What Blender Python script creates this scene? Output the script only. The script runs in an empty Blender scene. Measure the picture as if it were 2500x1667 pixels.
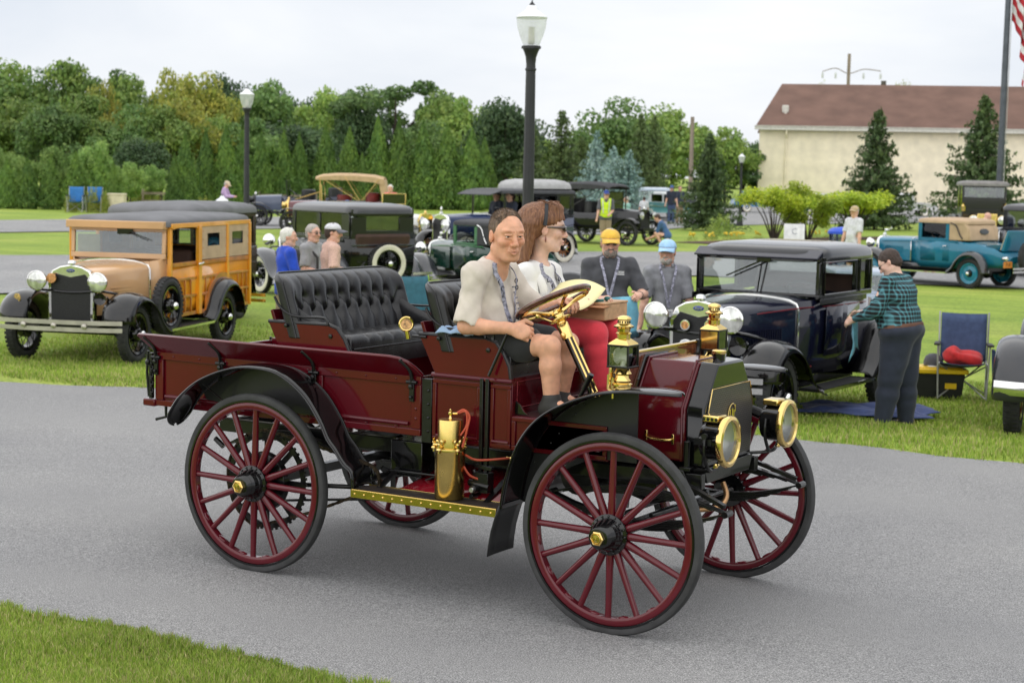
import bpy, bmesh, math, random
import numpy as np
from mathutils import Vector, Matrix
# ---------------------------------------------------------------- camera, sky, sun, exposure
scene = bpy.context.scene
COL = scene.collection
R = math.radians
cam_d = bpy.data.cameras.new('camera')
cam = bpy.data.objects.new('camera', cam_d)
COL.objects.link(cam)
CAM_POS = Vector((5.757, -6.945, 2.169))
_yaw, _pitch, _roll = 2.10971, -0.099827, 0.02018
_f = Vector((math.cos(_yaw)*math.cos(_pitch), math.sin(_yaw)*math.cos(_pitch), math.sin(_pitch)))
_r = _f.cross(Vector((0, 0, 1))).normalized()
_u = _r.cross(_f)
_r2 = _r*math.cos(_roll) + _u*math.sin(_roll)
_u2 = _u*math.cos(_roll) - _r*math.sin(_roll)
cam.matrix_world = Matrix(((_r2.x, _u2.x, -_f.x, CAM_POS.x), (_r2.y, _u2.y, -_f.y, CAM_POS.y), (_r2.z, _u2.z, -_f.z, CAM_POS.z), (0, 0, 0, 1)))
cam_d.sensor_width = 36.0
cam_d.lens = 36.0*4128.5/2500.0
cam_d.clip_end = 3000
cam_d.dof.use_dof = True
cam_d.dof.focus_distance = 8.0
cam_d.dof.aperture_fstop = 5.6
scene.camera = cam
SUN_EL, SUN_AZ = R(58), R(-115)      # azimuth of the sun measured from +x towards +y
world = bpy.data.worlds.new('World')
scene.world = world
world.use_nodes = True
nt = world.node_tree
for n in list(nt.nodes):
 nt.nodes.remove(n)
wo = nt.nodes.new('ShaderNodeOutputWorld')
bg = nt.nodes.new('ShaderNodeBackground')
sky = nt.nodes.new('ShaderNodeTexSky')
sky.sky_type = 'NISHITA'
sky.sun_disc = False
sky.sun_elevation = SUN_EL
sky.sun_rotation = R(90) - SUN_AZ
tc = nt.nodes.new('ShaderNodeTexCoord')
mp = nt.nodes.new('ShaderNodeMapping')
mp.inputs['Scale'].default_value = (1.0, 1.0, 3.2)
nz = nt.nodes.new('ShaderNodeTexNoise')
nz.inputs['Scale'].default_value = 2.3
nz.inputs['Detail'].default_value = 6
nz.inputs['Roughness'].default_value = 0.52
nz.inputs['Distortion'].default_value = 0.5
rp = nt.nodes.new('ShaderNodeValToRGB')
rp.color_ramp.elements[0].position = 0.34
rp.color_ramp.elements[0].color = (7.1, 7.55, 8.3, 1)
rp.color_ramp.elements[1].position = 0.62
rp.color_ramp.elements[1].color = (9.3, 9.4, 9.6, 1)
mx = nt.nodes.new('ShaderNodeMix')
mx.data_type = 'RGBA'
mx.inputs[0].default_value = 0.93     # nearly closed cloud cover
nt.links.new(tc.outputs['Generated'], mp.inputs['Vector'])
nt.links.new(mp.outputs['Vector'], nz.inputs['Vector'])
nt.links.new(nz.outputs['Fac'], rp.inputs['Fac'])
nt.links.new(sky.outputs['Color'], mx.inputs[6])
nt.links.new(rp.outputs['Color'], mx.inputs[7])
nt.links.new(mx.outputs[2], bg.inputs['Color'])
bg.inputs['Strength'].default_value = 0.073
nt.links.new(bg.outputs['Background'], wo.inputs['Surface'])
sun_d = bpy.data.lights.new('sun', 'SUN')
sun_d.energy = 1.5
sun_d.angle = R(160)
sun_d.color = (1.0, 0.965, 0.91)
sun = bpy.data.objects.new('sun', sun_d)
COL.objects.link(sun)
_sd = Vector((math.cos(SUN_EL)*math.cos(SUN_AZ), math.cos(SUN_EL)*math.sin(SUN_AZ), math.sin(SUN_EL)))
sun.rotation_euler = _sd.to_track_quat('Z', 'Y').to_euler()
sun.location = _sd*40
scene.view_settings.view_transform = 'Standard'
scene.view_settings.look = 'None'
scene.view_settings.gamma = 1.0
scene.view_settings.use_curve_mapping = False
scene.view_settings.exposure = 0.64
scene.cycles.max_bounces = 7
scene.cycles.diffuse_bounces = 3
scene.cycles.glossy_bounces = 3
scene.cycles.transmission_bounces = 6
scene.cycles.transparent_max_bounces = 8
scene.cycles.caustics_reflective = False
scene.cycles.caustics_refractive = False
scene.cycles.use_denoising = True
# ---------------------------------------------------------------- materials
MATS = {}
def pm(name, col, rough=0.5, metal=0.0, coat=0.0, var=0.08, vs=6.0, bump=0.0, bs=60.0, sss=0.0, trans=0.0, spec=0.5,
  sheen=0.0, attr=None, col2=None, stretch=None, ior=1.45, rvar=0.0, alpha=1.0):
 if name in MATS:
  return MATS[name]
 m = bpy.data.materials.new(name)
 m.use_nodes = True
 t = m.node_tree
 b = t.nodes['Principled BSDF']
 b.inputs['Roughness'].default_value = rough
 b.inputs['Metallic'].default_value = metal
 b.inputs['Coat Weight'].default_value = coat
 b.inputs['Coat Roughness'].default_value = 0.04
 b.inputs['Specular IOR Level'].default_value = spec
 b.inputs['IOR'].default_value = ior
 if trans:
  b.inputs['Transmission Weight'].default_value = trans
 if alpha < 1:
  b.inputs['Alpha'].default_value = alpha
 if sss:
  b.inputs['Subsurface Weight'].default_value = sss
  b.inputs['Subsurface Radius'].default_value = (0.012, 0.005, 0.003)
  b.inputs['Subsurface Scale'].default_value = 1.0
 if sheen:
  b.inputs['Sheen Weight'].default_value = sheen
 co = t.nodes.new('ShaderNodeTexCoord')
 mpn = t.nodes.new('ShaderNodeMapping')
 if stretch:
  mpn.inputs['Scale'].default_value = stretch
 t.links.new(co.outputs['Object'], mpn.inputs['Vector'])
 n1 = t.nodes.new('ShaderNodeTexNoise')
 n1.inputs['Scale'].default_value = vs
 n1.inputs['Detail'].default_value = 5
 t.links.new(mpn.outputs['Vector'], n1.inputs['Vector'])
 mixn = t.nodes.new('ShaderNodeMix')
 mixn.data_type = 'RGBA'
 c2 = col2 or tuple(max(0.0, c*(1 - 2.2*var)) for c in col)
 c1 = col if col2 else tuple(min(1.0, c*(1 + 1.6*var)) for c in col)
 mixn.inputs[6].default_value = (*c1, 1)
 mixn.inputs[7].default_value = (*c2, 1)
 rmp = t.nodes.new('ShaderNodeMapRange')
 rmp.inputs['From Min'].default_value = 0.32
 rmp.inputs['From Max'].default_value = 0.68
 t.links.new(n1.outputs['Fac'], rmp.inputs['Value'])
 t.links.new(rmp.outputs['Result'], mixn.inputs[0])
 out = mixn.outputs[2]
 if attr:
  at = t.nodes.new('ShaderNodeAttribute')
  at.attribute_name = attr
  mu = t.nodes.new('ShaderNodeMix')
  mu.data_type = 'RGBA'
  mu.blend_type = 'MULTIPLY'
  mu.inputs[0].default_value = 1.0
  t.links.new(out, mu.inputs[6])
  t.links.new(at.outputs['Color'], mu.inputs[7])
  out = mu.outputs[2]
 t.links.new(out, b.inputs['Base Color'])
 if rvar:
  rr = t.nodes.new('ShaderNodeMapRange')
  rr.inputs['To Min'].default_value = max(0.02, rough - rvar)
  rr.inputs['To Max'].default_value = rough + rvar
  n3 = t.nodes.new('ShaderNodeTexNoise')
  n3.inputs['Scale'].default_value = vs*2.3
  n3.inputs['Detail'].default_value = 4
  t.links.new(mpn.outputs['Vector'], n3.inputs['Vector'])
  t.links.new(n3.outputs['Fac'], rr.inputs['Value'])
  t.links.new(rr.outputs['Result'], b.inputs['Roughness'])
 if bump:
  n2 = t.nodes.new('ShaderNodeTexNoise')
  n2.inputs['Scale'].default_value = bs
  n2.inputs['Detail'].default_value = 4
  t.links.new(mpn.outputs['Vector'], n2.inputs['Vector'])
  bp = t.nodes.new('ShaderNodeBump')
  bp.inputs['Strength'].default_value = min(1.0, bump)
  bp.inputs['Distance'].default_value = 0.01
  t.links.new(n2.outputs['Fac'], bp.inputs['Height'])
  t.links.new(bp.outputs['Normal'], b.inputs['Normal'])
 MATS[name] = m
 return m
def glass_mat(name, col=(0.9, 0.95, 0.93), mixf=0.82, rough=0.02):
 if name in MATS:
  return MATS[name]
 m = bpy.data.materials.new(name)
 m.use_nodes = True
 t = m.node_tree
 for n in list(t.nodes):
  t.nodes.remove(n)
 o = t.nodes.new('ShaderNodeOutputMaterial')
 tr = t.nodes.new('ShaderNodeBsdfTransparent')
 tr.inputs['Color'].default_value = (*[c*mixf for c in col], 1)
 gl = t.nodes.new('ShaderNodeBsdfGlossy')
 gl.inputs['Roughness'].default_value = rough
 gl.inputs['Color'].default_value = (0.95, 0.97, 1, 1)
 fr = t.nodes.new('ShaderNodeFresnel')
 fr.inputs['IOR'].default_value = 1.55
 nz = t.nodes.new('ShaderNodeTexNoise')
 nz.inputs['Scale'].default_value = 3.0
 mr = t.nodes.new('ShaderNodeMapRange')
 mr.inputs['To Min'].default_value = 0.02
 mr.inputs['To Max'].default_value = 0.07
 t.links.new(nz.outputs['Fac'], mr.inputs['Value'])
 ad = t.nodes.new('ShaderNodeMath')
 ad.operation = 'ADD'
 ad.use_clamp = True
 t.links.new(fr.outputs['Fac'], ad.inputs[0])
 t.links.new(mr.outputs['Result'], ad.inputs[1])
 mx = t.nodes.new('ShaderNodeMixShader')
 t.links.new(ad.outputs['Value'], mx.inputs['Fac'])
 t.links.new(tr.outputs['BSDF'], mx.inputs[1])
 t.links.new(gl.outputs['BSDF'], mx.inputs[2])
 t.links.new(mx.outputs['Shader'], o.inputs['Surface'])
 MATS[name] = m
 return m
def leaf_mat(name, c1, c2, transl=0.35, rough=0.55):
 if name in MATS:
  return MATS[name]
 m = bpy.data.materials.new(name)
 m.use_nodes = True
 t = m.node_tree
 b = t.nodes['Principled BSDF']
 b.inputs['Roughness'].default_value = rough
 b.inputs['Specular IOR Level'].default_value = 0.3
 geo = t.nodes.new('ShaderNodeNewGeometry')
 info = t.nodes.new('ShaderNodeObjectInfo')
 n1 = t.nodes.new('ShaderNodeTexNoise')
 n1.inputs['Scale'].default_value = 0.9
 n1.inputs['Detail'].default_value = 3
 t.links.new(geo.outputs['Position'], n1.inputs['Vector'])
 mixn = t.nodes.new('ShaderNodeMix')
 mixn.data_type = 'RGBA'
 mixn.inputs[6].default_value = (*c1, 1)
 mixn.inputs[7].default_value = (*c2, 1)
 mr = t.nodes.new('ShaderNodeMapRange')
 mr.inputs['From Min'].default_value = 0.35
 mr.inputs['From Max'].default_value = 0.65
 t.links.new(n1.outputs['Fac'], mr.inputs['Value'])
 t.links.new(mr.outputs['Result'], mixn.inputs[0])
 at = t.nodes.new('ShaderNodeAttribute')
 at.attribute_name = 'tint'
 mu = t.nodes.new('ShaderNodeMix')
 mu.data_type = 'RGBA'
 mu.blend_type = 'MULTIPLY'
 mu.inputs[0].default_value = 1
 t.links.new(mixn.outputs[2], mu.inputs[6])
 t.links.new(at.outputs['Color'], mu.inputs[7])
 hsv = t.nodes.new('ShaderNodeHueSaturation')
 m2 = t.nodes.new('ShaderNodeMapRange')
 m2.inputs['To Min'].default_value = 0.8
 m2.inputs['To Max'].default_value = 1.2
 t.links.new(info.outputs['Random'], m2.inputs['Value'])
 t.links.new(m2.outputs['Result'], hsv.inputs['Value'])
 t.links.new(mu.outputs[2], hsv.inputs['Color'])
 t.links.new(hsv.outputs['Color'], b.inputs['Base Color'])
 tl = t.nodes.new('ShaderNodeBsdfTranslucent')
 t.links.new(hsv.outputs['Color'], tl.inputs['Color'])
 ms = t.nodes.new('ShaderNodeMixShader')
 ms.inputs['Fac'].default_value = transl
 t.links.new(b.outputs['BSDF'], ms.inputs[1])
 t.links.new(tl.outputs['BSDF'], ms.inputs[2])
 t.links.new(ms.outputs['Shader'], t.nodes['Material Output'].inputs['Surface'])
 MATS[name] = m
 return m
APRONRED_LIT = pm('apron_red_lit', (0.19, 0.004, 0.011), 0.15, coat=0.5)  # body burgundy, base colour brightened to stand in for light from the side
RED = pm('burgundy_paint', (0.088, 0.0028, 0.0080), 0.15, coat=0.35, spec=0.3, var=0.05, vs=3)
WOODRED = pm('burgundy_wheel_paint', (0.098, 0.0055, 0.0120), 0.22, coat=0.5, spec=0.3, var=0.05, vs=8)
PINSTRIPE = pm('pinstripe', (0.30, 0.04, 0.05), 0.3, coat=.5)
BLACK = pm('black_enamel', (0.004, 0.004, 0.0045), 0.14, coat=0.6, spec=0.35, var=0.1, vs=5)
IRON = pm('black_iron', (0.006, 0.006, 0.0065), 0.28, coat=0.3, spec=0.35, var=0.2, vs=30, bump=0.1, bs=120)
CANBRASS = pm('brushed_brass', (0.72, 0.53, 0.17), 0.26, metal=1.0, var=0.10, vs=7, rvar=0.08)
BRASS = pm('polished_brass', (0.80, 0.58, 0.21), 0.13, metal=1.0, var=0.05, vs=9, rvar=0.06)
CHROME = pm('chrome_plate', (0.80, 0.80, 0.78), 0.09, metal=1.0, var=0.03, vs=9)
STEEL = pm('bare_steel', (0.45, 0.45, 0.45), 0.35, metal=1.0, var=0.08)
RUBBER = pm('tyre_rubber', (0.040, 0.040, 0.041), 0.72, var=0.16, vs=9, bump=0.12, bs=140)
TREAD = pm('old_tyre_rubber', (0.028, 0.028, 0.029), 0.75, var=0.2, vs=12, bump=0.2, bs=90)
WHITEWALL = pm('whitewall_rubber', (0.68, 0.64, 0.53), 0.6, var=0.06)
LEATHER = pm('black_leather', (0.012, 0.012, 0.0135), 0.29, var=0.16, vs=14, bump=0.10, bs=190, rvar=0.05)
DARKWOOD = pm('walnut_wood', (0.11, 0.030, 0.016), 0.18, coat=1.0, var=0.3, vs=10, stretch=(1, 9, 1))
BOARD = pm('running_board_mat', (0.028, 0.021, 0.018), 0.55, var=0.2, vs=20, bump=0.1)
VARNISH = pm('varnished_wood', (0.13, 0.04, 0.018), 0.16, coat=1.0, var=0.25, vs=8, stretch=(1, 8, 1))
HOSE = pm('orange_rubber_hose', (0.45, 0.07, 0.03), 0.5)
MESHBLACK = pm('radiator_core', (0.012, 0.012, 0.013), 0.38, metal=0.3, var=0.3, vs=40)
LENS = glass_mat('lamp_lens', (0.97, 0.98, 0.96), 0.95)
GLASS = glass_mat('window_glass', (0.90, 0.94, 0.92), 0.86)
REFLECTOR = pm('silver_reflector', (0.90, 0.90, 0.87), 0.45, metal=0.55, var=0.03)
# ---------------------------------------------------------------- mesh helpers
def rot_to(axis):
 return Vector(axis).normalized().to_track_quat('Z', 'Y').to_matrix().to_4x4()
def XF(loc=(0, 0, 0), rot=(0, 0, 0), sc=(1, 1, 1)):
 from mathutils import Euler
 return Matrix.LocRotScale(Vector(loc), Euler(rot), Vector(sc))
class MB:
 def __init__(s):
  s.v, s.f, s.mi, s.cur = [], [], [], 0
 def add(s, vs, fs, M=None):
  n = len(s.v)
  if M is not None:
   vs = [M @ Vector(p) for p in vs]
  s.v.extend([tuple(p) for p in vs])
  s.f.extend([tuple(i + n for i in f) for f in fs])
  s.mi.extend([s.cur]*len(fs))
  return s
 def box(s, c, d, rot=(0, 0, 0), M=None):
  x, y, z = d[0]/2, d[1]/2, d[2]/2
  vs = [(-x, -y, -z), (x, -y, -z), (x, y, -z), (-x, y, -z), (-x, -y, z), (x, -y, z), (x, y, z), (-x, y, z)]
  T = XF(c, rot)
  if M is not None:
   T = M @ T
  return s.add(vs, [(0, 3, 2, 1), (4, 5, 6, 7), (0, 1, 5, 4), (1, 2, 6, 5), (2, 3, 7, 6), (3, 0, 4, 7)], T)
 def bar(s, a, b, w, h, up=(0, 0, 1), M=None):
  a, b = Vector(a), Vector(b)
  d = (b - a)
  L = d.length
  d.normalize()
  sd = d.cross(Vector(up)).normalized()
  u = sd.cross(d)
  vs = []
  for p in (a, b):
   for (i, j) in ((-1, -1), (1, -1), (1, 1), (-1, 1)):
    vs.append(p + sd*(i*w/2) + u*(j*h/2))
  return s.add(vs, [(3, 2, 1, 0), (4, 5, 6, 7), (0, 1, 5, 4), (1, 2, 6, 5), (2, 3, 7, 6), (3, 0, 4, 7)], M)
 def prism(s, poly, a, b, axis='y', M=None):
  n = len(poly)
  def P(q, h):
   if axis == 'y':
    return (q[0], h, q[1])
   if axis == 'x':
    return (h, q[0], q[1])
   return (q[0], q[1], h)
  vs = [P(q, a) for q in poly] + [P(q, b) for q in poly]
  fs = [tuple(range(n)), tuple(range(2*n - 1, n - 1, -1))]
  fs += [(i, i + n, (i + 1) % n + n, (i + 1) % n) for i in range(n)]
  return s.add(vs, fs, M)
 def tube(s, path, r, n=8, closed=False, M=None, flat=1.0, cap=True):
  path = [Vector(p) for p in path]
  k = len(path)
  rr = r if isinstance(r, (list, tuple)) else [r]*k
  ref = Vector((0, 0, 1))
  vs = []
  prev = None
  for i, p in enumerate(path):
   if closed:
    d = path[(i + 1) % k] - path[i - 1]
   else:
    d = path[min(i + 1, k - 1)] - path[max(i - 1, 0)]
   d.normalize()
   if prev is None:
    a = d.cross(ref)
    if a.length < 0.05:
     a = d.cross(Vector((1, 0, 0)))
    a.normalize()
   else:
    a = (prev - d*prev.dot(d)).normalized()
   prev = a
   b = d.cross(a)
   for j in range(n):
    t = 2*math.pi*j/n
    vs.append(p + a*(rr[i]*math.cos(t)) + b*(rr[i]*flat*math.sin(t)))
  fs = []
  m = k if closed else k - 1
  for i in range(m):
   for j in range(n):
    i2 = (i + 1) % k
    fs.append((i*n + j, i*n + (j + 1) % n, i2*n + (j + 1) % n, i2*n + j))
  if cap and not closed:
   fs.append(tuple(range(n - 1, -1, -1)))
   fs.append(tuple((k - 1)*n + j for j in range(n)))
  return s.add(vs, fs, M)
 def lathe(s, prof, c=(0, 0, 0), axis=(0, 0, 1), n=20, M=None, cap=True):
  vs, fs = [], []
  T = Matrix.Translation(Vector(c)) @ rot_to(axis)
  if M is not None:
   T = M @ T
  for (r, h) in prof:
   for j in range(n):
    t = 2*math.pi*j/n
    vs.append((r*math.cos(t), r*math.sin(t), h))
  for i in range(len(prof) - 1):
   for j in range(n):
    fs.append((i*n + j, i*n + (j + 1) % n, (i + 1)*n + (j + 1) % n, (i + 1)*n + j))
  if cap and prof[0][0] > 1e-4:
   fs.append(tuple(range(n - 1, -1, -1)))
  if cap and prof[-1][0] > 1e-4:
   fs.append(tuple((len(prof) - 1)*n + j for j in range(n)))
  return s.add(vs, fs, T)
 def ell(s, c, r, n=14, M=None, rot=(0, 0, 0)):
  vs, fs = [], []
  m = max(4, n//2)
  for i in range(m + 1):
   p = math.pi*i/m
   for j in range(n):
    t = 2*math.pi*j/n
    vs.append((math.sin(p)*math.cos(t), math.sin(p)*math.sin(t), math.cos(p)))
  for i in range(m):
   for j in range(n):
    fs.append((i*n + j, (i + 1)*n + j, (i + 1)*n + (j + 1) % n, i*n + (j + 1) % n))
  T = XF(c, rot, r)
  if M is not None:
   T = M @ T
  return s.add(vs, fs, T)
 def torus(s, c, axis, Rr, r, n=32, k=10, M=None, flat=1.0):
  vs, fs = [], []
  T = Matrix.Translation(Vector(c)) @ rot_to(axis)
  if M is not None:
   T = M @ T
  for i in range(n):
   t = 2*math.pi*i/n
   for j in range(k):
    q = 2*math.pi*j/k
    w = Rr + r*math.cos(q)
    vs.append((w*math.cos(t), w*math.sin(t), r*flat*math.sin(q)))
  for i in range(n):
   for j in range(k):
    fs.append((i*k + j, ((i + 1) % n)*k + j, ((i + 1) % n)*k + (j + 1) % k, i*k + (j + 1) % k))
  return s.add(vs, fs, T)
 def loft(s, rings, closed=True, cap=True, M=None):
  n = len(rings[0])
  vs = [p for rg in rings for p in rg]
  fs = []
  for i in range(len(rings) - 1):
   for j in range(n if closed else n - 1):
    j2 = (j + 1) % n
    fs.append((i*n + j, i*n + j2, (i + 1)*n + j2, (i + 1)*n + j))
  if cap and closed:
   fs.append(tuple(range(n - 1, -1, -1)))
   fs.append(tuple((len(rings) - 1)*n + j for j in range(n)))
  return s.add(vs, fs, M)
 def rivets(s, pts, axis, r=0.006, h=0.004, n=6):
  for p in pts:
   s.lathe([(r, 0), (r*0.8, h*0.7), (0.0, h)], p, axis, n)
  return s
 def mesh(s, name, mats, smooth=40):
  me = bpy.data.meshes.new(name)
  me.from_pydata(s.v, [], s.f)
  mats = mats if isinstance(mats, (list, tuple)) else [mats]
  for m in mats:
   me.materials.append(m)
  if len(mats) > 1:
   me.polygons.foreach_set('material_index', s.mi)
  fix_normals(me)
  if smooth:
   me.polygons.foreach_set('use_smooth', [True]*len(me.polygons))
   me.set_sharp_from_angle(angle=R(smooth))
  return me
 def build(s, name, mats, parent=None, smooth=40, bevel=0.0, thick=0.0, seg=2):
  o = link(name, s.mesh(name, mats, smooth), parent)
  if thick:
   md = o.modifiers.new('thick', 'SOLIDIFY')
   md.thickness = thick
   md.offset = 0
  if bevel:
   md = o.modifiers.new('bevel', 'BEVEL')
   md.width = bevel
   md.segments = seg
   md.limit_method = 'ANGLE'
   md.angle_limit = R(38)
   md.harden_normals = False
  return o
def fix_normals(me):
 bm = bmesh.new()
 bm.from_mesh(me)
 bmesh.ops.recalc_face_normals(bm, faces=bm.faces)
 bm.to_mesh(me)
 bm.free()
def link(name, me, parent=None, mat=None):
 o = bpy.data.objects.new(name, me)
 COL.objects.link(o)
 if mat is not None and me is not None:
  me.materials.append(mat)
 if parent is not None:
  o.parent = parent
  if parent.parent is None:
   o.matrix_parent_inverse = parent.matrix_basis.inverted()
 return o
def thing(name, label, cat, loc=(0, 0, 0), rz=0.0, group=None):
 o = bpy.data.objects.new(name, None)
 COL.objects.link(o)
 o.empty_display_size = 0.3
 o.location = loc
 o.rotation_euler = (0, 0, rz)
 tag(o, label, cat, group)
 return o
def tag(o, label=None, cat=None, group=None, kind=None):
 if label:
  o['label'] = label
 if cat:
  o['category'] = cat
 if group:
  o['group'] = group
 if kind:
  o['kind'] = kind
 return o
def place(root, loc, rz=0.0, sc=1.0):
 root.matrix_basis = Matrix.LocRotScale(Vector(loc), Matrix.Rotation(rz, 3, 'Z').to_quaternion(), Vector((sc, sc, sc)))
 return root
def children(o):
 return [c for c in bpy.data.objects if c.parent == o]
KIDS = {}
def copy_tree(o, parent=None):
 c = o.copy()
 COL.objects.link(c)
 if parent is not None:
  c.parent = parent
 for ch in list(o.children):
  copy_tree(ch, c)
 return c
def arc(cx, cz, r, a0, a1, n):
 return [(cx + r*math.cos(R(a0 + (a1 - a0)*i/n)), cz + r*math.sin(R(a0 + (a1 - a0)*i/n))) for i in range(n + 1)]
def smooth_path(pts, sub=4):
 P = [Vector(p) for p in pts]
 out = []
 for i in range(len(P) - 1):
  p0, p1, p2, p3 = P[max(i - 1, 0)], P[i], P[i + 1], P[min(i + 2, len(P) - 1)]
  for k in range(sub):
   t = k/sub
   out.append(0.5*((2*p1) + (p2 - p0)*t + (2*p0 - 5*p1 + 4*p2 - p3)*t*t + (3*p1 - p0 - 3*p2 + p3)*t**3))
 out.append(P[-1])
 return out
def text_mesh(name, txt, size, mat, M, parent, extr=0.001, shear=0.0):
 cu = bpy.data.curves.new(name, 'FONT')
 cu.body = txt
 cu.size = size
 cu.align_x = 'CENTER'
 cu.align_y = 'CENTER'
 cu.extrude = extr
 cu.shear = shear
 cu.resolution_u = 2
 tmp = bpy.data.objects.new(name, cu)
 COL.objects.link(tmp)
 dg = bpy.context.evaluated_depsgraph_get()
 me = bpy.data.meshes.new_from_object(tmp.evaluated_get(dg))
 bpy.data.objects.remove(tmp)
 me.materials.clear()
 me.materials.append(mat)
 o = link(name, me, parent)
 o.matrix_basis = M
 return o
# ---------------------------------------------------------------- signed-distance modelling for bodies and cloth
class SDF:
 def __init__(s, lo, hi, h, fine=None):
  s.h = h
  s.ax = [np.arange(lo[i], hi[i] + h, h, dtype=np.float32) for i in range(3)]
  if fine is not None:
   for i in range(3):
    a = s.ax[i]
    s.ax[i] = np.concatenate([a[a < fine[0][i]], np.arange(fine[0][i], fine[1][i], fine[2], dtype=np.float32), a[a > fine[1][i]]])
  s.F = np.full([len(a) for a in s.ax], 0.5, np.float32)
 def _sl(s, lo, hi):
  out = []
  for i in range(3):
   a = int(np.searchsorted(s.ax[i], lo[i]))
   b = int(np.searchsorted(s.ax[i], hi[i]))
   out.append(slice(max(a - 1, 0), min(b + 1, len(s.ax[i]))))
  return tuple(out)
 def _grid(s, sl):
  return np.meshgrid(s.ax[0][sl[0]], s.ax[1][sl[1]], s.ax[2][sl[2]], indexing='ij', sparse=True)
 def _put(s, sl, d, k, op):
  f = s.F[sl]
  if op == '-':
   d = -d
   hh = np.clip(0.5 + 0.5*(d - f)/max(k, 1e-5), 0, 1)
   s.F[sl] = f*(1 - hh) + d*hh + k*hh*(1 - hh)
  else:
   hh = np.clip(0.5 + 0.5*(d - f)/max(k, 1e-5), 0, 1)
   s.F[sl] = d*(1 - hh) + f*hh - k*hh*(1 - hh)
 def cap(s, a, b, ra, rb=None, k=0.02, op='+'):
  rb = ra if rb is None else rb
  a, b = np.array(a, np.float32), np.array(b, np.float32)
  m = max(ra, rb) + k + 3*s.h
  sl = s._sl(np.minimum(a, b) - m, np.maximum(a, b) + m)
  X, Y, Z = s._grid(sl)
  if X.size*Y.size*Z.size == 0:
   return s
  ab = b - a
  L2 = float(ab @ ab) + 1e-9
  t = np.clip(((X - a[0])*ab[0] + (Y - a[1])*ab[1] + (Z - a[2])*ab[2])/L2, 0, 1)
  d = np.sqrt((X - a[0] - t*ab[0])**2 + (Y - a[1] - t*ab[1])**2 + (Z - a[2] - t*ab[2])**2) - (ra + (rb - ra)*t)
  s._put(sl, d, k, op)
  return s
 def ell(s, c, r, Rm=None, k=0.02, op='+'):
  c = np.array(c, np.float32)
  r = np.array(r, np.float32)
  m = float(r.max()) + k + 3*s.h
  sl = s._sl(c - m, c + m)
  X, Y, Z = s._grid(sl)
  if X.size*Y.size*Z.size == 0:
   return s
  X, Y, Z = X - c[0], Y - c[1], Z - c[2]
  if Rm is not None:
   q = [X*float(Rm[0][i]) + Y*float(Rm[1][i]) + Z*float(Rm[2][i]) for i in range(3)]
  else:
   q = [X, Y, Z]
  k0 = np.sqrt((q[0]/r[0])**2 + (q[1]/r[1])**2 + (q[2]/r[2])**2)
  k1 = np.sqrt((q[0]/r[0]**2)**2 + (q[1]/r[1]**2)**2 + (q[2]/r[2]**2)**2)
  d = k0*(k0 - 1)/np.maximum(k1, 1e-6)
  s._put(sl, d, k, op)
  return s
 def plane(s, p, n, k=0.004):
  n = np.array(n, np.float32)
  n = n/np.linalg.norm(n)
  X, Y, Z = np.meshgrid(*s.ax, indexing='ij', sparse=True)
  d = (X - p[0])*n[0] + (Y - p[1])*n[1] + (Z - p[2])*n[2]
  hh = np.clip(0.5 + 0.5*(d - s.F)/k, 0, 1)
  s.F = (s.F*(1 - hh) + d*hh + k*hh*(1 - hh)).astype(np.float32)
  return s
 def wrinkle(s, amp, freq, seed=0, dirs=5, squash=(1, 1, 1)):
  rg = np.random.default_rng(seed)
  X, Y, Z = np.meshgrid(*s.ax, indexing='ij', sparse=True)
  tot = 0
  for i in range(dirs):
   w = rg.normal(size=3)*np.array(squash)
   w = w/np.linalg.norm(w)*freq*rg.uniform(0.5, 1.6)
   w2 = rg.normal(size=3)*freq*0.35
   tot = tot + np.sin(X*w[0] + Y*w[1] + Z*w[2] + rg.uniform(0, 6) + 1.3*np.sin(X*w2[0] + Y*w2[1] + Z*w2[2]))
  near = np.abs(s.F) < 0.05
  s.F = np.where(near, s.F + amp*tot/math.sqrt(dirs), s.F).astype(np.float32)
  return s
 def surface(s):
  F = s.F
  ins = F < 0
  c = np.zeros([n - 1 for n in F.shape], np.uint8)
  for i in (0, 1):
   for j in (0, 1):
    for k in (0, 1):
     c += ins[i:ins.shape[0] - 1 + i, j:ins.shape[1] - 1 + j, k:ins.shape[2] - 1 + k]
  cells = np.argwhere((c > 0) & (c < 8))
  idx = np.full(c.shape, -1, np.int64)
  idx[tuple(cells.T)] = np.arange(len(cells))
  acc = np.zeros((len(cells), 3))
  cnt = np.zeros(len(cells))
  cor = [(0, 0, 0), (1, 0, 0), (0, 1, 0), (1, 1, 0), (0, 0, 1), (1, 0, 1), (0, 1, 1), (1, 1, 1)]
  val = [F[cells[:, 0] + a, cells[:, 1] + b, cells[:, 2] + d].astype(np.float64) for a, b, d in cor]
  for e in ((0, 1), (2, 3), (4, 5), (6, 7), (0, 2), (1, 3), (4, 6), (5, 7), (0, 4), (1, 5), (2, 6), (3, 7)):
   v0, v1 = val[e[0]], val[e[1]]
   msk = (v0 < 0) != (v1 < 0)
   t = np.where(msk, v0/np.where(msk, v0 - v1, 1), 0)
   p0, p1 = np.array(cor[e[0]]), np.array(cor[e[1]])
   acc += np.where(msk[:, None], p0 + t[:, None]*(p1 - p0), 0)
   cnt += msk
  pos = acc/cnt[:, None] + cells
  pos = np.stack([np.interp(pos[:, i], np.arange(len(s.ax[i])), s.ax[i]) for i in range(3)], 1)
  quads = []
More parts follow.
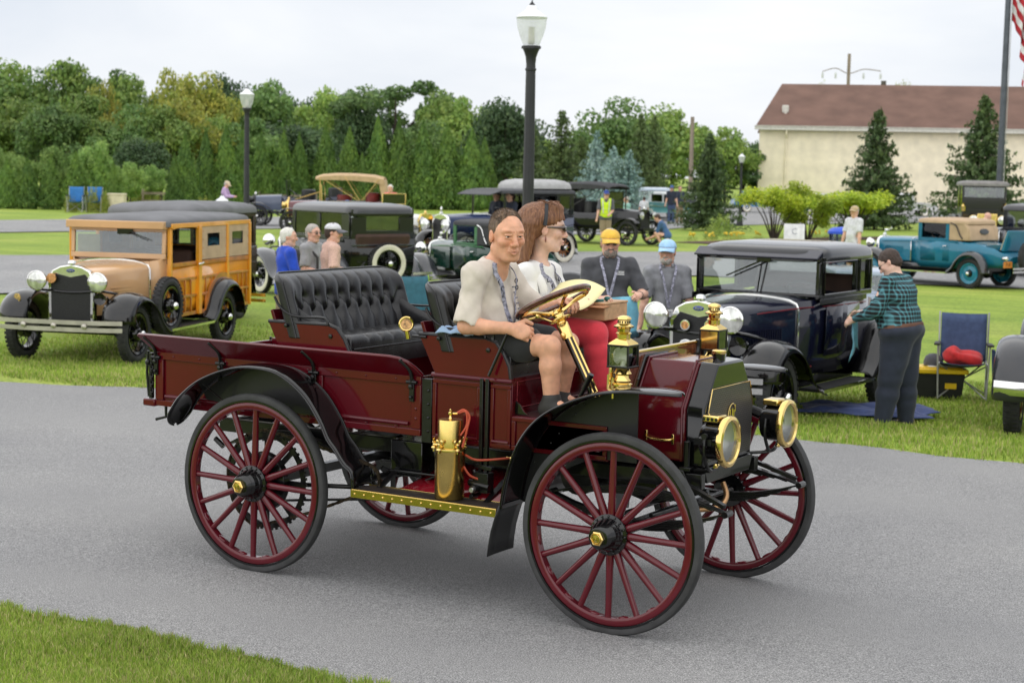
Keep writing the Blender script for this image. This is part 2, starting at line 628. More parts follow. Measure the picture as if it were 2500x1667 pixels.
  for ax in range(3):
   sl0 = [slice(1, -1)]*3
   sl0[ax] = slice(0, -1)
   sl1 = [slice(1, -1)]*3
   sl1[ax] = slice(1, None)
   A, B = ins[tuple(sl0)], ins[tuple(sl1)]
   for flip in (0, 1):
    e = np.argwhere((A & ~B) if not flip else (~A & B))
    if not len(e):
     continue
    o1, o2 = (ax + 1) % 3, (ax + 2) % 3
    base = e.copy()
    base[:, o1] += 1
    base[:, o2] += 1
    q = []
    for (i, j) in ((1, 1), (0, 1), (0, 0), (1, 0)):
     w = base.copy()
     w[:, o1] -= i
     w[:, o2] -= j
     q.append(idx[w[:, 0], w[:, 1], w[:, 2]])
    q = np.stack(q, 1)
    if flip:
     q = q[:, ::-1]
    quads.append(q)
  quads = np.concatenate(quads) if quads else np.zeros((0, 4), np.int64)
  return pos, quads
 def build(s, name, mat, parent=None, tint=None):
  pos, quads = s.surface()
  me = np_mesh(name, pos, quads)
  if tint is not None:
   ca = me.color_attributes.new('tint', 'FLOAT_COLOR', 'POINT')
   c = np.ones((len(pos), 4), np.float32)
   c[:, :3] = tint(pos)
   ca.data.foreach_set('color', c.ravel())
  me.materials.append(mat)
  me.polygons.foreach_set('use_smooth', np.ones(len(quads), bool))
  return link(name, me, parent)
def np_mesh(name, pos, quads):
 me = bpy.data.meshes.new(name)
 n = len(pos)
 me.vertices.add(n)
 me.vertices.foreach_set('co', np.asarray(pos, np.float32).ravel())
 k = quads.shape[1]
 me.loops.add(quads.size)
 me.loops.foreach_set('vertex_index', np.asarray(quads, np.int32).ravel())
 me.polygons.add(len(quads))
 me.polygons.foreach_set('loop_start', np.arange(0, quads.size, k, dtype=np.int32))
 me.update(calc_edges=True)
 me.validate()
 return me
# ---------------------------------------------------------------- ground, drives, lawn
def sstep(a, b, x):
 t = np.clip((x - a)/(b - a), 0, 1)
 return t*t*(3 - 2*t)
def road_shift(x):
 x = np.asarray(x, float)
 return -0.03*np.minimum(x, 0)**2*np.where(x < -14, 1.0, 1.0)
def edge_back(x):
 x = np.asarray(x, float)
 return 6.22 + road_shift(np.maximum(x, -18)) + 0.035*np.sin(x*2.1) + 0.03*np.sin(x*5.3 + 1)
def edge_front(x):
 x = np.asarray(x, float)
 return -1.235 + road_shift(np.maximum(x, -18)) + 0.03*np.sin(x*2.7 + 0.6) + 0.025*np.sin(x*7.1)
LAWN_Z = -0.15
def zg(x, y):
 return LAWN_Z*sstep(0.2, 3.2, np.asarray(y, float) - edge_back(x))
def lawn_material():
 m = bpy.data.materials.new('lawn_grass')
 m.use_nodes = True
 t = m.node_tree
 b = t.nodes['Principled BSDF']
 b.inputs['Roughness'].default_value = 0.8
 b.inputs['Specular IOR Level'].default_value = 0.2
 geo = t.nodes.new('ShaderNodeNewGeometry')
 def noise(scale, det=4, stretch=None):
  n = t.nodes.new('ShaderNodeTexNoise')
  n.inputs['Scale'].default_value = scale
  n.inputs['Detail'].default_value = det
  if stretch:
   mp = t.nodes.new('ShaderNodeMapping')
   mp.inputs['Scale'].default_value = stretch
   mp.inputs['Rotation'].default_value = (0, 0, 0.5)
   t.links.new(geo.outputs['Position'], mp.inputs['Vector'])
   t.links.new(mp.outputs['Vector'], n.inputs['Vector'])
  else:
   t.links.new(geo.outputs['Position'], n.inputs['Vector'])
  return n.outputs['Fac']
 def ramp(fac, stops):
  r = t.nodes.new('ShaderNodeValToRGB')
  el = r.color_ramp.elements
  while len(el) < len(stops):
   el.new(0.5)
  for e, (p, c) in zip(el, stops):
   e.position = p
   e.color = (*c, 1)
  t.links.new(fac, r.inputs['Fac'])
  return r.outputs['Color']
 def mix(f, a, c, mode='MIX'):
  n = t.nodes.new('ShaderNodeMix')
  n.data_type = 'RGBA'
  n.blend_type = mode
  if isinstance(f, float):
   n.inputs[0].default_value = f
  else:
   t.links.new(f, n.inputs[0])
  t.links.new(a, n.inputs[6])
  t.links.new(c, n.inputs[7])
  return n.outputs[2]
 big = ramp(noise(0.35, 5), [(0.3, (0.21, 0.31, 0.048)), (0.5, (0.28, 0.38, 0.060)), (0.72, (0.36, 0.42, 0.09))])
 mow = ramp(noise(0.5, 2, (0.15, 2.2, 1)), [(0.35, (0.80, 0.84, 0.80)), (0.65, (1.12, 1.08, 1.05))])
 fine = ramp(noise(22, 6), [(0.3, (0.55, 0.6, 0.5)), (0.55, (1.0, 1.0, 1.0)), (0.8, (1.3, 1.2, 1.1))])
 c = mix(1.0, mix(1.0, big, mow, 'MULTIPLY'), fine, 'MULTIPLY')
 t.links.new(c, b.inputs['Base Color'])
 bp = t.nodes.new('ShaderNodeBump')
 bp.inputs['Strength'].default_value = 0.8
 bp.inputs['Distance'].default_value = 0.03
 t.links.new(noise(45, 5), bp.inputs['Height'])
 t.links.new(bp.outputs['Normal'], b.inputs['Normal'])
 return m
def asphalt_material(name, base, grain=150.0, warm=0.0):
 m = bpy.data.materials.new(name)
 m.use_nodes = True
 t = m.node_tree
 b = t.nodes['Principled BSDF']
 b.inputs['Specular IOR Level'].default_value = 0.35
 geo = t.nodes.new('ShaderNodeNewGeometry')
 n1 = t.nodes.new('ShaderNodeTexNoise')
 n1.inputs['Scale'].default_value = grain
 n1.inputs['Detail'].default_value = 3
 n1.inputs['Roughness'].default_value = 0.7
 v1 = t.nodes.new('ShaderNodeTexVoronoi')
 v1.inputs['Scale'].default_value = grain*0.55
 n2 = t.nodes.new('ShaderNodeTexNoise')
 n2.inputs['Scale'].default_value = 0.55
 n2.inputs['Detail'].default_value = 6
 n3 = t.nodes.new('ShaderNodeTexNoise')
 n3.inputs['Scale'].default_value = 38
 n3.inputs['Detail'].default_value = 5
 for n in (n1, v1, n2, n3):
  t.links.new(geo.outputs['Position'], n.inputs['Vector'])
 r1 = t.nodes.new('ShaderNodeValToRGB')
 e = r1.color_ramp.elements
 e[0].position, e[0].color = 0.32, (base*0.30, base*0.30, base*0.31, 1)
 e[1].position, e[1].color = 0.70, (base*2.1, base*2.08, base*2.04, 1)
 k = e.new(0.5)
 k.color = (base*(1 + warm), base, base*(1.01 - warm), 1)
 t.links.new(n1.outputs['Fac'], r1.inputs['Fac'])
 r2 = t.nodes.new('ShaderNodeValToRGB')
 e = r2.color_ramp.elements
 e[0].position, e[0].color = 0.3, (0.86, 0.86, 0.87, 1)
 e[1].position, e[1].color = 0.7, (1.1, 1.09, 1.07, 1)
 t.links.new(n2.outputs['Fac'], r2.inputs['Fac'])
 r3 = t.nodes.new('ShaderNodeValToRGB')
 e = r3.color_ramp.elements
 e[0].position, e[0].color = 0.3, (0.88, 0.88, 0.88, 1)
 e[1].position, e[1].color = 0.7, (1.07, 1.07, 1.07, 1)
 t.links.new(n3.outputs['Fac'], r3.inputs['Fac'])
 r4 = t.nodes.new('ShaderNodeValToRGB')
 e = r4.color_ramp.elements
 e[0].position, e[0].color = 0.06, (1.6, 1.58, 1.5, 1)
 e[1].position, e[1].color = 0.16, (1, 1, 1, 1)
 t.links.new(v1.outputs['Distance'], r4.inputs['Fac'])
 def mul(a, c):
  n = t.nodes.new('ShaderNodeMix')
  n.data_type = 'RGBA'
  n.blend_type = 'MULTIPLY'
  n.inputs[0].default_value = 1
  t.links.new(a, n.inputs[6])
  t.links.new(c, n.inputs[7])
  return n.outputs[2]
 c = mul(mul(mul(r1.outputs['Color'], r2.outputs['Color']), r3.outputs['Color']), r4.outputs['Color'])
 t.links.new(c, b.inputs['Base Color'])
 b.inputs['Roughness'].default_value = 0.78
 bp = t.nodes.new('ShaderNodeBump')
 bp.inputs['Strength'].default_value = 0.55
 bp.inputs['Distance'].default_value = 0.006
 t.links.new(n1.outputs['Fac'], bp.inputs['Height'])
 t.links.new(bp.outputs['Normal'], b.inputs['Normal'])
 return m
ASPHALT = asphalt_material('asphalt', 0.235)
ASPHALT2 = asphalt_material('asphalt_far', 0.25, grain=40)
LAWN = lawn_material()
def grid_mesh(name, xs, ys, zf, mat):
 xs, ys = np.asarray(xs, float), np.asarray(ys, float)
 X, Y = np.meshgrid(xs, ys, indexing='ij')
 Z = zf(X, Y)
 pos = np.stack([X, Y, Z], -1).reshape(-1, 3)
 ny = len(ys)
 i, j = np.meshgrid(np.arange(len(xs) - 1), np.arange(ny - 1), indexing='ij')
 a = (i*ny + j).ravel()
 me = np_mesh(name, pos, np.stack([a, a + ny, a + ny + 1, a + 1], 1))
 me.materials.append(mat)
 me.polygons.foreach_set('use_smooth', np.ones(len(me.polygons), bool))
 return me
def lawn_z(x, y):
 z = zg(x, y)
 on = (y < edge_back(x) + 0.0) & (y > edge_front(x))
 return z - 0.035*on
xs = np.concatenate([np.linspace(-900, -40, 30), np.arange(-39.5, 14, 0.5), np.linspace(15, 400, 12)])
ys = np.concatenate([np.linspace(-80, -8, 12), np.arange(-7.5, 14, 0.25), np.linspace(15, 60, 30), np.linspace(70, 1200, 30)])
lawn = link('lawn', grid_mesh('lawn', xs, ys, lawn_z, LAWN))
tag(lawn, kind='structure')
xs = np.concatenate([np.linspace(-60, -16, 45), np.arange(-15.9, 6, 0.1), np.linspace(6.5, 60, 30)])
eb, ef = edge_back(xs), edge_front(xs)
vs, fs = [], []
for i, x in enumerate(xs):
 for k in range(9):
  t = k/8
  vs.append((x, ef[i]*(1 - t) + eb[i]*t, 0.004 + 0.012*math.sin(math.pi*t)))
for i in range(len(xs) - 1):
 for k in range(8):
  a = i*9 + k
  fs.append((a, a + 9, a + 10, a + 1))
me = bpy.data.meshes.new('drive')
me.from_pydata(vs, [], fs)
me.materials.append(ASPHALT)
drive = link('drive', me)
tag(drive, kind='structure')
def sheet(name, poly, z, mat, kind='structure'):
 me = bpy.data.meshes.new(name)
 me.from_pydata([(x, y, z) for x, y in poly], [], [tuple(range(len(poly)))])
 me.materials.append(mat)
 o = link(name, me)
 tag(o, kind=kind)
 return o
# far drives: a loop behind the parked cars, a lane at far left, the lot in front of the building
def strip(name, near, far, z, mat):
 n = len(near)
 me = bpy.data.meshes.new(name)
 me.from_pydata([(x, y, z) for x, y in near] + [(x, y, z) for x, y in far], [], [(i, i + 1, n + i + 1, n + i) for i in range(n - 1)])
 me.materials.append(mat)
 o = link(name, me)
 tag(o, kind='structure')
 return o
strip('side_drive', [(-32, 0), (-17.1, 13.8), (-14.8, 21), (-12.7, 27.0), (-10.5, 28.8), (-4.4, 30.1), (12, 34)],
  [(-46, 8), (-26.2, 22.6), (-21.5, 30), (-18, 37), (-15.6, 40.2), (-8, 42), (12, 44)], LAWN_Z + 0.03, ASPHALT2)
strip('far_lane', [(-60, 15), (-37, 31.9), (-36, 36), (-34, 46)], [(-80, 15), (-45.9, 40.0), (-45, 46), (-44, 55)], LAWN_Z + 0.03, ASPHALT2)
strip("parking_lot", [(-28, 46), (-24.2, 50), (-27.0, 65.1), (-24.9, 74.2), (-21.2, 89.4), (-5, 100), (40, 110)],
  [(-42, 62), (-46, 80), (-47, 100), (-46, 116), (-30, 142), (0, 152), (40, 165)], LAWN_Z + 0.03, ASPHALT2)
# ---------------------------------------------------------------- grass blades
def grass(name, label, n, xr, yr, inside, hgt, wid, seed, cols, zf):
 rg = np.random.default_rng(seed)
 x = rg.uniform(*xr, n)
 y = rg.uniform(*yr, n)
 x += 0.03*np.sin(y*31 + x*17)
 k = inside(x, y)
 x, y = x[k], y[k]
 n = len(x)
 h = hgt*rg.uniform(0.45, 1.25, n)*(0.75 + 0.5*np.sin(x*3.1 + 2*np.sin(y*2.3))**2)
 a = rg.uniform(0, 2*np.pi, n)
 lean = rg.normal(0, 0.45, n)*h
 la = rg.uniform(0, 2*np.pi, n)
 w = wid*rg.uniform(0.6, 1.3, n)
 z = zf(x, y)
 dx, dy = np.cos(a)*w/2, np.sin(a)*w/2
 lx, ly = np.cos(la)*lean, np.sin(la)*lean
 P = np.zeros((n, 5, 3))
 P[:, 0] = np.stack([x - dx, y - dy, z - 0.01], 1)
 P[:, 1] = np.stack([x + dx, y + dy, z - 0.01], 1)
 P[:, 2] = np.stack([x + dx*0.8 + lx*0.35, y + dy*0.8 + ly*0.35, z + h*0.6], 1)
 P[:, 3] = np.stack([x - dx*0.8 + lx*0.35, y - dy*0.8 + ly*0.35, z + h*0.6], 1)
 P[:, 4] = np.stack([x + lx, y + ly, z + h], 1)
 base = (np.arange(n)*5)[:, None]
 q = np.concatenate([base + np.array([[0, 1, 2]]), base + np.array([[0, 2, 3]]), base + np.array([[3, 2, 4]])])
 me = np_mesh(name, P.reshape(-1, 3), q)
 ca = me.color_attributes.new('tint', 'FLOAT_COLOR', 'POINT')
 pal = np.array(cols)
 c = pal[rg.integers(0, len(pal), n)]*rg.uniform(0.7, 1.25, (n, 1))
 patch = 0.5 + 0.5*np.sin(x*1.7 + np.sin(y*2.9)*1.5)*np.sin(y*2.2 + np.sin(x*1.1))
 c = c*(0.85 + 0.3*patch[:, None])
 col = np.ones((n, 5, 4), np.float32)
 col[:, :, :3] = c[:, None, :]
 ca.data.foreach_set('color', col.ravel())
 me.materials.append(GRASSBLADE)
 o = link(name, me)
 tag(o, label, 'grass', kind='stuff')
 return o
GRASSBLADE = leaf_mat('grass_blade', (1.0, 1.0, 1.0), (0.8, 0.85, 0.75), transl=0.3, rough=0.6)
GCOL = [(0.27, 0.37, 0.055), (0.32, 0.42, 0.07), (0.21, 0.32, 0.05), (0.40, 0.46, 0.11), (0.48, 0.42, 0.20), (0.29, 0.39, 0.06)]
rz0 = lambda x, y: np.zeros_like(x)
grass('front_grass', 'bright green mown grass at the near edge of the drive', 190000, (-2.2, 2.6), (-2.9, -1.05),
  lambda x, y: y < edge_front(x) + 0.02*np.sin(x*23) + 0.02*np.sin(x*61), 0.036, 0.0045, 1, GCOL, rz0)
grass('verge_grass', 'grass blades of the lawn along the far edge of the drive', 170000, (-11, 4.2), (5.0, 12.5),
  lambda x, y: (y > edge_back(x) - 0.03 + 0.03*np.sin(x*19)) & (np.random.default_rng(5).random(len(x)) < np.clip(1.25 - (y - edge_back(x))/8, 0.2, 1)),
  0.045, 0.010, 2, GCOL, zg)
# ---------------------------------------------------------------- the burgundy truck (built in its own frame = world frame)
YC, WB = 0.725, 2.153
WR = 0.481
truck = thing('antique_truck', 'burgundy open antique truck with two black leather benches and tall wooden spoked wheels', 'truck', (1.08, YC, 0.004))
far = lambda y: 2*YC - y
def both(fn):
 fn(lambda y: y, 1)
 fn(far, -1)
# --- wheels
def ring(mb, prof, c, axis, n):
 mb.lathe(prof + [prof[0]], c, axis, n, cap=False)
mb = MB()
ring(mb, [(0.398, -0.020), (0.405, -0.024), (0.430, -0.024), (0.436, -0.020), (0.436, 0.020), (0.430, 0.024), (0.405, 0.024), (0.398, 0.020)], (0, 0, 0), (0, 1, 0), 64)
for i in range(16):          # swellings of the felloe where the spokes enter
 a = 2*math.pi*(i + 0.5)/16
 mb.ell((0.401*math.sin(a), 0, 0.401*math.cos(a)), (0.035, 0.019, 0.012), 8, rot=(0, a, 0))
me_felloe = mb.mesh('wheel', WOODRED)
mb = MB()
ring(mb, [(0.437, -0.026), (0.447, -0.026), (0.447, 0.026), (0.437, 0.026)], (0, 0, 0), (0, 1, 0), 64)
me_band = mb.mesh('steel_band', BLACK)
mb = MB()
ring(mb, [(0.448, -0.024), (0.462, -0.0265), (0.474, -0.024), (0.480, -0.016), (0.4815, 0), (0.480, 0.016), (0.474, 0.024), (0.462, 0.0265), (0.448, 0.024)], (0, 0, 0), (0, 1, 0), 80)
me_tyre = mb.mesh('tyre', RUBBER)
mb = MB()
rings = []
for (r, w, t) in [(0.075, 0.017, 0.020), (0.10, 0.020, 0.020), (0.135, 0.0195, 0.0205), (0.17, 0.0175, 0.0200), (0.28, 0.0165, 0.0180), (0.36, 0.0155, 0.0165), (0.402, 0.0160, 0.0160)]:
 rings.append([(w*math.cos(2*math.pi*j/10), t*math.sin(2*math.pi*j/10), r) for j in range(10)])
mb.loft(rings)
me_spoke = mb.mesh('spoke', WOODRED)
mb = MB()
mb.lathe([(0.088, 0.03), (0.098, -0.018), (0.098, -0.028), (0.082, -0.032), (0.076, -0.046), (0.073, -0.052), (0.076, -0.056), (0.068, -0.075), (0.070, -0.079), (0.062, -0.095), (0.064, -0.099), (0.055, -0.118), (0.050, -0.125), (0.040, -0.127)], (0, 0, 0), (0, 1, 0), 32)
mb.rivets([(0.089*math.cos(2*math.pi*i/16), -0.029, 0.089*math.sin(2*math.pi*i/16)) for i in range(16)], (0, -1, 0), 0.007, 0.008)
me_hub = mb.mesh('hub', BLACK)
mb = MB()
mb.lathe([(0.036, -0.126), (0.036, -0.140), (0.030, -0.144), (0.027, -0.142), (0.026, -0.145), (0.0, -0.147)], (0, 0, 0), (0, 1, 0), 6)
mb.torus((0, -0.146, 0), (0, 1, 0), 0.021, 0.0022, 20, 6)
for dx in (-0.008, 0.008):
 mb.box((dx, -0.1465, 0), (0.003, 0.003, 0.022))
mb.box((0, -0.1465, 0), (0.016, 0.003, 0.003))
me_cap = mb.mesh('hub_cap', BRASS, smooth=30)
def truck_wheel(x, y, flip, steer=0.0, spin=0.0):
 w = link('wheel', me_felloe, truck)
 w.matrix_basis = Matrix.Translation((x, y, WR + 0.004)) @ Matrix.Rotation((math.pi if flip else 0) + steer, 4, 'Z')
 S = Matrix.Rotation(spin, 4, 'Y')
 for nm, me in (('tyre', me_tyre), ('steel_band', me_band), ('hub', me_hub), ('hub_cap', me_cap)):
  link(nm, me, w).matrix_basis = S
 for i in range(16):
  link('spoke', me_spoke, w).matrix_basis = Matrix.Rotation(spin + 2*math.pi*i/16, 4, 'Y')
 return w
truck_wheel(0, 0.026, False, 0, 0.02)
truck_wheel(0, far(0.026), True, 0, 0.11)
truck_wheel(WB, 0.026, False, -0.024, 0.01)
truck_wheel(WB, far(0.026), True, -0.024, 0.06)
# --- running gear
def leaf_stack(mb, x0, x1, y, z, rise, n, w=0.045, t=0.008, down=False):
 for k in range(n):
  f = 1 - 0.75*k/n
  xm, hl = (x0 + x1)/2, (x1 - x0)/2*f
  s = -1 if down else 1
  pts = []
  for i in range(9):
   q = -1 + 2*i/8
   pts.append((xm + hl*q, y, z + s*(rise*(1 - (q*f)**2)) - s*k*t))
  for a, b in zip(pts[:-1], pts[1:]):
   mb.bar(a, b, w, t*0.92)
mb = MB()
both(lambda Y, s: (mb.box((0.95, Y(0.40), 0.71), (3.0, 0.045, 0.075)),))
for x in (-0.5, 0.35, 1.25, 2.2):
 mb.box((x, YC, 0.71), (0.05, 0.62, 0.06))
mb.build('chassis_frame', IRON, truck, bevel=0.004)
for Y, s in ((lambda y: y, 1), (far, -1)):
 mb = MB()
 leaf_stack(mb, -0.46, 0.46, Y(0.31), 0.60, 0.13, 7)
 mb.tube([(-0.46, Y(0.31), 0.60), (-0.52, Y(0.31), 0.64)], 0.016)
 mb.build('rear_spring', IRON, truck, bevel=0.001)
 mb = MB()
 (leaf_stack(mb, 1.70, 2.64, Y(0.26), 0.60, -0.085, 6, down=False), leaf_stack(mb, 1.70, 2.64, Y(0.26), 0.60, 0.075, 5),
     mb.tube([(2.64, Y(0.225), 0.60), (2.64, Y(0.295), 0.60)], 0.017), mb.tube([(1.70, Y(0.225), 0.60), (1.70, Y(0.295), 0.60)], 0.017),
     mb.bar((2.3, Y(0.33), 0.74), (2.62, Y(0.27), 0.63), 0.03, 0.02))
 mb.build('front_spring', IRON, truck, bevel=0.001)
mb = MB()
mb.bar((WB, 0.1, 0.485), (WB, far(0.1), 0.485), 0.045, 0.05)
mb.tube([(WB - 0.14, 0.16, 0.50), (WB - 0.14, far(0.16), 0.50)], 0.012)
mb.tube([(WB - 0.14, 0.16, 0.50), (WB, 0.12, 0.49)], 0.014)
mb.tube([(WB + 0.12, 0.2, 0.56), (WB + 0.10, far(0.25), 0.53)], 0.013)
mb.tube([(WB + 0.30, 0.45, 0.66), (WB - 0.02, 0.5, 0.56), (WB - 0.3, 0.55, 0.62)], 0.013)
mb.build('front_axle', IRON, truck, bevel=0.003)
mb = MB()
mb.bar((0, 0.1, 0.485), (0, far(0.1), 0.485), 0.05, 0.05)
both(lambda Y, s: (mb.lathe([(0.15, 0), (0.16, 0.004), (0.16, 0.05), (0.12, 0.055), (0.10, 0.09)], (0, Y(0.075), 0.485), (0, s, 0), 32),
     mb.tube([(0.0, Y(0.24), 0.45), (0.66, Y(0.24), 0.50)], 0.013), mb.tube([(0.0, Y(0.22), 0.36), (0.62, Y(0.22), 0.44)], 0.008)))
mb.build('rear_axle', IRON, truck, bevel=0.003)
for Y, s in ((lambda y: y, 1), (far, -1)):
 mb = MB()
 yy = Y(0.13)
 ring(mb, [(0.235, -0.006), (0.262, -0.006), (0.262, 0.006), (0.235, 0.006)], (0, yy, 0.485), (0, 1, 0), 48)
 for i in range(48):
  a = 2*math.pi*i/48
  mb.box((0.266*math.cos(a), yy, 0.485 + 0.266*math.sin(a)), (0.012, 0.010, 0.014), rot=(0, -a, 0))
 for i in range(8):
  a = 2*math.pi*i/8
  mb.bar((0.1*math.cos(a), yy, 0.485 + 0.1*math.sin(a)), (0.24*math.cos(a), yy, 0.485 + 0.24*math.sin(a)), 0.03, 0.01, up=(0, 1, 0))
 mb.build('rear_sprocket', IRON, truck)
 mb = MB()
 path = arc(0, 0.485, 0.272, 255, 78, 26) + [(0.3, 0.715), (0.62, 0.655)] + arc(0.66, 0.56, 0.085, 80, -70, 6) + [(0.62, 0.478), (0.3, 0.345)]
 path = [Vector((p[0], yy, p[1])) for p in path]
 loop = path + [path[0]]
 L = [0]
 for a, b in zip(loop[:-1], loop[1:]):
  L.append(L[-1] + (b - a).length)
 nl = 84
 for i in range(nl):
  q = L[-1]*i/nl
  j = max(k for k in range(len(L)) if L[k] <= q)
  j = min(j, len(loop) - 2)
  d = (loop[j + 1] - loop[j]).normalized()
  p = loop[j] + d*(q - L[j])
  h = L[-1]/nl*0.55
  if i % 2:
   mb.bar(p - d*h, p + d*h, 0.018, 0.013, up=(0, 0, 1) if abs(d.z) < 0.9 else (1, 0, 0))
  else:
   mb.bar(p - d*h, p + d*h, 0.010, 0.017, up=(0, 0, 1) if abs(d.z) < 0.9 else (1, 0, 0))
 mb.build('drive_chain', pm('oiled_chain', (0.05, 0.036, 0.022), 0.4, metal=0.6, var=0.3, vs=60), truck)
# engine, gear case, levers and rods under the body
mb = MB()
mb.box((0.80, 0.42, 0.665), (0.20, 0.26, 0.19))
mb.build('battery_box', BLACK, truck, bevel=0.006)
mb = MB()
mb.box((1.25, YC, 0.62), (0.55, 0.5, 0.2))
mb.lathe([(0.14, -0.26), (0.14, 0.26)], (1.42, YC, 0.62), (0, 1, 0), 20)
mb.lathe([(0.10, -0.30), (0.10, 0.30)], (1.75, YC, 0.66), (0, 1, 0), 20)
mb.box((1.95, YC, 0.70), (0.4, 0.44, 0.18))
mb.tube([(0.66, 0.15, 0.56), (0.66, far(0.15), 0.56)], 0.02)
mb.tube([(1.0, 0.30, 0.76), (1.0, 0.30, 0.60), (0.9, 0.28, 0.55)], 0.009)
mb.tube([(0.98, 0.27, 0.76), (1.03, 0.27, 0.58)], 0.007)
mb.tube([(0.72, 0.26, 0.60), (1.02, 0.27, 0.60)], 0.008)
mb.build('engine_and_gearbox', IRON, truck, bevel=0.006)
mb = MB()
for x in (1.325, 1.358):
 mb.box((x, 0.186, 0.86), (0.019, 0.02, 0.56))
mb.bar((1.30, 0.18, 0.70), (1.40, 0.18, 0.69), 0.03, 0.02)
mb.box((1.35, 0.17, 0.62), (0.09, 0.06, 0.10))
mb.tube([(1.28, 0.15, 0.615), (1.40, 0.15, 0.60)], 0.018, 10)
mb.tube([(1.33, 0.10, 0.59), (1.33, 0.22, 0.59)], 0.022, 12)
mb.tube([(1.30, 0.16, 0.68), (1.36, 0.16, 0.57)], 0.010)
mb.tube([(1.31, 0.12, 0.55), (1.31, 0.20, 0.55)], 0.013, 8)
mb.build('brake_linkage', IRON, truck, bevel=0.002)
mb = MB()
mb.lathe([(0.0155, 0), (0.0155, 0.02), (0.012, 0.024), (0, 0.024)], (1.335, 0.105, 0.59), (0, -1, 0), 8)
mb.build('bolt_head', STEEL, truck)
mb = MB()
mb.box((1.585, 0.30, 0.76), (0.07, 0.004, 0.05))
mb.build('maker_plate', BRASS, truck, bevel=0.002)
# exhaust pipe in front
mb = MB()
mb.tube(smooth_path([(2.42, 0.70, 0.66), (2.45, 0.68, 0.60), (2.44, 0.62, 0.555), (2.36, 0.55, 0.54)], 5), 0.014, 10)
mb.build('overflow_pipe', pm('tarnished_copper', (0.38, 0.22, 0.11), 0.38, metal=0.9, var=0.2), truck)
# --- pickup box
BX0, BX1 = -0.86, 0.955
def panel_frame(mb, x0, x1, z0, z1, yo, s, w=0.012, d=0.008):
 yc = yo - s*d/2
 mb.box(((x0 + x1)/2, yc, z0 + w/2), (x1 - x0, d, w))
 mb.box(((x0 + x1)/2, yc, z1 - w/2), (x1 - x0, d, w))
 mb.box((x0 + w/2, yc, (z0 + z1)/2), (w, d, z1 - z0 - 2*w))
 mb.box((x1 - w/2, yc, (z0 + z1)/2), (w, d, z1 - z0 - 2*w))
mb = MB()
mb.box(((BX0 + BX1)/2, YC, 0.845), (BX1 - BX0 - 0.05, 1.0, 0.03))
mb.box((BX1 - 0.02, YC, 0.98), (0.03, 1.0, 0.27))
mb.build('bed_floor', VARNISH, truck)
for Y, s in ((lambda y: y, 1), (far, -1)):
 mb = MB()
 mb.box(((BX0 + BX1)/2, Y(0.2125), 0.965), (BX1 - BX0, 0.025, 0.31))
 side = mb.build('box_side', RED, truck, bevel=0.003)
 mb = MB()
 mb.box(((BX0 + BX1)/2, Y(0.193), 1.098), (BX1 - BX0 - 0.002, 0.014, 0.044))
 mb.box(((BX0 + BX1)/2, Y(0.193), 0.828), (BX1 - BX0 - 0.002, 0.014, 0.034))
 for x0, x1 in ((BX0 + 0.001, -0.80), (0.30, 0.325), (0.895, BX1 - 0.001)):
  mb.box(((x0 + x1)/2, Y(0.193), 0.9605), (x1 - x0, 0.014, 0.2285))
 mb.build('box_rail', RED, side, bevel=0.003)
 for xa, xb in ((0.335, 0.875), (-0.79, 0.29)):
  mb = MB()
  mb.tube([(xa, Y(0.196), 0.868), (xb, Y(0.196), 0.868)], 0.011, 8)
  mb.build('moulding', RED, side)
 mb = MB()
 xs_ = [-0.72 + i*0.19 for i in range(9)]
 mb.rivets([(x, Y(0.186), 1.098) for x in xs_], (0, -s, 0), 0.007, 0.005)
 mb.rivets([(x, Y(0.186), 0.85) for x in xs_], (0, -s, 0), 0.007, 0.004)
 mb.rivets([(0.925, Y(0.186), z) for z in (0.95, 0.90)], (0, -s, 0), 0.009, 0.005)
 mb.build('rivets', RED, side)
 mb = MB()
 sl = Vector((0, -0.62*s, 0.785)).normalized()
 nn = Vector((1, 0, 0)).cross(sl).normalized()
 base = Vector((0, Y(0.192), 1.122))
 poly = [(-0.86, 0), (-0.93, 0.118), (-0.915, 0.128), (0.80, 0.128), (0.86, 0.120), (0.905, 0.098), (0.94, 0.06), (0.965, 0.012), (0.966, 0)]
 M = Matrix(((1, nn.x, sl.x, base.x), (0, nn.y, sl.y, base.y), (0, nn.z, sl.z, base.z), (0, 0, 0, 1)))
 mb.prism(poly, -0.0085, 0.0085, 'y', M)
 fb = mb.build('flareboard', RED, truck, bevel=0.003)
 for bx in (-0.845, -0.37, 0.275, 0.905):
  mb = MB()
  out = -s
  p0 = base + sl*0.105 - nn*(0.012 if s > 0 else -0.012)
  o2 = Vector((bx, 0, 0))
  off = Vector((0, -0.0145*s, 0))
  top = o2 + base + sl*0.108 + off*0.8
  mid = o2 + base + sl*0.035 + off*0.9
  low = o2 + Vector((0, Y(0.178), 1.085))
  mb.tube(smooth_path([top + Vector((-0.035, 0, 0)), mid, low], 4), [0.010]*8 + [0.012], 8)
  mb.box((bx, Y(0.179), 1.045), (0.028, 0.012, 0.115))
  mb.tube([(bx - 0.032, Y(0.176), 1.088), (bx + 0.032, Y(0.176), 1.088)], 0.010, 8)
  mb.lathe([(0.013, 0), (0.013, 0.014), (0, 0.016)], (bx, Y(0.173), 1.065), (0, -s, 0), 8)
  mb.lathe([(0.009, 0), (0.009, 0.012), (0, 0.014)], (bx, Y(0.173), 1.01), (0, -s, 0), 8)
  mb.build('board_bracket', IRON, fb, bevel=0.002)
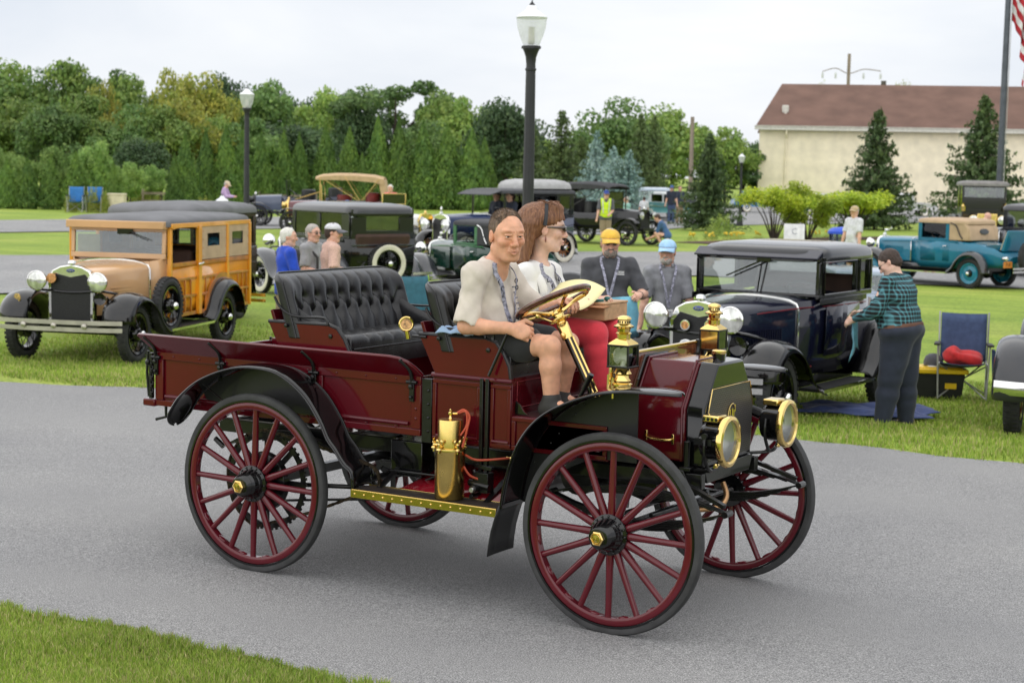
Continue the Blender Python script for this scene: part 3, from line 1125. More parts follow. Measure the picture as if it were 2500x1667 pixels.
# tail gate with chain, and rear sill
mb = MB()
mb.box((BX0 - 0.014, YC, 0.985), (0.024, 1.02, 0.24))
mb.build('tailgate', RED, truck, bevel=0.003)
mb = MB()
mb.box((-0.90, YC, 0.826), (0.09, 1.10, 0.042))
mb.build('rear_sill', RED, truck, bevel=0.008)
for Y, s in ((lambda y: y, 1), (far, -1)):
 mb = MB()
 mb.box((-0.885, Y(0.185), 0.98), (0.022, 0.02, 0.26))
 mb.tube([(-0.905, Y(0.18), 1.12), (-0.915, Y(0.18), 1.0), (-0.90, Y(0.18), 0.86)], 0.008, 8)
 mb.ell((-0.905, Y(0.18), 1.055), (0.02, 0.02, 0.022), 8)
 for k in range(9):
  mb.torus((-0.872, Y(0.172), 1.05 - k*0.022), (0, 1, 0) if k % 2 else (1, 0, 0), 0.010, 0.003, 10, 5)
 mb.tube([(-0.79, Y(0.2), 0.81), (-0.79, Y(0.2), 0.75), (-0.84, Y(0.17), 0.735)], 0.009, 8)
 mb.build('tailgate_latch', IRON, truck)
# --- cab base
for Y, s in ((lambda y: y, 1), (far, -1)):
 mb = MB()
 mb.box((0.988, Y(0.208), 0.945), (0.06, 0.03, 0.33))
 mb.rivets([(0.998, Y(0.193), z) for z in (0.84, 0.91, 0.98, 1.05)], (0, -s, 0), 0.009, 0.008)
 mb.build('corner_iron', IRON, truck, bevel=0.003)
 mb = MB()
 mb.box((1.257, Y(0.2125), 0.963), (0.472, 0.025, 0.345))
 cs = mb.build('cab_side', RED, truck, bevel=0.003)
 mb = MB()
 panel_frame(mb, 1.024, 1.314, 0.80, 1.115, Y(0.2), s, 0.022, 0.01)
 panel_frame(mb, 1.370, 1.490, 0.80, 1.115, Y(0.2), s, 0.020, 0.01)
 mb.build('panel_frame', RED, cs, bevel=0.003)
 for xa, xb, zz, rr in ((1.02, 1.497, 1.136, 0.012), (1.05, 1.30, 0.828, 0.009), (1.385, 1.48, 0.828, 0.009)):
  mb = MB()
  mb.tube([(xa, Y(0.192), zz), (xb, Y(0.192), zz)], rr, 8)
  mb.build('moulding', RED, cs)
 mb = MB()
 mb.box((1.765, Y(0.2125), 0.878), (0.54, 0.025, 0.175))
 st = mb.build('step_side', RED, truck, bevel=0.003)
 mb = MB()
 panel_frame(mb, 1.497, 2.03, 0.796, 0.962, Y(0.2), s, 0.022, 0.01)
 mb.build('panel_frame', RED, st, bevel=0.003)
mb = MB()
mb.box((1.48, YC, 1.055), (0.02, 1.0, 0.19))
sr = mb.build('seat_riser', RED, truck)
mb = MB()
for a, b in (((1.4915, 0.25, 1.13), (1.4915, 1.2, 1.13)), ((1.4915, 0.25, 1.0), (1.4915, 1.2, 1.0)), ((1.4915, 0.25, 1.0), (1.4915, 0.25, 1.13))):
 mb.tube([a, b], 0.0016, 4)
mb.build('pinstripe', PINSTRIPE, sr)
mb = MB()
mb.box((1.665, YC, 0.955), (0.35, 1.0, 0.02))
mb.box((1.25, YC, 1.135), (0.46, 1.0, 0.02))
mb.bar((1.83, YC, 0.962), (2.02, YC, 1.10), 1.0, 0.018)
mb.build('cab_floor', pm('floor_board', (0.05, 0.012, 0.012), 0.5, var=0.2), truck)
mb = MB()
mb.prism([(1.495, 0.972), (1.495, 1.035), (1.52, 1.02), (1.545, 0.985), (1.57, 0.973)], 0.228, 0.24)
mb.build('step_bracket', BLACK, truck, bevel=0.001)
# dash board with brass edge
mb = MB()
mb.box((2.03, YC, 1.13), (0.02, 0.98, 0.33))
dash = mb.build('dash_board', VARNISH, truck, bevel=0.004)
mb = MB()
mb.box((2.03, YC, 1.300), (0.028, 0.985, 0.012))
mb.build('dash_edge', BRASS, dash, bevel=0.003)
# --- seats
def tuft_depth(u, w, n, rows, press=1.0):
 d2 = np.full(u.shape, 9.0)
 btn = np.full(u.shape, 9.0)
 def seg(a, b):
  ab = np.array(b) - np.array(a)
  L2 = ab @ ab
  t = np.clip(((u - a[0])*ab[0] + (w - a[1])*ab[1])/L2, 0, 1)
  return np.hypot(u - a[0] - t*ab[0], w - a[1] - t*ab[1])
 W = u.max()
 p = W/n
 H = w.max()
 for r, wr in enumerate(rows):
  for i in range(-1, n + 2):
   x = (i + (0.5 if r % 2 else 0.0))*p
   if x < p*0.55 or x > W - p*0.55:
    continue
   btn = np.minimum(btn, np.hypot(u - x, w - wr))
   if r == 0:
    d2 = np.minimum(d2, seg((x, -0.02), (x, wr)))
   if r == len(rows) - 1:
    d2 = np.minimum(d2, seg((x, wr), (x, H + 0.02)))
   else:
    for dx in (-0.5, 0.5):
     d2 = np.minimum(d2, seg((x, wr), (x + dx*p, rows[r + 1])))
 crease = np.exp(-(d2/0.010)**2)*0.55 + np.exp(-(d2/0.03)**2)*0.55
 dent = np.exp(-(btn/0.020)**2)*0.9 + np.exp(-(btn/0.04)**2)*0.6
 return press*(0.016*crease + 0.018*dent)
def seat_back(x0, zb, zt, y0, y1, parent, n=10, rake=0.10):
 nu, nw = 170, 60
 U, Wd = np.meshgrid(np.linspace(0, 1, nu), np.linspace(0, 1, nw), indexing='ij')
 Wm, Hm = y1 - y0, zt - zb
 u, w = U*Wm, Wd*Hm
 uu = np.abs(2*U - 1)
 edge = (1 - uu**14)*(1 - np.clip((Wd - 0.72)/0.28, 0, 1)**3.0)
 T = 0.115*np.sqrt(np.clip(edge, 0, 1))
 dep = tuft_depth(u, w, n, [0.36*Hm, 0.62*Hm])*np.clip(edge*1.5, 0, 1)
 wrap = 0.10*np.clip((uu - 0.80)/0.20, 0, 1)**2           # ends curve forward
 zz = zb + w - 0.035*np.clip((uu - 0.86)/0.14, 0, 1)**2.2*Wd
 xb = x0 - rake*Wd
 xf = xb + T - dep + wrap
 F = np.stack([xf, y0 + u, zz], -1)
 B = np.stack([xb - 0.012*np.sqrt(np.clip(edge, 0, 1)) + wrap*0.6, y0 + u, zz], -1)
 pos = np.concatenate([F.reshape(-1, 3), B.reshape(-1, 3)])
 i, j = np.meshgrid(np.arange(nu - 1), np.arange(nw - 1), indexing='ij')
 a = (i*nw + j).ravel()
 q1 = np.stack([a, a + nw, a + nw + 1, a + 1], 1)
 N = nu*nw
 q2 = np.stack([a + N, a + 1 + N, a + nw + 1 + N, a + nw + N], 1)
 e = []
 bd = [(k*nw, (k + 1)*nw) for k in range(nu - 1)] + [((k + 1)*nw + nw - 1, k*nw + nw - 1) for k in range(nu - 1)] + \
   [(k + 1, k) for k in range(nw - 1)] + [((nu - 1)*nw + k, (nu - 1)*nw + k + 1) for k in range(nw - 1)]
 for p, q in bd:
  e.append((q, p, p + N, q + N))
 me = np_mesh('seat_back', pos, np.concatenate([q1, q2, np.array(e)]))
 me.materials.append(LEATHER)
 me.polygons.foreach_set('use_smooth', np.ones(len(me.polygons), bool))
 fix_normals(me)
 o = link('seat_back', me, parent)
 mb = MB()
 idx = [k for k in range(nw)] + [k*nw + nw - 1 for k in range(2, nu - 2, 3)] + [(nu - 1)*nw + k for k in range(nw - 1, -1, -1)]
 mb.tube([tuple(pos[k] + np.array([0.004, 0, 0.002])) for k in idx[::2]], 0.006, 6)
 mb.build('piping', LEATHER, o)
 return o
def seat_cushion(x0, x1, zt, y0, y1, parent, n=9):
 nu, nw = 150, 70
 U, Wd = np.meshgrid(np.linspace(0, 1, nu), np.linspace(0, 1, nw), indexing='ij')
 u, w = U*(y1 - y0), Wd*(x1 - x0)
 ed = np.minimum(np.minimum(U, 1 - U)*(y1 - y0), np.minimum(Wd, 1 - Wd)*(x1 - x0))
 rnd = np.sqrt(np.clip(1 - (1 - np.clip(ed/0.05, 0, 1))**2, 0, 1))
 dep = tuft_depth(u, w, n, [0.3*(x1 - x0), 0.62*(x1 - x0)], 0.8)
 z = zt - 0.05*(1 - rnd) - dep*np.clip(rnd*1.2, 0, 1)*0.9 + 0.02*Wd
 pos = np.stack([x0 + w, y0 + u, z], -1).reshape(-1, 3)
 i, j = np.meshgrid(np.arange(nu - 1), np.arange(nw - 1), indexing='ij')
 a = (i*nw + j).ravel()
 q = np.stack([a, a + nw, a + nw + 1, a + 1], 1)
 bd = [k*nw for k in range(nu)] + [(nu - 1)*nw + k for k in range(1, nw)] + [k*nw + nw - 1 for k in range(nu - 2, -1, -1)] + [k for k in range(nw - 2, 0, -1)]
 low = pos[bd].copy()
 low[:, 2] = zt - 0.15
 N = len(pos)
 m = len(bd)
 e = [(bd[k], bd[(k + 1) % m], N + (k + 1) % m, N + k) for k in range(m)]
 me = np_mesh('seat_cushion', np.concatenate([pos, low]), np.concatenate([q, np.array(e)]))
 me.materials.append(LEATHER)
 me.polygons.foreach_set('use_smooth', np.ones(len(me.polygons), bool))
 fix_normals(me)
 me.set_sharp_from_angle(angle=R(60))
 o = link('seat_cushion', me, parent)
 mb = MB()
 mb.tube([(x1 + 0.001, y0 + 0.02, zt - 0.055), (x1 + 0.001, y1 - 0.02, zt - 0.055)], 0.005, 6)
 mb.build('piping', LEATHER, o)
 return o
def seat(x, z, parent):
 sd = None
 for Y, s in ((lambda y: y, 1), (far, -1)):
  mb = MB()
  poly = [(x + 0.105, z), (x, z + 0.197), (x + 0.40, z + 0.200), (x + 0.455, z + 0.185), (x + 0.50, z + 0.135), (x + 0.535, z + 0.07), (x + 0.545, z)]
  mb.prism(poly, Y(0.190), Y(0.212))
  sd = mb.build('seat_side', RED, parent, bevel=0.003)
  mb = MB()
  mb.tube([(p[0], Y(0.199), p[1]) for p in [(x - 0.002, z + 0.199), (x + 0.40, z + 0.203), (x + 0.458, z + 0.188), (x + 0.504, z + 0.137), (x + 0.54, z + 0.07), (x + 0.55, z + 0.004)]], 0.0115, 8)
  mb.build('edge_binding', LEATHER, sd)
  mb = MB()
  yy = Y(0.185)
  mb.tube(smooth_path([(x + 0.045, yy, z + 0.335), (x + 0.08, yy, z + 0.285), (x + 0.15, yy, z + 0.245), (x + 0.24, yy, z + 0.236), (x + 0.36, yy, z + 0.240), (x + 0.395, yy, z + 0.230), (x + 0.405, yy, z + 0.205)], 4), 0.0072, 8)
  mb.lathe([(0.011, 0), (0.011, 0.018), (0, 0.02)], (x + 0.13, Y(0.19), z + 0.185), (0, -s, 0), 8)
  mb.lathe([(0.012, 0), (0.012, 0.006), (0, 0.008)], (x + 0.42, Y(0.19), z + 0.145), (0, -s, 0), 10)
  mb.build('arm_rail', IRON, sd)
  mb = MB()
  rings = []
  for q in range(7):
   t = q/6
   xx = x + 0.10 + 0.34*t
   top = z + 0.215 + 0.10*(1 - t)**2 - 0.05*t**2
   wd = 0.055*(1 - 0.3*t)
   yc = Y(0.212 + wd/2)
   rings.append([(xx, yc + wd/2*math.cos(a)*0.98, (top + z + 0.09)/2 + (top - z - 0.09)/2*math.sin(a)) for a in [2*math.pi*k/12 for k in range(12)]])
  mb.loft(rings)
  mb.build('arm_pad', LEATHER, sd)
 mb = MB()
 mb.bar((x + 0.10, YC, z), (x - 0.0, YC, z + 0.26), 1.02, 0.02, up=(1, 0, 0))
 mb.box((x + 0.33, YC, z + 0.01), (0.40, 1.0, 0.02))
 mb.box((x + 0.51, YC, z + 0.03), (0.02, 1.01, 0.06))
 mb.build('seat_frame', RED, parent, bevel=0.003)
 seat_back(x + 0.09, z + 0.12, z + 0.455, 0.185, far(0.185), parent)
 seat_cushion(x + 0.12, x + 0.535, z + 0.135, 0.216, far(0.216), parent)
seat(-0.045, 1.142, truck)
seat(0.935, 1.138, truck)
# --- hood and radiator
HB = [(0.300, 0.79), (0.306, 1.045), (0.153, 1.266)]
def coffin(mb, stations):
 rings = []
 for x, pts in stations:
  h = [(x, YC - a, z) for a, z in pts] + [(x, YC + a, z) for a, z in reversed(pts)]
  rings.append(h)
 mb.loft(rings)
mb = MB()
coffin(mb, [(2.045, HB), (2.335, [(0.298, 0.79), (0.304, 1.050), (0.154, 1.263)])])
hood = mb.build('hood', RED, truck, bevel=0.012, seg=3)
mb = MB()
for x, g in ((2.062, 0.004), (2.318, 0.004)):
 path = [(x, YC - a - g, z + g) for a, z in HB] + [(x, YC + a + g, z + g) for a, z in reversed(HB)]
 mb.tube(path, 0.006, 6)
mb.build('hood_bead', RED, hood)
mb = MB()
g = 0.008
mb.tube([(2.042, YC - a - g, z + g) for a, z in HB] + [(2.042, YC + a + g, z + g) for a, z in reversed(HB)], 0.010, 8)
mb.build('hood_lacing', BLACK, hood)
mb = MB()
for Y, s in ((lambda y: y, 1), (far, -1)):
 yy = Y(YC - 0.302)
 mb.tube(smooth_path([(2.13, yy - 0.012*s, 0.905), (2.15, yy - 0.028*s, 0.898), (2.20, yy - 0.03*s, 0.893), (2.25, yy - 0.028*s, 0.893), (2.27, yy - 0.012*s, 0.896)], 3), [0.006]*13, 8)
 for x, z in ((2.128, 0.905), (2.272, 0.896)):
  mb.box((x, yy - 0.004*s, z), (0.014, 0.008, 0.05))
mb.build('hood_handle', BRASS, hood, bevel=0.003)
mb = MB()
coffin(mb, [(2.337, [(0.300, 0.772), (0.308, 1.052), (0.156, 1.267)]), (2.432, [(0.285, 0.765), (0.300, 1.052), (0.152, 1.262)])])
rad = mb.build('radiator_shell', BLACK, truck, bevel=0.012, seg=3)
mb = MB()
core = [(0.255, 0.790), (0.275, 1.02), (0.228, 1.145)]
mb.prism([(YC - a, z) for a, z in core] + [(YC + a, z) for a, z in reversed(core)], 2.420, 2.438, 'x')
cmat = bpy.data.materials.new('radiator_honeycomb')
cmat.use_nodes = True
t = cmat.node_tree
b = t.nodes['Principled BSDF']
co = t.nodes.new('ShaderNodeTexCoord')
mpn = t.nodes.new('ShaderNodeMapping')
mpn.inputs['Rotation'].default_value = (0, math.pi/2, math.pi/2)
br = t.nodes.new('ShaderNodeTexBrick')
br.inputs['Scale'].default_value = 24
br.inputs['Mortar Size'].default_value = 0.035
br.inputs['Color1'].default_value = (0.008, 0.008, 0.009, 1)
br.inputs['Color2'].default_value = (0.012, 0.012, 0.013, 1)
br.inputs['Mortar'].default_value = (0.10, 0.09, 0.085, 1)
t.links.new(co.outputs['Object'], mpn.inputs['Vector'])
t.links.new(mpn.outputs['Vector'], br.inputs['Vector'])
t.links.new(br.outputs['Color'], b.inputs['Base Color'])
bp = t.nodes.new('ShaderNodeBump')
bp.inputs['Strength'].default_value = 0.7
bp.inputs['Distance'].default_value = 0.004
t.links.new(br.outputs['Fac'], bp.inputs['Height'])
t.links.new(bp.outputs['Normal'], b.inputs['Normal'])
b.inputs['Roughness'].default_value = 0.4
mb.build('radiator_core', cmat, rad)
mb = MB()
pp = [(2.439, YC - a, z) for a, z in core[1:]] + [(2.439, YC + a, z) for a, z in reversed(core[1:])]
mb.tube(pp, 0.0028, 6)
mb.build('core_trim', BRASS, rad)
mb = MB()     # script monogram wired to the core
for path in (smooth_path([(2.444, YC - 0.048, 0.905), (2.444, YC - 0.050, 0.97), (2.444, YC - 0.034, 1.030), (2.444, YC - 0.002, 1.052), (2.444, YC + 0.026, 1.046), (2.444, YC + 0.040, 1.026)], 4),
    [(2.444, YC + 0.040, 1.046), (2.444, YC + 0.040, 1.010)],
    smooth_path([(2.444, YC - 0.048, 0.905), (2.444, YC - 0.02, 0.902), (2.444, YC + 0.005, 0.905)], 3),
    [(2.444, YC - 0.022, 0.925), (2.444, YC - 0.018, 1.028)], [(2.444, YC + 0.006, 0.925), (2.444, YC + 0.010, 1.030)],
    [(2.444, YC + 0.024, 0.928), (2.444, YC + 0.026, 1.02)],
    [(2.444, YC - 0.032, 0.978), (2.444, YC + 0.032, 0.984)]):
 mb.tube(path, 0.0036, 6)
mb.build('monogram', BRASS, rad)
mb = MB()
mb.lathe([(0.030, 0), (0.030, 0.036)], (2.375, YC - 0.02, 1.262), (0, 0, 1), 20)
mb.build('filler_neck', BLACK, rad)
mb = MB()
mb.lathe([(0.034, 0.036), (0.036, 0.040), (0.036, 0.050), (0.030, 0.055), (0, 0.056)], (2.375, YC - 0.02, 1.262), (0, 0, 1), 20)
mb.build('filler_cap', BRASS, rad)
# front cross piece and pan below the radiator
mb = MB()
mb.loft([[(2.20, y, z) for y, z in ((0.47, 0.70), (0.47, 0.765), (0.98, 0.765), (0.98, 0.70))], [(2.44, y, z) for y, z in ((0.47, 0.69), (0.43, 0.765), (1.02, 0.765), (0.98, 0.69))]])
both(lambda Y, s: (mb.prism([(2.18, 0.73), (2.18, 0.78), (2.36, 0.76), (2.40, 0.68), (2.30, 0.665)], Y(0.36), Y(0.41)),
     mb.tube([(2.36, Y(0.395), 0.76), (2.36, Y(0.395), 0.90)], 0.017, 10), mb.box((2.36, Y(0.395), 0.765), (0.06, 0.05, 0.02))))
mb.build('radiator_support', IRON, truck, bevel=0.004)
# --- lamps
def head_lamp(Y, s):
 c = Vector((2.455, Y(0.357), 0.925))
 mb = MB()
 mb.lathe([(0.0, 0.0), (0.055, 0.004), (0.082, 0.02), (0.092, 0.05), (0.094, 0.115), (0.100, 0.125)], c, (1, 0, 0), 32, cap=False)
 hl = mb.build('headlamp', BLACK, truck, thick=0.003)
 mb = MB()
 ring(mb, [(0.096, 0.118), (0.106, 0.116), (0.121, 0.124), (0.125, 0.138), (0.120, 0.150), (0.105, 0.154), (0.096, 0.146)], c, (1, 0, 0), 40)
 mb.ell(c + Vector((0.135, -0.115*s, -0.0)), (0.010, 0.010, 0.014), 8)
 mb.build('bezel', BRASS, hl)
 mb = MB()
 mb.lathe([(0.0, 0.060), (0.045, 0.066), (0.075, 0.085), (0.097, 0.125)], c, (1, 0, 0), 28, cap=False)
 mb.build('reflector', REFLECTOR, hl)
 mb = MB()
 mb.lathe([(0.0, 0.152), (0.05, 0.150), (0.099, 0.143)], c, (1, 0, 0), 32, cap=False)
 mb.build('lens', LENS, hl)
 mb = MB()
 mb.lathe([(0.0, 0.06), (0.012, 0.065), (0.010, 0.095), (0.004, 0.105)], c, (1, 0, 0), 10)
 mb.build('burner', pm('white_ceramic', (0.7, 0.7, 0.66), 0.4), hl)
 mb = MB()
 mb.box(c + Vector((0.062, 0, 0.105)), (0.085, 0.105, 0.034))
 ht = mb.build('lamp_vent', BRASS, hl, bevel=0.008)
 mb = MB()
 for k in range(4):
  mb.lathe([(0.0085, 0.0), (0.0075, 0.003), (0, 0.003)], c + Vector((0.030 + 0.021*k, -0.0525*s, 0.105)), (0, -s, 0), 10)
 mb.build('vent_hole', IRON, ht)
 mb = MB()
 mb.tube(smooth_path([c + Vector((0.06, -0.100*s, 0.03)), c + Vector((0.06, -0.106*s, -0.05)), c + Vector((0.06, -0.06*s, -0.125)), c + Vector((0.05, 0, -0.15)), Vector((2.40, Y(0.40), 0.76))], 4), 0.009, 8)
 mb.tube(smooth_path([c + Vector((0.06, 0.100*s, 0.03)), c + Vector((0.06, 0.106*s, -0.05)), c + Vector((0.06, 0.06*s, -0.125)), c + Vector((0.05, 0, -0.15))], 4), 0.009, 8)
 mb.lathe([(0.014, 0), (0.014, 0.02)], c + Vector((0.06, -0.095*s, 0.03)), (0, -s, 0), 10)
 mb.box(c + Vector((0.045, -0.085*s, 0.0)), (0.09, 0.02, 0.03))
 mb.build('lamp_fork', IRON, hl)
 mb = MB()
 mb.ell(c + Vector((0.085, -0.02*s, -0.118)), (0.012, 0.012, 0.014), 8)
 mb.tube([c + Vector((0.085, -0.04*s, -0.122)), c + Vector((0.085, 0.01*s, -0.118))], 0.006, 8)
 mb.build('gas_tap', BRASS, hl)
both(head_lamp)
def side_lamp(Y, s):
 c = Vector((2.10, Y(0.205), 1.255))
 mb = MB()
 mb.lathe([(0.036, -0.115), (0.040, -0.112), (0.042, -0.092), (0.050, -0.088), (0.050, -0.080), (0.040, -0.074), (0.042, -0.064), (0.034, -0.050), (0.034, -0.036), (0.044, -0.030), (0.036, -0.018), (0.030, 0.0)], c, (0, 0, 1), 24)
 sl = mb.build('side_lamp', BRASS, truck)
 mb = MB()
 w, h = 0.052, 0.105
 for i in (-1, 1):
  for j in (-1, 1):
   mb.box(c + Vector((i*w, j*w, h/2)), (0.010, 0.010, h))
 for z in (0.003, h):
  for i in (-1, 1):
   mb.box(c + Vector((i*w, 0, z)), (0.012, 2*w - 0.010, 0.009))
   mb.box(c + Vector((0, i*w, z)), (2*w + 0.012, 0.012, 0.009))
 mb.build('lamp_frame', IRON, sl, bevel=0.002)
 mb = MB()
 for i in (-1, 1):
  mb.box(c + Vector((i*w, 0, h/2)), (0.002, 2*w - 0.014, h - 0.012))
  mb.box(c + Vector((0, i*w, h/2)), (2*w - 0.014, 0.002, h - 0.012))
 mb.build('lamp_pane', LENS, sl)
 mb = MB()
 mb.box(c + Vector((0, 0, 0.002)), (2*w - 0.012, 2*w - 0.012, 0.004))
 mb.lathe([(0.0, 0.0), (0.034, 0.008), (0.040, 0.016)], c + Vector((-0.044, 0, h/2)), (1, 0, 0), 20, cap=False)
 mb.lathe([(0.0, 0.0), (0.034, 0.008), (0.040, 0.016)], c + Vector((0, 0.044*s, h/2)), (0, -s, 0), 20, cap=False)
 mb.lathe([(0.012, 0.005), (0.012, 0.03), (0.004, 0.034)], c, (0, 0, 1), 10)
 mb.build('lamp_reflector', REFLECTOR, sl)
 mb = MB()
 mb.box(c + Vector((0, 0.054*s, h/2)), (2*w - 0.006, 0.003, h - 0.006))
 mb.build('lamp_back', BRASS, sl)
 mb = MB()
 rings = []
 for (a, z) in ((0.060, h + 0.004), (0.058, h + 0.010), (0.036, h + 0.032)):
  rings.append([c + Vector((a*math.cos(q)*(1.25 if a > 0.05 else 1), a*math.sin(q)*(1.25 if a > 0.05 else 1), z)) for q in [math.pi/4 + k*math.pi/2 for k in range(4)]])
 mb.loft(rings)
 mb.lathe([(0.032, h + 0.030), (0.033, h + 0.052), (0.038, h + 0.056), (0.030, h + 0.064), (0.034, h + 0.080), (0.047, h + 0.088), (0.048, h + 0.092), (0.030, h + 0.104), (0.028, h + 0.118), (0.036, h + 0.124), (0.034, h + 0.132), (0.020, h + 0.140), (0.0, h + 0.143)], c, (0, 0, 1), 24)
 ch = mb.build('chimney', BRASS, sl)
 mb = MB()
 for k in range(14):
  a = 2*math.pi*k/14
  mb.box(c + Vector((0.0295*math.cos(a), 0.0295*math.sin(a), h + 0.111)), (0.004, 0.006, 0.010), rot=(0, 0, a))
  mb.box(c + Vector((0.046*math.cos(a), 0.046*math.sin(a), h + 0.087)), (0.004, 0.005, 0.005), rot=(0, 0, a))
 mb.build('vent_slots', IRON, ch)
 mb = MB()
 mb.tube(smooth_path([c + Vector((-0.05, 0.0, 0.06)), c + Vector((-0.062, 0, 0.02)), c + Vector((-0.062, 0.0, -0.07)), c + Vector((-0.068, 0.05*s, -0.09))], 3), 0.010, 8)
 mb.build('lamp_bracket', BRASS if s > 0 else IRON, sl)
 if s < 0:
  mb = MB()
  mb.tube(smooth_path([c + Vector((-0.058, -0.055, 0.055)), c + Vector((-0.06, -0.06, -0.01)), c + Vector((-0.062, -0.10, -0.03)), c + Vector((-0.062, -0.16, -0.03))], 4), 0.016, 8)
  mb.build('lamp_arm', IRON, sl)
both(side_lamp)
mb = MB()
mb.tube([(2.05, 0.205, 1.10), (2.05, 0.205, 1.20)], 0.010, 8)
mb.tube([(2.05, 0.16, 1.13), (2.05, 0.16, 1.22)], 0.009, 8)
mb.build('lamp_post', BRASS, truck)
# --- fenders and running boards
def fender_strip(path, y0, y1, Y, name, round0=0, round1=0):
 P = smooth_path([(x, 0, z) for x, z in path], 5)
 n = len(P)
 mb = MB()
 rings = []
 L = [0]
 for a, b_ in zip(P[:-1], P[1:]):
  L.append(L[-1] + (b_ - a).length)
 for k, p in enumerate(P):
  m = (y0 + y1)/2
  hw = (y1 - y0)/2
  if round0:
   t = min(1, L[k]/round0)
   hw0 = hw*math.sqrt(max(0.02, 1 - (1 - t)**2))
  else:
   hw0 = hw
  if round1:
   t = min(1, (L[-1] - L[k])/round1)
   hw0 = min(hw0, hw*math.sqrt(max(0.02, 1 - (1 - t)**2)))
  rings.append([(p.x, Y(m - hw0 + 2*hw0*q/6), p.z + 0.012*(1 - (q/3 - 1)**2)) for q in range(7)])
 mb.loft(rings, closed=False, cap=False)
 o = mb.build(name, BLACK, truck, thick=0.005)
 mb = MB()
 mb.tube([r_[0] for r_ in rings], 0.0055, 6)
 mb.tube([r_[-1] for r_ in rings], 0.0055, 6)
 mb.build('fender_bead', BLACK, o)
 return o
FF = [(2.47, 1.160), (2.40, 1.166), (2.273, 1.168), (2.16, 1.158), (2.05, 1.136), (1.921, 1.090), (1.809, 1.033), (1.723, 0.961), (1.655, 0.866), (1.608, 0.75), (1.578, 0.64), (1.563, 0.545)]
RF = [(-0.615, 0.735), (-0.590, 0.79), (-0.552, 0.85), (-0.491, 0.92), (-0.362, 1.012), (-0.18, 1.083), (-0.013, 1.108), (0.176, 1.090), (0.343, 0.995), (0.453, 0.866), (0.508, 0.772), (0.555, 0.722), (0.61, 0.655), (0.66, 0.615), (0.672, 0.530)]
for Y, s in ((lambda y: y, 1), (far, -1)):
 ff = fender_strip(FF, -0.012, 0.20, Y, 'front_fender', round0=0.16)
 mb = MB()
 pts = [(x, z - 0.004) for x, z in FF[3:]]
 pts[0] = (2.19, 1.158)
 mb.prism(pts + [(1.62, 0.56), (1.74, 0.70), (1.95, 0.80), (2.19, 0.80)], Y(0.200), Y(0.206))
 mb.build('fender_apron', pm('black_apron', (0.010, 0.010, 0.011), 0.45, coat=0.2), ff)
 mb = MB()
 mb.rivets([(1.90 - 0.045*i, Y(0.199), 1.06 - 0.052*i) for i in range(7)], (0, -s, 0), 0.006, 0.006)
 mb.build('rivets', BLACK, ff)
 mb = MB()
 rings = []
 for t_ in range(5):
  q = t_/4
  rings.append([(1.562 - 0.055*q - 0.012*math.sin(math.pi*q), Y(-0.022 - 0.012*q + (0.235 + 0.012*q)*k/4), 0.556 - 0.255*q - 0.008*(k/4 - 0.5)**2) for k in range(5)])
 mb.loft(rings, closed=False, cap=False)
 mb.build('mud_flap', pm('black_apron', (0.010, 0.010, 0.011), 0.45), ff, thick=0.004)
 mb = MB()
 mb.rivets([(1.556, Y(0.0 + 0.035*i), 0.552) for i in range(6)], (1, 0, 0), 0.008, 0.008)
 mb.box((1.568, Y(0.095), 0.55), (0.006, 0.21, 0.02))
 mb.build('flap_strap', BLACK, ff)
 rf = fender_strip(RF, -0.012, 0.18, Y, 'rear_fender', round0=0.10)
 mb = MB()
 pts = [(x, z - 0.004) for x, z in RF[3:10]]
 mb.prism(pts + [(0.42, 0.84), (0.25, 0.86), (-0.25, 0.86), (-0.47, 0.88)], Y(0.176), Y(0.182))
 mb.build('fender_apron', pm('black_apron', (0.010, 0.010, 0.011), 0.45, coat=0.2), rf)
 mb = MB()
 mb.bar((-0.30, Y(0.17), 0.86), (-0.37, Y(0.03), 0.99), 0.015, 0.004)
 mb.bar((0.34, Y(0.17), 0.80), (0.36, Y(0.05), 0.95), 0.015, 0.004)
 mb.rivets([(0.20 + 0.05*i, Y(0.16), 1.062 - 0.045*i) for i in range(4)], (0.5, 0, 1), 0.006, 0.005)
 mb.build('fender_stay', IRON, rf)
 mb = MB()
 mb.box((1.105, Y(0.066), 0.522), (0.87, 0.160, 0.020))
 rb = mb.build('running_board', BOARD, truck)
 mb = MB()
 mb.box((1.105, Y(-0.017), 0.514), (0.874, 0.005, 0.040))
 mb.box((1.105, Y(-0.010), 0.5345), (0.874, 0.012, 0.004))
 mb.box((1.105, Y(0.148), 0.5345), (0.874, 0.009, 0.004))
 mb.rivets([(0.695 + 0.0585*i, Y(-0.0195), 0.514) for i in range(15)], (0, -s, 0), 0.0055, 0.005, 8)
 mb.build('board_edge', BRASS, rb, bevel=0.001)
 mb = MB()
 mb.loft([[(x, Y(0.152), 0.535) for x in (0.86, 1.20, 1.56)], [(x, Y(0.32), 0.575) for x in (0.90, 1.20, 1.56)], [(x, Y(0.45), 0.64) for x in (0.94, 1.25, 1.56)]], closed=False, cap=False)
 mb.build('splash_apron', APRONRED_LIT, rb, thick=0.004)
 for bx in (0.75, 1.40):
  mb = MB()
  mb.bar((bx, Y(0.06), 0.50), (bx, Y(0.40), 0.66), 0.03, 0.012)
  mb.build('board_bracket', IRON, rb)
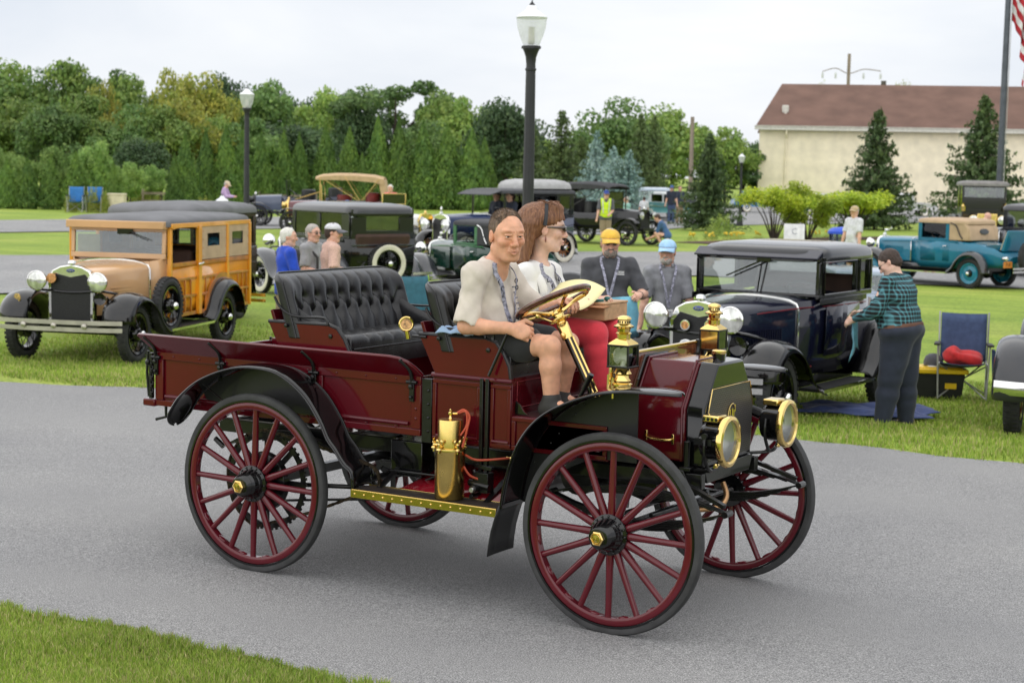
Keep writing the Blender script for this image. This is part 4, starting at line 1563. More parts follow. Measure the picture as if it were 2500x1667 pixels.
# --- acetylene generator standing on the running board
gx, gy = 1.205, 0.085
mb = MB()
mb.lathe([(0.072, 0.610 - 0.074), (0.075, 0.540), (0.0755, 0.770), (0.079, 0.775), (0.080, 0.785), (0.079, 0.792), (0.064, 0.796)], (gx, gy, 0), (0, 0, 1), 40)
gen = mb.build('acetylene_generator', CANBRASS, truck)
mb = MB()
mb.lathe([(0.0625, 0.79), (0.0625, 0.928), (0.060, 0.934), (0.030, 0.938), (0.0, 0.939)], (gx, gy, 0), (0, 0, 1), 40)
mb.build('generator_bell', CANBRASS, gen)
mb = MB()
mb.lathe([(0.012, 0.936), (0.007, 0.945), (0.007, 0.955), (0.014, 0.960), (0.014, 0.968), (0.006, 0.974), (0.008, 0.982), (0.0, 0.988)], (gx, gy, 0), (0, 0, 1), 14)
mb.tube([(gx, gy, 0.964), (gx + 0.035, gy + 0.01, 0.966)], 0.006, 8)
mb.build('water_tap', BRASS, gen)
for a in (200, 262, 330, 60):
 mb = MB()
 q = R(a)
 d = Vector((math.cos(q), math.sin(q), 0))
 p = Vector((gx, gy, 0.80)) + d*0.083
 mb.tube([p + Vector((0, 0, -0.03)), p + Vector((0, 0, 0.028))], 0.006, 8)
 mb.ell(p + Vector((0, 0, -0.012)), (0.014, 0.014, 0.011), 8)
 mb.ell(p + Vector((0, 0, 0.016)), (0.010, 0.010, 0.008), 8)
 tng = Vector((-d.y, d.x, 0))
 for k in (-1, 1):
  mb.ell(p + tng*0.014*k + Vector((0, 0, 0.03)), (0.010, 0.004, 0.011), 8, rot=(0, 0, q + math.pi/2))
 mb.tube([p - d*0.018 + Vector((0, 0, 0.004)), p + d*0.004 + Vector((0, 0, 0.004))], 0.008, 8)
 mb.build('wing_nut', BRASS, gen)
mb = MB()
mb.tube(smooth_path([(gx + 0.03, gy + 0.01, 0.966), (gx + 0.065, gy + 0.02, 0.985), (gx + 0.092, gy + 0.03, 0.955), (gx + 0.088, gy + 0.02, 0.90), (gx + 0.075, gy + 0.01, 0.83), (gx + 0.072, gy, 0.80)], 5), 0.006, 8)
mb.tube(smooth_path([(gx + 0.04, gy + 0.012, 0.968), (gx + 0.078, gy + 0.02, 0.975), (gx + 0.082, gy + 0.02, 0.91), (gx + 0.066, gy - 0.01, 0.86)], 5), 0.005, 8)
mb.tube(smooth_path([(gx + 0.078, gy + 0.02, 0.76), (gx + 0.11, 0.14, 0.735), (gx + 0.17, 0.17, 0.735), (gx + 0.26, 0.24, 0.745)], 5), 0.006, 8)
mb.tube(smooth_path([(gx + 0.07, gy + 0.02, 0.70), (gx + 0.10, 0.12, 0.655), (gx + 0.15, 0.16, 0.63)], 5), 0.006, 8)
mb.build('gas_hose', HOSE, gen)
mb = MB()
mb.tube([(gx + 0.24, 0.235, 0.745), (gx + 0.29, 0.25, 0.742)], 0.008, 8)
mb.ell((gx + 0.27, 0.24, 0.735), (0.010, 0.010, 0.014), 8)
mb.build('hose_tap', BRASS, gen)
# --- steering, levers
SW = Vector((1.61, 0.38, 1.528))
SD = Vector((-0.46, 0, 0.888)).normalized()
mb = MB()
mb.torus(SW, SD, 0.190, 0.0165, 56, 12, flat=0.85)
swo = mb.build('steering_wheel', DARKWOOD, truck)
mb = MB()
E1 = SD.cross(Vector((0, 1, 0))).normalized()
E2 = Vector((0, 1, 0))
for k in range(4):
 a = R(35 + 90*k)
 d = E1*math.cos(a) + E2*math.sin(a)
 mb.tube(smooth_path([SW - SD*0.060, SW - SD*0.052 + d*0.05, SW - SD*0.022 + d*0.13, SW - SD*0.016 + d*0.185], 4), [0.011]*4 + [0.0085]*9, 8)
mb.torus(SW - SD*0.017, SD, 0.182, 0.006, 48, 6)
mb.lathe([(0.028, -0.085), (0.030, -0.06), (0.022, -0.045), (0.010, -0.04), (0, -0.038)], SW, SD, 20)
mb.build('wheel_spider', BRASS, swo)
mb = MB()
base = Vector((1.865, 0.38, 1.06))
mb.tube([base, SW - SD*0.19], 0.0205, 16)
colo = mb.build('steering_column', BLACK, truck)
mb = MB()
mb.lathe([(0.030, -0.20), (0.030, -0.12), (0.026, -0.115), (0.026, -0.10), (0.036, -0.098), (0.036, -0.088), (0.024, -0.084)], SW, SD, 20)
mb.torus(SW - SD*0.095, SD, 0.055, 0.004, 28, 6)
for (oa, ob) in ((Vector((0.03, 0, 0)), Vector((0, 0, 0))),):
 mb.tube([base + Vector((0.014, -0.016, 0.004)), SW - SD*0.19 + Vector((0.014, -0.016, 0.004))], 0.006, 8)
 mb.tube([base + Vector((0.022, 0.012, 0.006)), SW - SD*0.19 + Vector((0.022, 0.012, 0.006))], 0.006, 8)
mb.tube(smooth_path([SW - SD*0.10, SW - SD*0.108 + Vector((-0.02, -0.045, 0)), SW - SD*0.085 + Vector((-0.05, -0.09, 0)), SW - SD*0.085 + Vector((-0.075, -0.105, 0.01))], 4), [0.006]*10 + [0.010]*3, 8)
mb.lathe([(0.013, 0), (0.013, 0.012), (0, 0.014)], SW - SD*0.18 + Vector((0, -0.03, 0)), (0, -1, 0), 10)
mb.build('column_brass', BRASS, colo)
mb = MB()
mb.tube([(1.80, 0.30, 1.04), (1.845, 0.295, 1.12)], 0.011, 10)
mb.tube([(1.845, 0.295, 1.12), (1.885, 0.29, 1.195)], 0.015, 12)
mb.build('pedal_lever', IRON, truck)
mb = MB()
mb.tube([(1.38, 0.155, 1.16), (1.46, 0.17, 1.345), (1.475, 0.17, 1.375)], 0.008, 8)
mb.tube([(1.40, 0.16, 1.34), (1.40, 0.165, 1.39), (1.425, 0.165, 1.40)], 0.009, 8)
mb.tube([(1.30, 0.28, 1.30), (1.50, 0.30, 1.385)], 0.007, 8)
mb.build('hand_lever', IRON, truck)
# bulb horn mount with the round medallion on the seat rail
mb = MB()
mb.tube([(0.90, 0.185, 1.325), (0.985, 0.185, 1.325)], 0.007, 8)
mb.build('medallion_arm', IRON, truck)
mb = MB()
mx_ = Vector((0.875, 0.165, 1.385))
mb.lathe([(0.0, -0.012), (0.034, -0.010), (0.040, 0.0), (0.034, 0.006), (0.030, 0.004), (0, 0.004)], mx_, (0.5, -0.85, 0.1), 24)
mb.tube([mx_ + Vector((0, 0.004, -0.035)), mx_ + Vector((0.005, 0.01, -0.075))], 0.012, 10)
med = mb.build('medallion', BRASS, truck)
mb = MB()
mb.lathe([(0.028, 0), (0.028, 0.002), (0, 0.002)], mx_ + Vector((0.0022, -0.0037, 0.0004)), (0.5, -0.85, 0.1), 20)
mb.build('medallion_face', pm('enamel_orange', (0.55, 0.30, 0.12), 0.3, var=0.35, vs=60), med)
TREES = {
 'dec_a': [(-93.1, 83.7, 9.88, 5.89), (-87.4, 84.7, 9.68, 5.19), (-83.3, 87.2, 8.94, 4.27), (-80.1, 72.7, 6.5, 4.61), (-74.8, 73.6, 6.64, 3.73), (-69.3, 74.5, 6.14, 3.66), (-68.9, 79.4, 5.69, 2.98)],
 'dec_b': [(-89.5, 83.5, 9.01, 4.58), (-88.1, 89.0, 9.42, 4.72), (-75.0, 92.2, 8.66, 5.19), (-49.8, 100.3, 7.48, 4.94), (-55.4, 106.3, 6.12, 3.72), (-51.0, 130.1, 5.92, 3.18), (-60.3, 91.7, 5.6, 3.72), (-92.9, 80.3, 9.3, 5.75), (-75.0, 71.1, 6.01, 3.92), (-71.2, 73.4, 5.92, 3.92), (-67.3, 80.4, 5.46, 3.8)],
 'dec_y': [(-78.5, 85.4, 9.07, 3.84), (-75.2, 85.1, 8.72, 4.36), (-79.5, 80.1, 7.97, 2.86), (-69.3, 76.9, 6.64, 4.0)],
 'dec_d': [(-83.0, 96.8, 10.08, 3.9), (-76.6, 98.3, 7.94, 3.84), (-69.3, 95.6, 7.52, 3.66), (-52.5, 89.3, 7.52, 4.34), (-58.6, 97.4, 6.39, 4.14), (-51.0, 125.3, 5.27, 4.47), (-67.3, 87.5, 5.44, 4.29), (-69.0, 86.4, 5.4, 4.0), (-66.1, 69.4, 4.08, 2.97)],
 'dec_g': [(-73.6, 97.7, 8.89, 4.09), (-62.6, 97.3, 7.84, 3.6), (-60.1, 96.4, 7.64, 3.84), (-58.3, 104.6, 5.14, 4.34), (-53.1, 115.9, 7.63, 6.21), (-51.5, 122.7, 6.37, 3.73)],
 'dec_o': [(-68.1, 98.7, 9.92, 8.99)],
 'young': [(-61.3, 60.6, 3.81, 2.01), (-61.7, 58.0, 3.3, 1.74), (-63.0, 57.2, 2.84, 1.53), (-60.8, 58.6, 2.89, 1.53), (-65.5, 58.1, 3.31, 1.78), (-62.5, 64.6, 2.53, 1.86), (-62.8, 66.7, 2.46, 1.9), (-60.3, 61.2, 2.33, 1.34)],
 'arb': [(-59.2, 52.5, 2.32, 1.53), (-58.3, 53.0, 2.4, 1.53), (-57.3, 53.6, 2.57, 1.63), (-56.2, 54.2, 2.69, 1.73), (-55.2, 54.8, 2.88, 1.73), (-53.2, 53.7, 2.32, 1.09), (-54.8, 59.8, 2.81, 1.28), (-55.7, 61.6, 3.74, 1.85), (-56.1, 63.7, 4.08, 1.89), (-55.2, 64.3, 4.28, 2.01), (-55.7, 66.3, 4.0, 1.82), (-56.1, 68.4, 3.99, 1.81), (-55.6, 69.8, 4.18, 2.0), (-55.5, 71.1, 4.05, 1.9), (-54.2, 71.9, 4.6, 2.18), (-54.2, 74.2, 4.48, 2.18), (-52.8, 75.1, 5.11, 2.42), (-51.7, 75.7, 5.06, 2.42), (-50.5, 76.5, 4.9, 2.54), (-49.3, 77.2, 4.79, 2.66), (-48.0, 77.9, 4.53, 2.54), (-52.4, 73.0, 3.09, 1.42), (-49.5, 81.7, 4.16, 2.27)],
 'con': [(-43.5, 80.7, 6.1, 4.12), (-47.0, 83.3, 5.34, 3.28), (-44.4, 84.8, 4.65, 3.02), (-41.3, 86.7, 6.14, 3.28), (-41.5, 88.9, 6.16, 3.08)],
 'blue': [(-34.1, 67.5, 4.54, 1.87), (-31.5, 64.4, 3.7, 1.84), (-30.9, 64.8, 3.54, 1.84)],
 'fir': [(-24.3, 59.4, 4.18, 2.53), (-20.2, 68.9, 5.61, 3.68), (-17.7, 77.4, 6.63, 4.38)],
 'shrub': [(-18.0, 51.4, 2.06, 1.65), (-17.3, 53.0, 2.11, 1.6), (-16.9, 56.8, 1.92, 2.08)],
 'mound': [(-21.3, 54.1, 0.89, 1.12), (-20.0, 50.2, 0.55, 0.6)],
 'bush': [(-63.5, 66.3, 1.36, 1.42), (-62.9, 66.6, 1.23, 1.42), (-53.5, 51.2, 0.93, 0.78), (-52.6, 51.7, 1.3, 0.78), (-52.1, 52.0, 1.12, 0.58), (-53.5, 60.6, 0.72, 1.07), (-57.5, 160.1, 11.97, 2.54), (-50.4, 164.4, 12.35, 2.97), (-39.5, 170.9, 12.39, 1.27)],
}
# ---------------------------------------------------------------- trees, shrubs
BARK = pm('bark', (0.055, 0.042, 0.032), 0.9, var=0.3, vs=8, bump=0.5, bs=25)
def leaves(name, P, D, size, aspect, mat, rg, tints, spread=0.6):
 n = len(P)
 D = D/np.maximum(np.linalg.norm(D, axis=1, keepdims=True), 1e-6)
 nrm = D + rg.normal(0, spread, (n, 3))
 nrm /= np.linalg.norm(nrm, axis=1, keepdims=True)
 a = np.cross(nrm, rg.normal(0, 1, (n, 3)))
 a /= np.linalg.norm(a, axis=1, keepdims=True)
 b = np.cross(nrm, a)
 s = size*rg.uniform(0.6, 1.35, (n, 1))
 a, b = a*s*0.5, b*s*0.5*aspect
 Q = np.stack([P - a, P + b*0.9 - a*0.1, P + a, P - b*0.9 + a*0.15], 1)
 me = np_mesh(name, Q.reshape(-1, 3), np.arange(4*n).reshape(-1, 4))
 ca = me.color_attributes.new('tint', 'FLOAT_COLOR', 'POINT')
 tt = np.array(tints)[rg.integers(0, len(tints), n)]*rg.uniform(0.75, 1.3, (n, 1))
 col = np.ones((n, 4, 4), np.float32)
 col[:, :, :3] = tt[:, None, :]
 ca.data.foreach_set('color', col.ravel())
 me.materials.append(mat)
 return me
def sphere_pts(n, rg):
 v = rg.normal(0, 1, (n, 3))
 return v/np.linalg.norm(v, axis=1, keepdims=True)
def dec_mesh(seed, openness, mat, size=0.034, n=9000, flat=1.0):
 rg = np.random.default_rng(seed)
 clumps = []
 nc = 46 if openness < 0.5 else 34
 while len(clumps) < nc:
  p = rg.uniform(-1, 1, 3)
  if np.linalg.norm(p) > 1:
   continue
  c = np.array([p[0]*0.40, p[1]*0.40, 0.57 + p[2]*0.36*flat])
  if c[2] < 0.2:
   continue
  c[:2] *= (1.15 - 0.35*max(0, (c[2] - 0.55)/0.4))
  r = rg.uniform(0.075, 0.15)*(0.8 if openness > 0.5 else 1.12)
  clumps.append((c, r))
 per = n//nc
 P, D = [], []
 for c, r in clumps:
  v = sphere_pts(per, rg)
  rr = r*rg.uniform(0.35, 1.05, (per, 1))**0.6
  P.append(c + v*rr*np.array([1.15, 1.15, 0.8]))
  D.append(v + np.array([0, 0, 0.5]))
 crown = leaves('crown', np.concatenate(P), np.concatenate(D), size, 0.7, mat, rg, [(1, 1, 1), (0.82, 0.9, 0.75), (1.15, 1.12, 0.9), (0.9, 1.0, 0.85)])
 mb = MB()
 mb.tube([(0, 0, -0.01), (0.008, 0.004, 0.2), (-0.004, 0.0, 0.45), (0, 0.004, 0.75)], [0.022, 0.018, 0.012, 0.003], 7)
 for c, r in clumps[:18]:
  z0 = rg.uniform(0.18, 0.45)
  mid = (np.array([0, 0, z0]) + c)/2 + np.array([0, 0, 0.03])
  mb.tube([(0, 0, z0), tuple(mid), tuple(c)], [0.009, 0.006, 0.002], 5)
 return crown, mb.mesh('trunk', BARK)
def arb_mesh(seed, mat, n=10000, tip=1.0):
 rg = np.random.default_rng(seed)
 z = rg.uniform(0.0, 1.0, n)**0.9
 prof = np.minimum(1, (z + 0.05)/0.16)**0.5*np.clip((1.0 - z)/0.86, 0, 1)**0.86
 a = rg.uniform(0, 2*np.pi, n)
 lump = 1 + 0.13*np.sin(a*5 + z*19 + seed) + 0.10*np.sin(a*9 - z*33) + rg.normal(0, 0.07, n)
 rr = 0.47*prof*lump*rg.uniform(0.62, 1.05, n)
 P = np.stack([rr*np.cos(a), rr*np.sin(a), z*0.985 + rg.normal(0, 0.008, n)], 1)
 D = np.stack([np.cos(a), np.sin(a), 0.25 + 0*z], 1)
 crown = leaves('crown', P, D, 0.060, 0.45, mat, rg, [(1, 1, 1), (0.8, 0.88, 0.75), (1.2, 1.15, 0.9), (0.7, 0.8, 0.7)], 0.55)
 mb = MB()
 mb.tube([(0, 0, -0.01), (0, 0, 0.6)], [0.03, 0.01], 6)
 return crown, mb.mesh('trunk', BARK)
def con_mesh(seed, mat, n_tier=26, per=15, droop=0.25, dens=26, wid=1.0, gaps=0.15):
 rg = np.random.default_rng(seed)
 P, D = [], []
 mb = MB()
 mb.tube([(0, 0, -0.01), (0, 0, 0.5), (0, 0, 0.99)], [0.022, 0.012, 0.002], 6)
 for t in range(n_tier):
  z = 0.06 + 0.93*(t/n_tier)**0.92
  L = 0.5*wid*(1 - z)**0.85*(0.9 + 0.1*math.sin(t*2.1)) + 0.012
  k = max(4, int(per*(1 - 0.65*z)))
  for j in range(k):
   if rg.random() < gaps:
    continue
   a = 2*math.pi*(j + rg.uniform(-0.3, 0.3))/k + t*0.7
   Lb = L*rg.uniform(0.58, 1.22)
   up = rg.uniform(-0.05, 0.12)
   tipp = np.array([math.cos(a)*Lb, math.sin(a)*Lb, z + up*Lb - droop*Lb*(1 - z)])
   root = np.array([0, 0, z])
   m = int(dens*(0.25 + Lb/0.5))
   s = rg.uniform(0.15, 1.03, m)
   q = root + (tipp - root)*s[:, None]
   q[:, 2] -= 0.12*Lb*s*(1 - s)
   side = np.array([-math.sin(a), math.cos(a), 0])
   q += side*rg.normal(0, 0.13*Lb*0.9, m)[:, None]*(1.1 - s)[:, None]
   q[:, 2] += rg.normal(0, 0.010, m)
   P.append(q)
   D.append(np.tile(np.array([math.cos(a)*0.3, math.sin(a)*0.3, 1.0]), (m, 1)))
   if j % 3 == 0 and z < 0.8:
    mb.tube([(0, 0, z), tuple(tipp*0.9 + root*0.1)], [0.005, 0.001], 4)
 P, D = np.concatenate(P), np.concatenate(D)
 crown = leaves('crown', P, D, 0.046, 0.50, mat, rg, [(1, 1, 1), (0.75, 0.82, 0.75), (1.22, 1.18, 1.0), (0.9, 0.95, 0.9)], 0.5)
 return crown, mb.mesh('trunk', BARK)
def shrub_mesh(seed, mat):
 rg = np.random.default_rng(seed)
 mb = MB()
 P, D = [], []
 for i in range(11):
  a = 2*math.pi*i/11 + rg.uniform(-0.2, 0.2)
  rr = rg.uniform(0.12, 0.40)
  e = np.array([math.cos(a)*rr, math.sin(a)*rr, rg.uniform(0.36, 0.86)])
  mb.tube([(math.cos(a)*0.03, math.sin(a)*0.03, -0.01), tuple(e*np.array([0.45, 0.45, 0.5])), tuple(e)], [0.014, 0.010, 0.003], 5)
  for k in range(5):
   c = e + rg.normal(0, 0.07, 3)*np.array([1, 1, 0.6])
   v = sphere_pts(170, rg)
   P.append(c + v*rg.uniform(0.3, 1.0, (170, 1))*np.array([0.13, 0.13, 0.13]))
   D.append(v + np.array([0, 0, 0.9]))
 crown = leaves('crown', np.concatenate(P), np.concatenate(D), 0.045, 0.6, mat, rg, [(1, 1, 1), (0.85, 0.9, 0.7), (1.2, 1.1, 0.8)])
 return crown, mb.mesh('stems', BARK)
def bush_mesh(seed, mat, n=1500, size=0.07):
 rg = np.random.default_rng(seed)
 v = sphere_pts(n, rg)
 v[:, 2] = np.abs(v[:, 2])
 P = v*rg.uniform(0.55, 1.0, (n, 1))*np.array([0.5, 0.5, 0.98])*(1 + 0.12*np.sin(v[:, :1]*9 + v[:, 1:2]*7))
 return leaves('bush', P, v + np.array([0, 0, 0.4]), size, 0.6, mat, rg, [(1, 1, 1), (0.8, 0.9, 0.75), (1.2, 1.15, 0.85)])
LM = {
 'a': leaf_mat('leaf_mid', (0.256, 0.339, 0.095), (0.165, 0.256, 0.073)),
 'b': leaf_mat('leaf_cool', (0.190, 0.280, 0.095), (0.124, 0.211, 0.077)),
 'y': leaf_mat('leaf_gold', (0.380, 0.355, 0.077), (0.247, 0.289, 0.069)),
 'd': leaf_mat('leaf_dark', (0.107, 0.165, 0.077), (0.074, 0.125, 0.066)),
 'g': leaf_mat('leaf_light', (0.330, 0.429, 0.121), (0.222, 0.339, 0.095)),
 'o': leaf_mat('leaf_open', (0.156, 0.231, 0.086), (0.109, 0.179, 0.073)),
 'young': leaf_mat('leaf_young', (0.297, 0.404, 0.130), (0.206, 0.330, 0.104)),
 'arb': leaf_mat('arborvitae_spray', (0.181, 0.289, 0.062), (0.109, 0.198, 0.049), 0.25),
 'con': leaf_mat('spruce_olive', (0.156, 0.215, 0.069), (0.103, 0.156, 0.059), 0.2),
 'blue': leaf_mat('blue_spruce_needles', (0.396, 0.528, 0.513), (0.264, 0.396, 0.381), 0.2),
 'fir': leaf_mat('fir_needles', (0.112, 0.165, 0.062), (0.073, 0.119, 0.049), 0.2),
 'shrub': leaf_mat('yellow_green_leaf', (0.475, 0.554, 0.062), (0.330, 0.449, 0.062), 0.4),
 'mound': leaf_mat('ornamental_grass', (0.317, 0.383, 0.111), (0.224, 0.304, 0.083), 0.3),
 'bush': leaf_mat('yellow_bush_leaf', (0.396, 0.396, 0.083), (0.264, 0.317, 0.069), 0.3),
}
random.seed(7)
TREE_TXT = {
 'dec_a': ('broadleaf_tree', 'mid green broadleaf tree', 'tree'), 'dec_b': ('broadleaf_tree', 'cool green broadleaf tree', 'tree'),
 'dec_y': ('broadleaf_tree', 'golden green broadleaf tree', 'tree'), 'dec_d': ('broadleaf_tree', 'dark green broadleaf tree', 'tree'),
 'dec_g': ('broadleaf_tree', 'light green broadleaf tree', 'tree'), 'dec_o': ('broadleaf_tree', 'large airy tree with sky showing through its crown', 'tree'),
 'young': ('young_tree', 'pale green young tree', 'tree'), 'arb': ('arborvitae', 'pointed dense arborvitae', 'tree'),
 'con': ('spruce_tree', 'tall olive green spruce', 'tree'), 'blue': ('blue_spruce', 'pale silvery blue spruce', 'tree'),
 'fir': ('fir_tree', 'dark green conical fir', 'tree'), 'shrub': ('multi_stem_shrub', 'yellow green shrub on bare stems', 'shrub'),
 'mound': ('ornamental_grass', 'rounded mound of ornamental grass', 'plant'), 'bush': ('low_bush', 'low yellow green bush', 'bush')}
GROUPS = {'dec': 'broadleaf trees of the wood', 'you': 'young trees at the edge of the wood', 'arb': 'row of arborvitae', 'con': 'spruces behind the cars',
   'blu': 'blue spruces', 'fir': 'firs near the building', 'shr': 'shrubs in the lot island', 'mou': 'grass mounds', 'bus': 'low bushes'}
ORD = ['first', 'second', 'third', 'fourth', 'fifth', 'sixth', 'seventh', 'eighth', 'ninth', 'tenth', 'eleventh', 'twelfth', 'thirteenth', 'fourteenth',
  'fifteenth', 'sixteenth', 'seventeenth', 'eighteenth', 'nineteenth', 'twentieth', 'twenty-first', 'twenty-second', 'twenty-third', 'twenty-fourth', 'twenty-fifth']
WHERE = {'dec_a': 'in the wood', 'dec_b': 'in the wood', 'dec_y': 'in the wood', 'dec_d': 'in the wood',
   'dec_g': 'rising behind the evergreens', 'dec_o': 'behind the arborvitae row', 'young': 'in front of the left wood', 'arb': 'in the evergreen row',
   'con': 'behind the black touring car', 'blue': 'behind the black touring car', 'fir': 'by the parking lot', 'shrub': 'in front of the cream building',
   'mound': 'beside the far lamp post', 'bush': 'at the foot of the tall trees'}
PROTO = {}
SHADES = {}
for kind, lst in TREES.items():
 name, lab, cat = TREE_TXT[kind]
 key = kind.split('_')[-1]
 var = 3 if kind in ('dec_a', 'dec_b', 'dec_d', 'dec_g', 'arb') else (2 if kind not in ('dec_o', 'blue') else 1)
 if kind == 'blue':
  var = 3
 protos = []
 for v in range(min(var, len(lst))):
  sd = hash_seed = sum(map(ord, kind))*7 + v
  if kind.startswith('dec') or kind == 'young':
   protos.append(dec_mesh(sd, 0.8 if kind == 'dec_o' else 0.2, LM[key], size=0.030 if kind == 'dec_o' else 0.042, n=13000 if kind == 'dec_o' else 9000))
  elif kind == 'arb':
   protos.append(arb_mesh(sd, LM['arb']))
  elif kind in ('con', 'blue'):
   protos.append(con_mesh(sd, LM[kind], n_tier=24, per=15, droop=0.18 if kind == 'con' else 0.1, gaps=0.03, dens=44, wid=1.2))
  elif kind == 'fir':
   protos.append(con_mesh(sd, LM['fir'], n_tier=30, per=17, droop=0.06, gaps=0.14, dens=62, wid=1.3))
  elif kind == 'shrub':
   protos.append(shrub_mesh(sd, LM['shrub']))
  else:
   protos.append((bush_mesh(sd, LM[key]), None))
 order = sorted(range(len(lst)), key=lambda i: math.atan2(lst[i][1] - CAM_POS.y, lst[i][0] - CAM_POS.x), reverse=True)
 for rank, i in enumerate(order):
  x, y, h, w = lst[i]
  crown, trunk = protos[i % len(protos)]
  if kind.startswith('dec'):
   w *= 1.38
   h *= 1.03
  if kind == 'arb':
   w *= 0.95
   h *= 1.05
  if kind == 'shrub':
   w *= 1.5
  if kind == 'blue':
   w *= 1.45
  nth = 'only' if len(lst) == 1 else (ORD[rank] if rank < len(lst) - 1 else 'last')
  label = '%s %s, %s from left' % (lab, WHERE[kind], nth) if len(lst) > 1 else '%s %s' % (lab, WHERE[kind])
  z = float(zg(x, y))
  if trunk is None:
   o = link(name, crown)
   tag(o, label, cat, GROUPS[kind[:3]])
   o.matrix_basis = Matrix.LocRotScale(Vector((x, y, z if h < 5 else h - 3)), Matrix.Rotation(random.uniform(0, 6), 3, 'Z').to_quaternion(), Vector((w, w, h if h < 5 else 3)))
   continue
  t = thing(name, label, cat, group=GROUPS[kind[:3]])
  link('trunk' if kind != 'shrub' else 'stems', trunk, t)
  link('crown', crown, t)
  t.matrix_basis = Matrix.LocRotScale(Vector((x, y, z)), Matrix.Rotation(random.uniform(0, 6.28), 3, 'Z').to_quaternion(), Vector((w*random.uniform(0.95, 1.08), w*random.uniform(0.95, 1.08), h)))
# ---------------------------------------------------------------- cream building with brown roof
CREAM = pm('cream_stucco', (0.88, 0.79, 0.60), 0.85, var=0.05, vs=1.2, bump=0.2, bs=14)
ROOF = pm('brown_shingle', (0.165, 0.095, 0.072), 0.85, var=0.09, vs=0.55, bump=0.4, bs=9)
TRIM = pm('white_trim', (0.62, 0.60, 0.54), 0.6)
DOORC = pm('garage_door_paint', (0.62, 0.50, 0.29), 0.6, var=0.04, vs=2)
bld = thing('storage_building', 'long cream stucco building with brown shingle gable roof and garage doors', 'building')
W_, D_, EV, RG = 52.0, 15.0, 6.35, 10.2
mb = MB()
mb.box((W_/2, D_/2, EV/2), (W_, D_, EV))
for x in (0.0, W_):
 k_ = 1.7 if x == 0 else -1.7
 mb.add([(x, 0, EV), (x, D_, EV), (x + k_, D_/2, RG - 0.12)], [(0, 1, 2)])
wall = mb.build('wall', CREAM, bld, smooth=0)
mb = MB()
ov = 0.55
for s in (0, 1):
 y0, y1 = (-ov, D_/2) if s == 0 else (D_ + ov, D_/2)
 ze = EV + 0.05 - ov*0.2
 vs_ = [(-0.35, y0, ze), (W_ + .35, y0, ze), (W_ - 1.7, y1, RG), (1.7, y1, RG)]
 up = [(a, b_, c + 0.16) for a, b_, c in vs_]
 mb.add(vs_ + up, [(0, 1, 2, 3), (7, 6, 5, 4), (0, 4, 5, 1), (1, 5, 6, 2), (2, 6, 7, 3), (3, 7, 4, 0)])
roof = mb.build('roof', ROOF, bld, smooth=0)
mb = MB()
for k in range(26):        # shingle courses
 t_ = k/26
 mb.box((W_/2, -ov + (D_/2 + ov)*t_, EV + 0.12 - ov*0.2 + (RG - EV - 0.05 + ov*0.2)*t_ + 0.085), (W_ + 0.66 - 4.0*t_, 0.05, 0.02))
mb.build('shingle_course', ROOF, roof, smooth=0)
mb = MB()
mb.box((W_/2, -ov - 0.06, EV - 0.02), (W_ + 0.8, 0.16, 0.30))
mb.box((W_/2, -ov - 0.10, EV + 0.155), (W_ + 0.84, 0.22, 0.06))
mb.build('gutter', TRIM, bld, smooth=0)
for x in (2.2, 29.5):
 mb = MB()
 mb.tube([(x, -ov, EV - 0.1), (x, -ov, EV - 0.45), (x, -0.09, EV - 0.8), (x, -0.09, 0.1)], 0.07, 8)
 mb.build('downpipe', CREAM, bld)
mb = MB()
mb.box((9.4, -0.05, 1.45), (2.0, 0.1, 2.95))
dr = mb.build('side_door', pm('door_paint', (0.50, 0.44, 0.34), 0.5), bld, smooth=0)
mb = MB()
mb.lathe([(0.28, 0), (0.28, 0.02)], (9.5, -0.1, 1.75), (0, -1, 0), 16)
mb.build('door_sign', TRIM, dr)
for gx_ in (25.5, 39.5):
 mb = MB()
 mb.box((gx_, -0.06, 2.15), (6.6, 0.1, 4.5))
 gd = mb.build('garage_door', DOORC, bld, smooth=0)
 for k in range(6):
  mb = MB()
  mb.box((gx_, -0.13, 0.30 + 0.72*k), (6.4, 0.04, 0.69))
  mb.build('door_panel', DOORC, gd, smooth=0)
 mb = MB()
 mb.box((gx_, -0.1, 4.55), (7.0, 0.2, 0.25))
 for s in (-1, 1):
  mb.box((gx_ + s*3.42, -0.1, 2.2), (0.22, 0.2, 4.45))
 mb.build('door_frame', CREAM, gd, smooth=0)
mb = MB()
mb.box((9.7, -0.15, 5.1), (0.95, 0.3, 0.42))
mb.build('wall_lamp', pm('dark_bronze', (0.03, 0.025, 0.02), 0.4), bld, bevel=0.05)
mb = MB()
mb.box((2.0, -0.3, 8.45 - 2.35), (0.01, 0.01, 0.01))
mb = MB()
mb.box((2.05, 2.0, 8.0), (0.55, 0.3, 0.6))
mb.lathe([(0.18, 0), (0.18, 0.5)], (2.05, 2.0, 7.4), (0, 0, 1), 10)
mb.build('roof_vent', TRIM, roof, bevel=0.05)
place(bld, (-49.2, 124.1, LAWN_Z), 0.385)
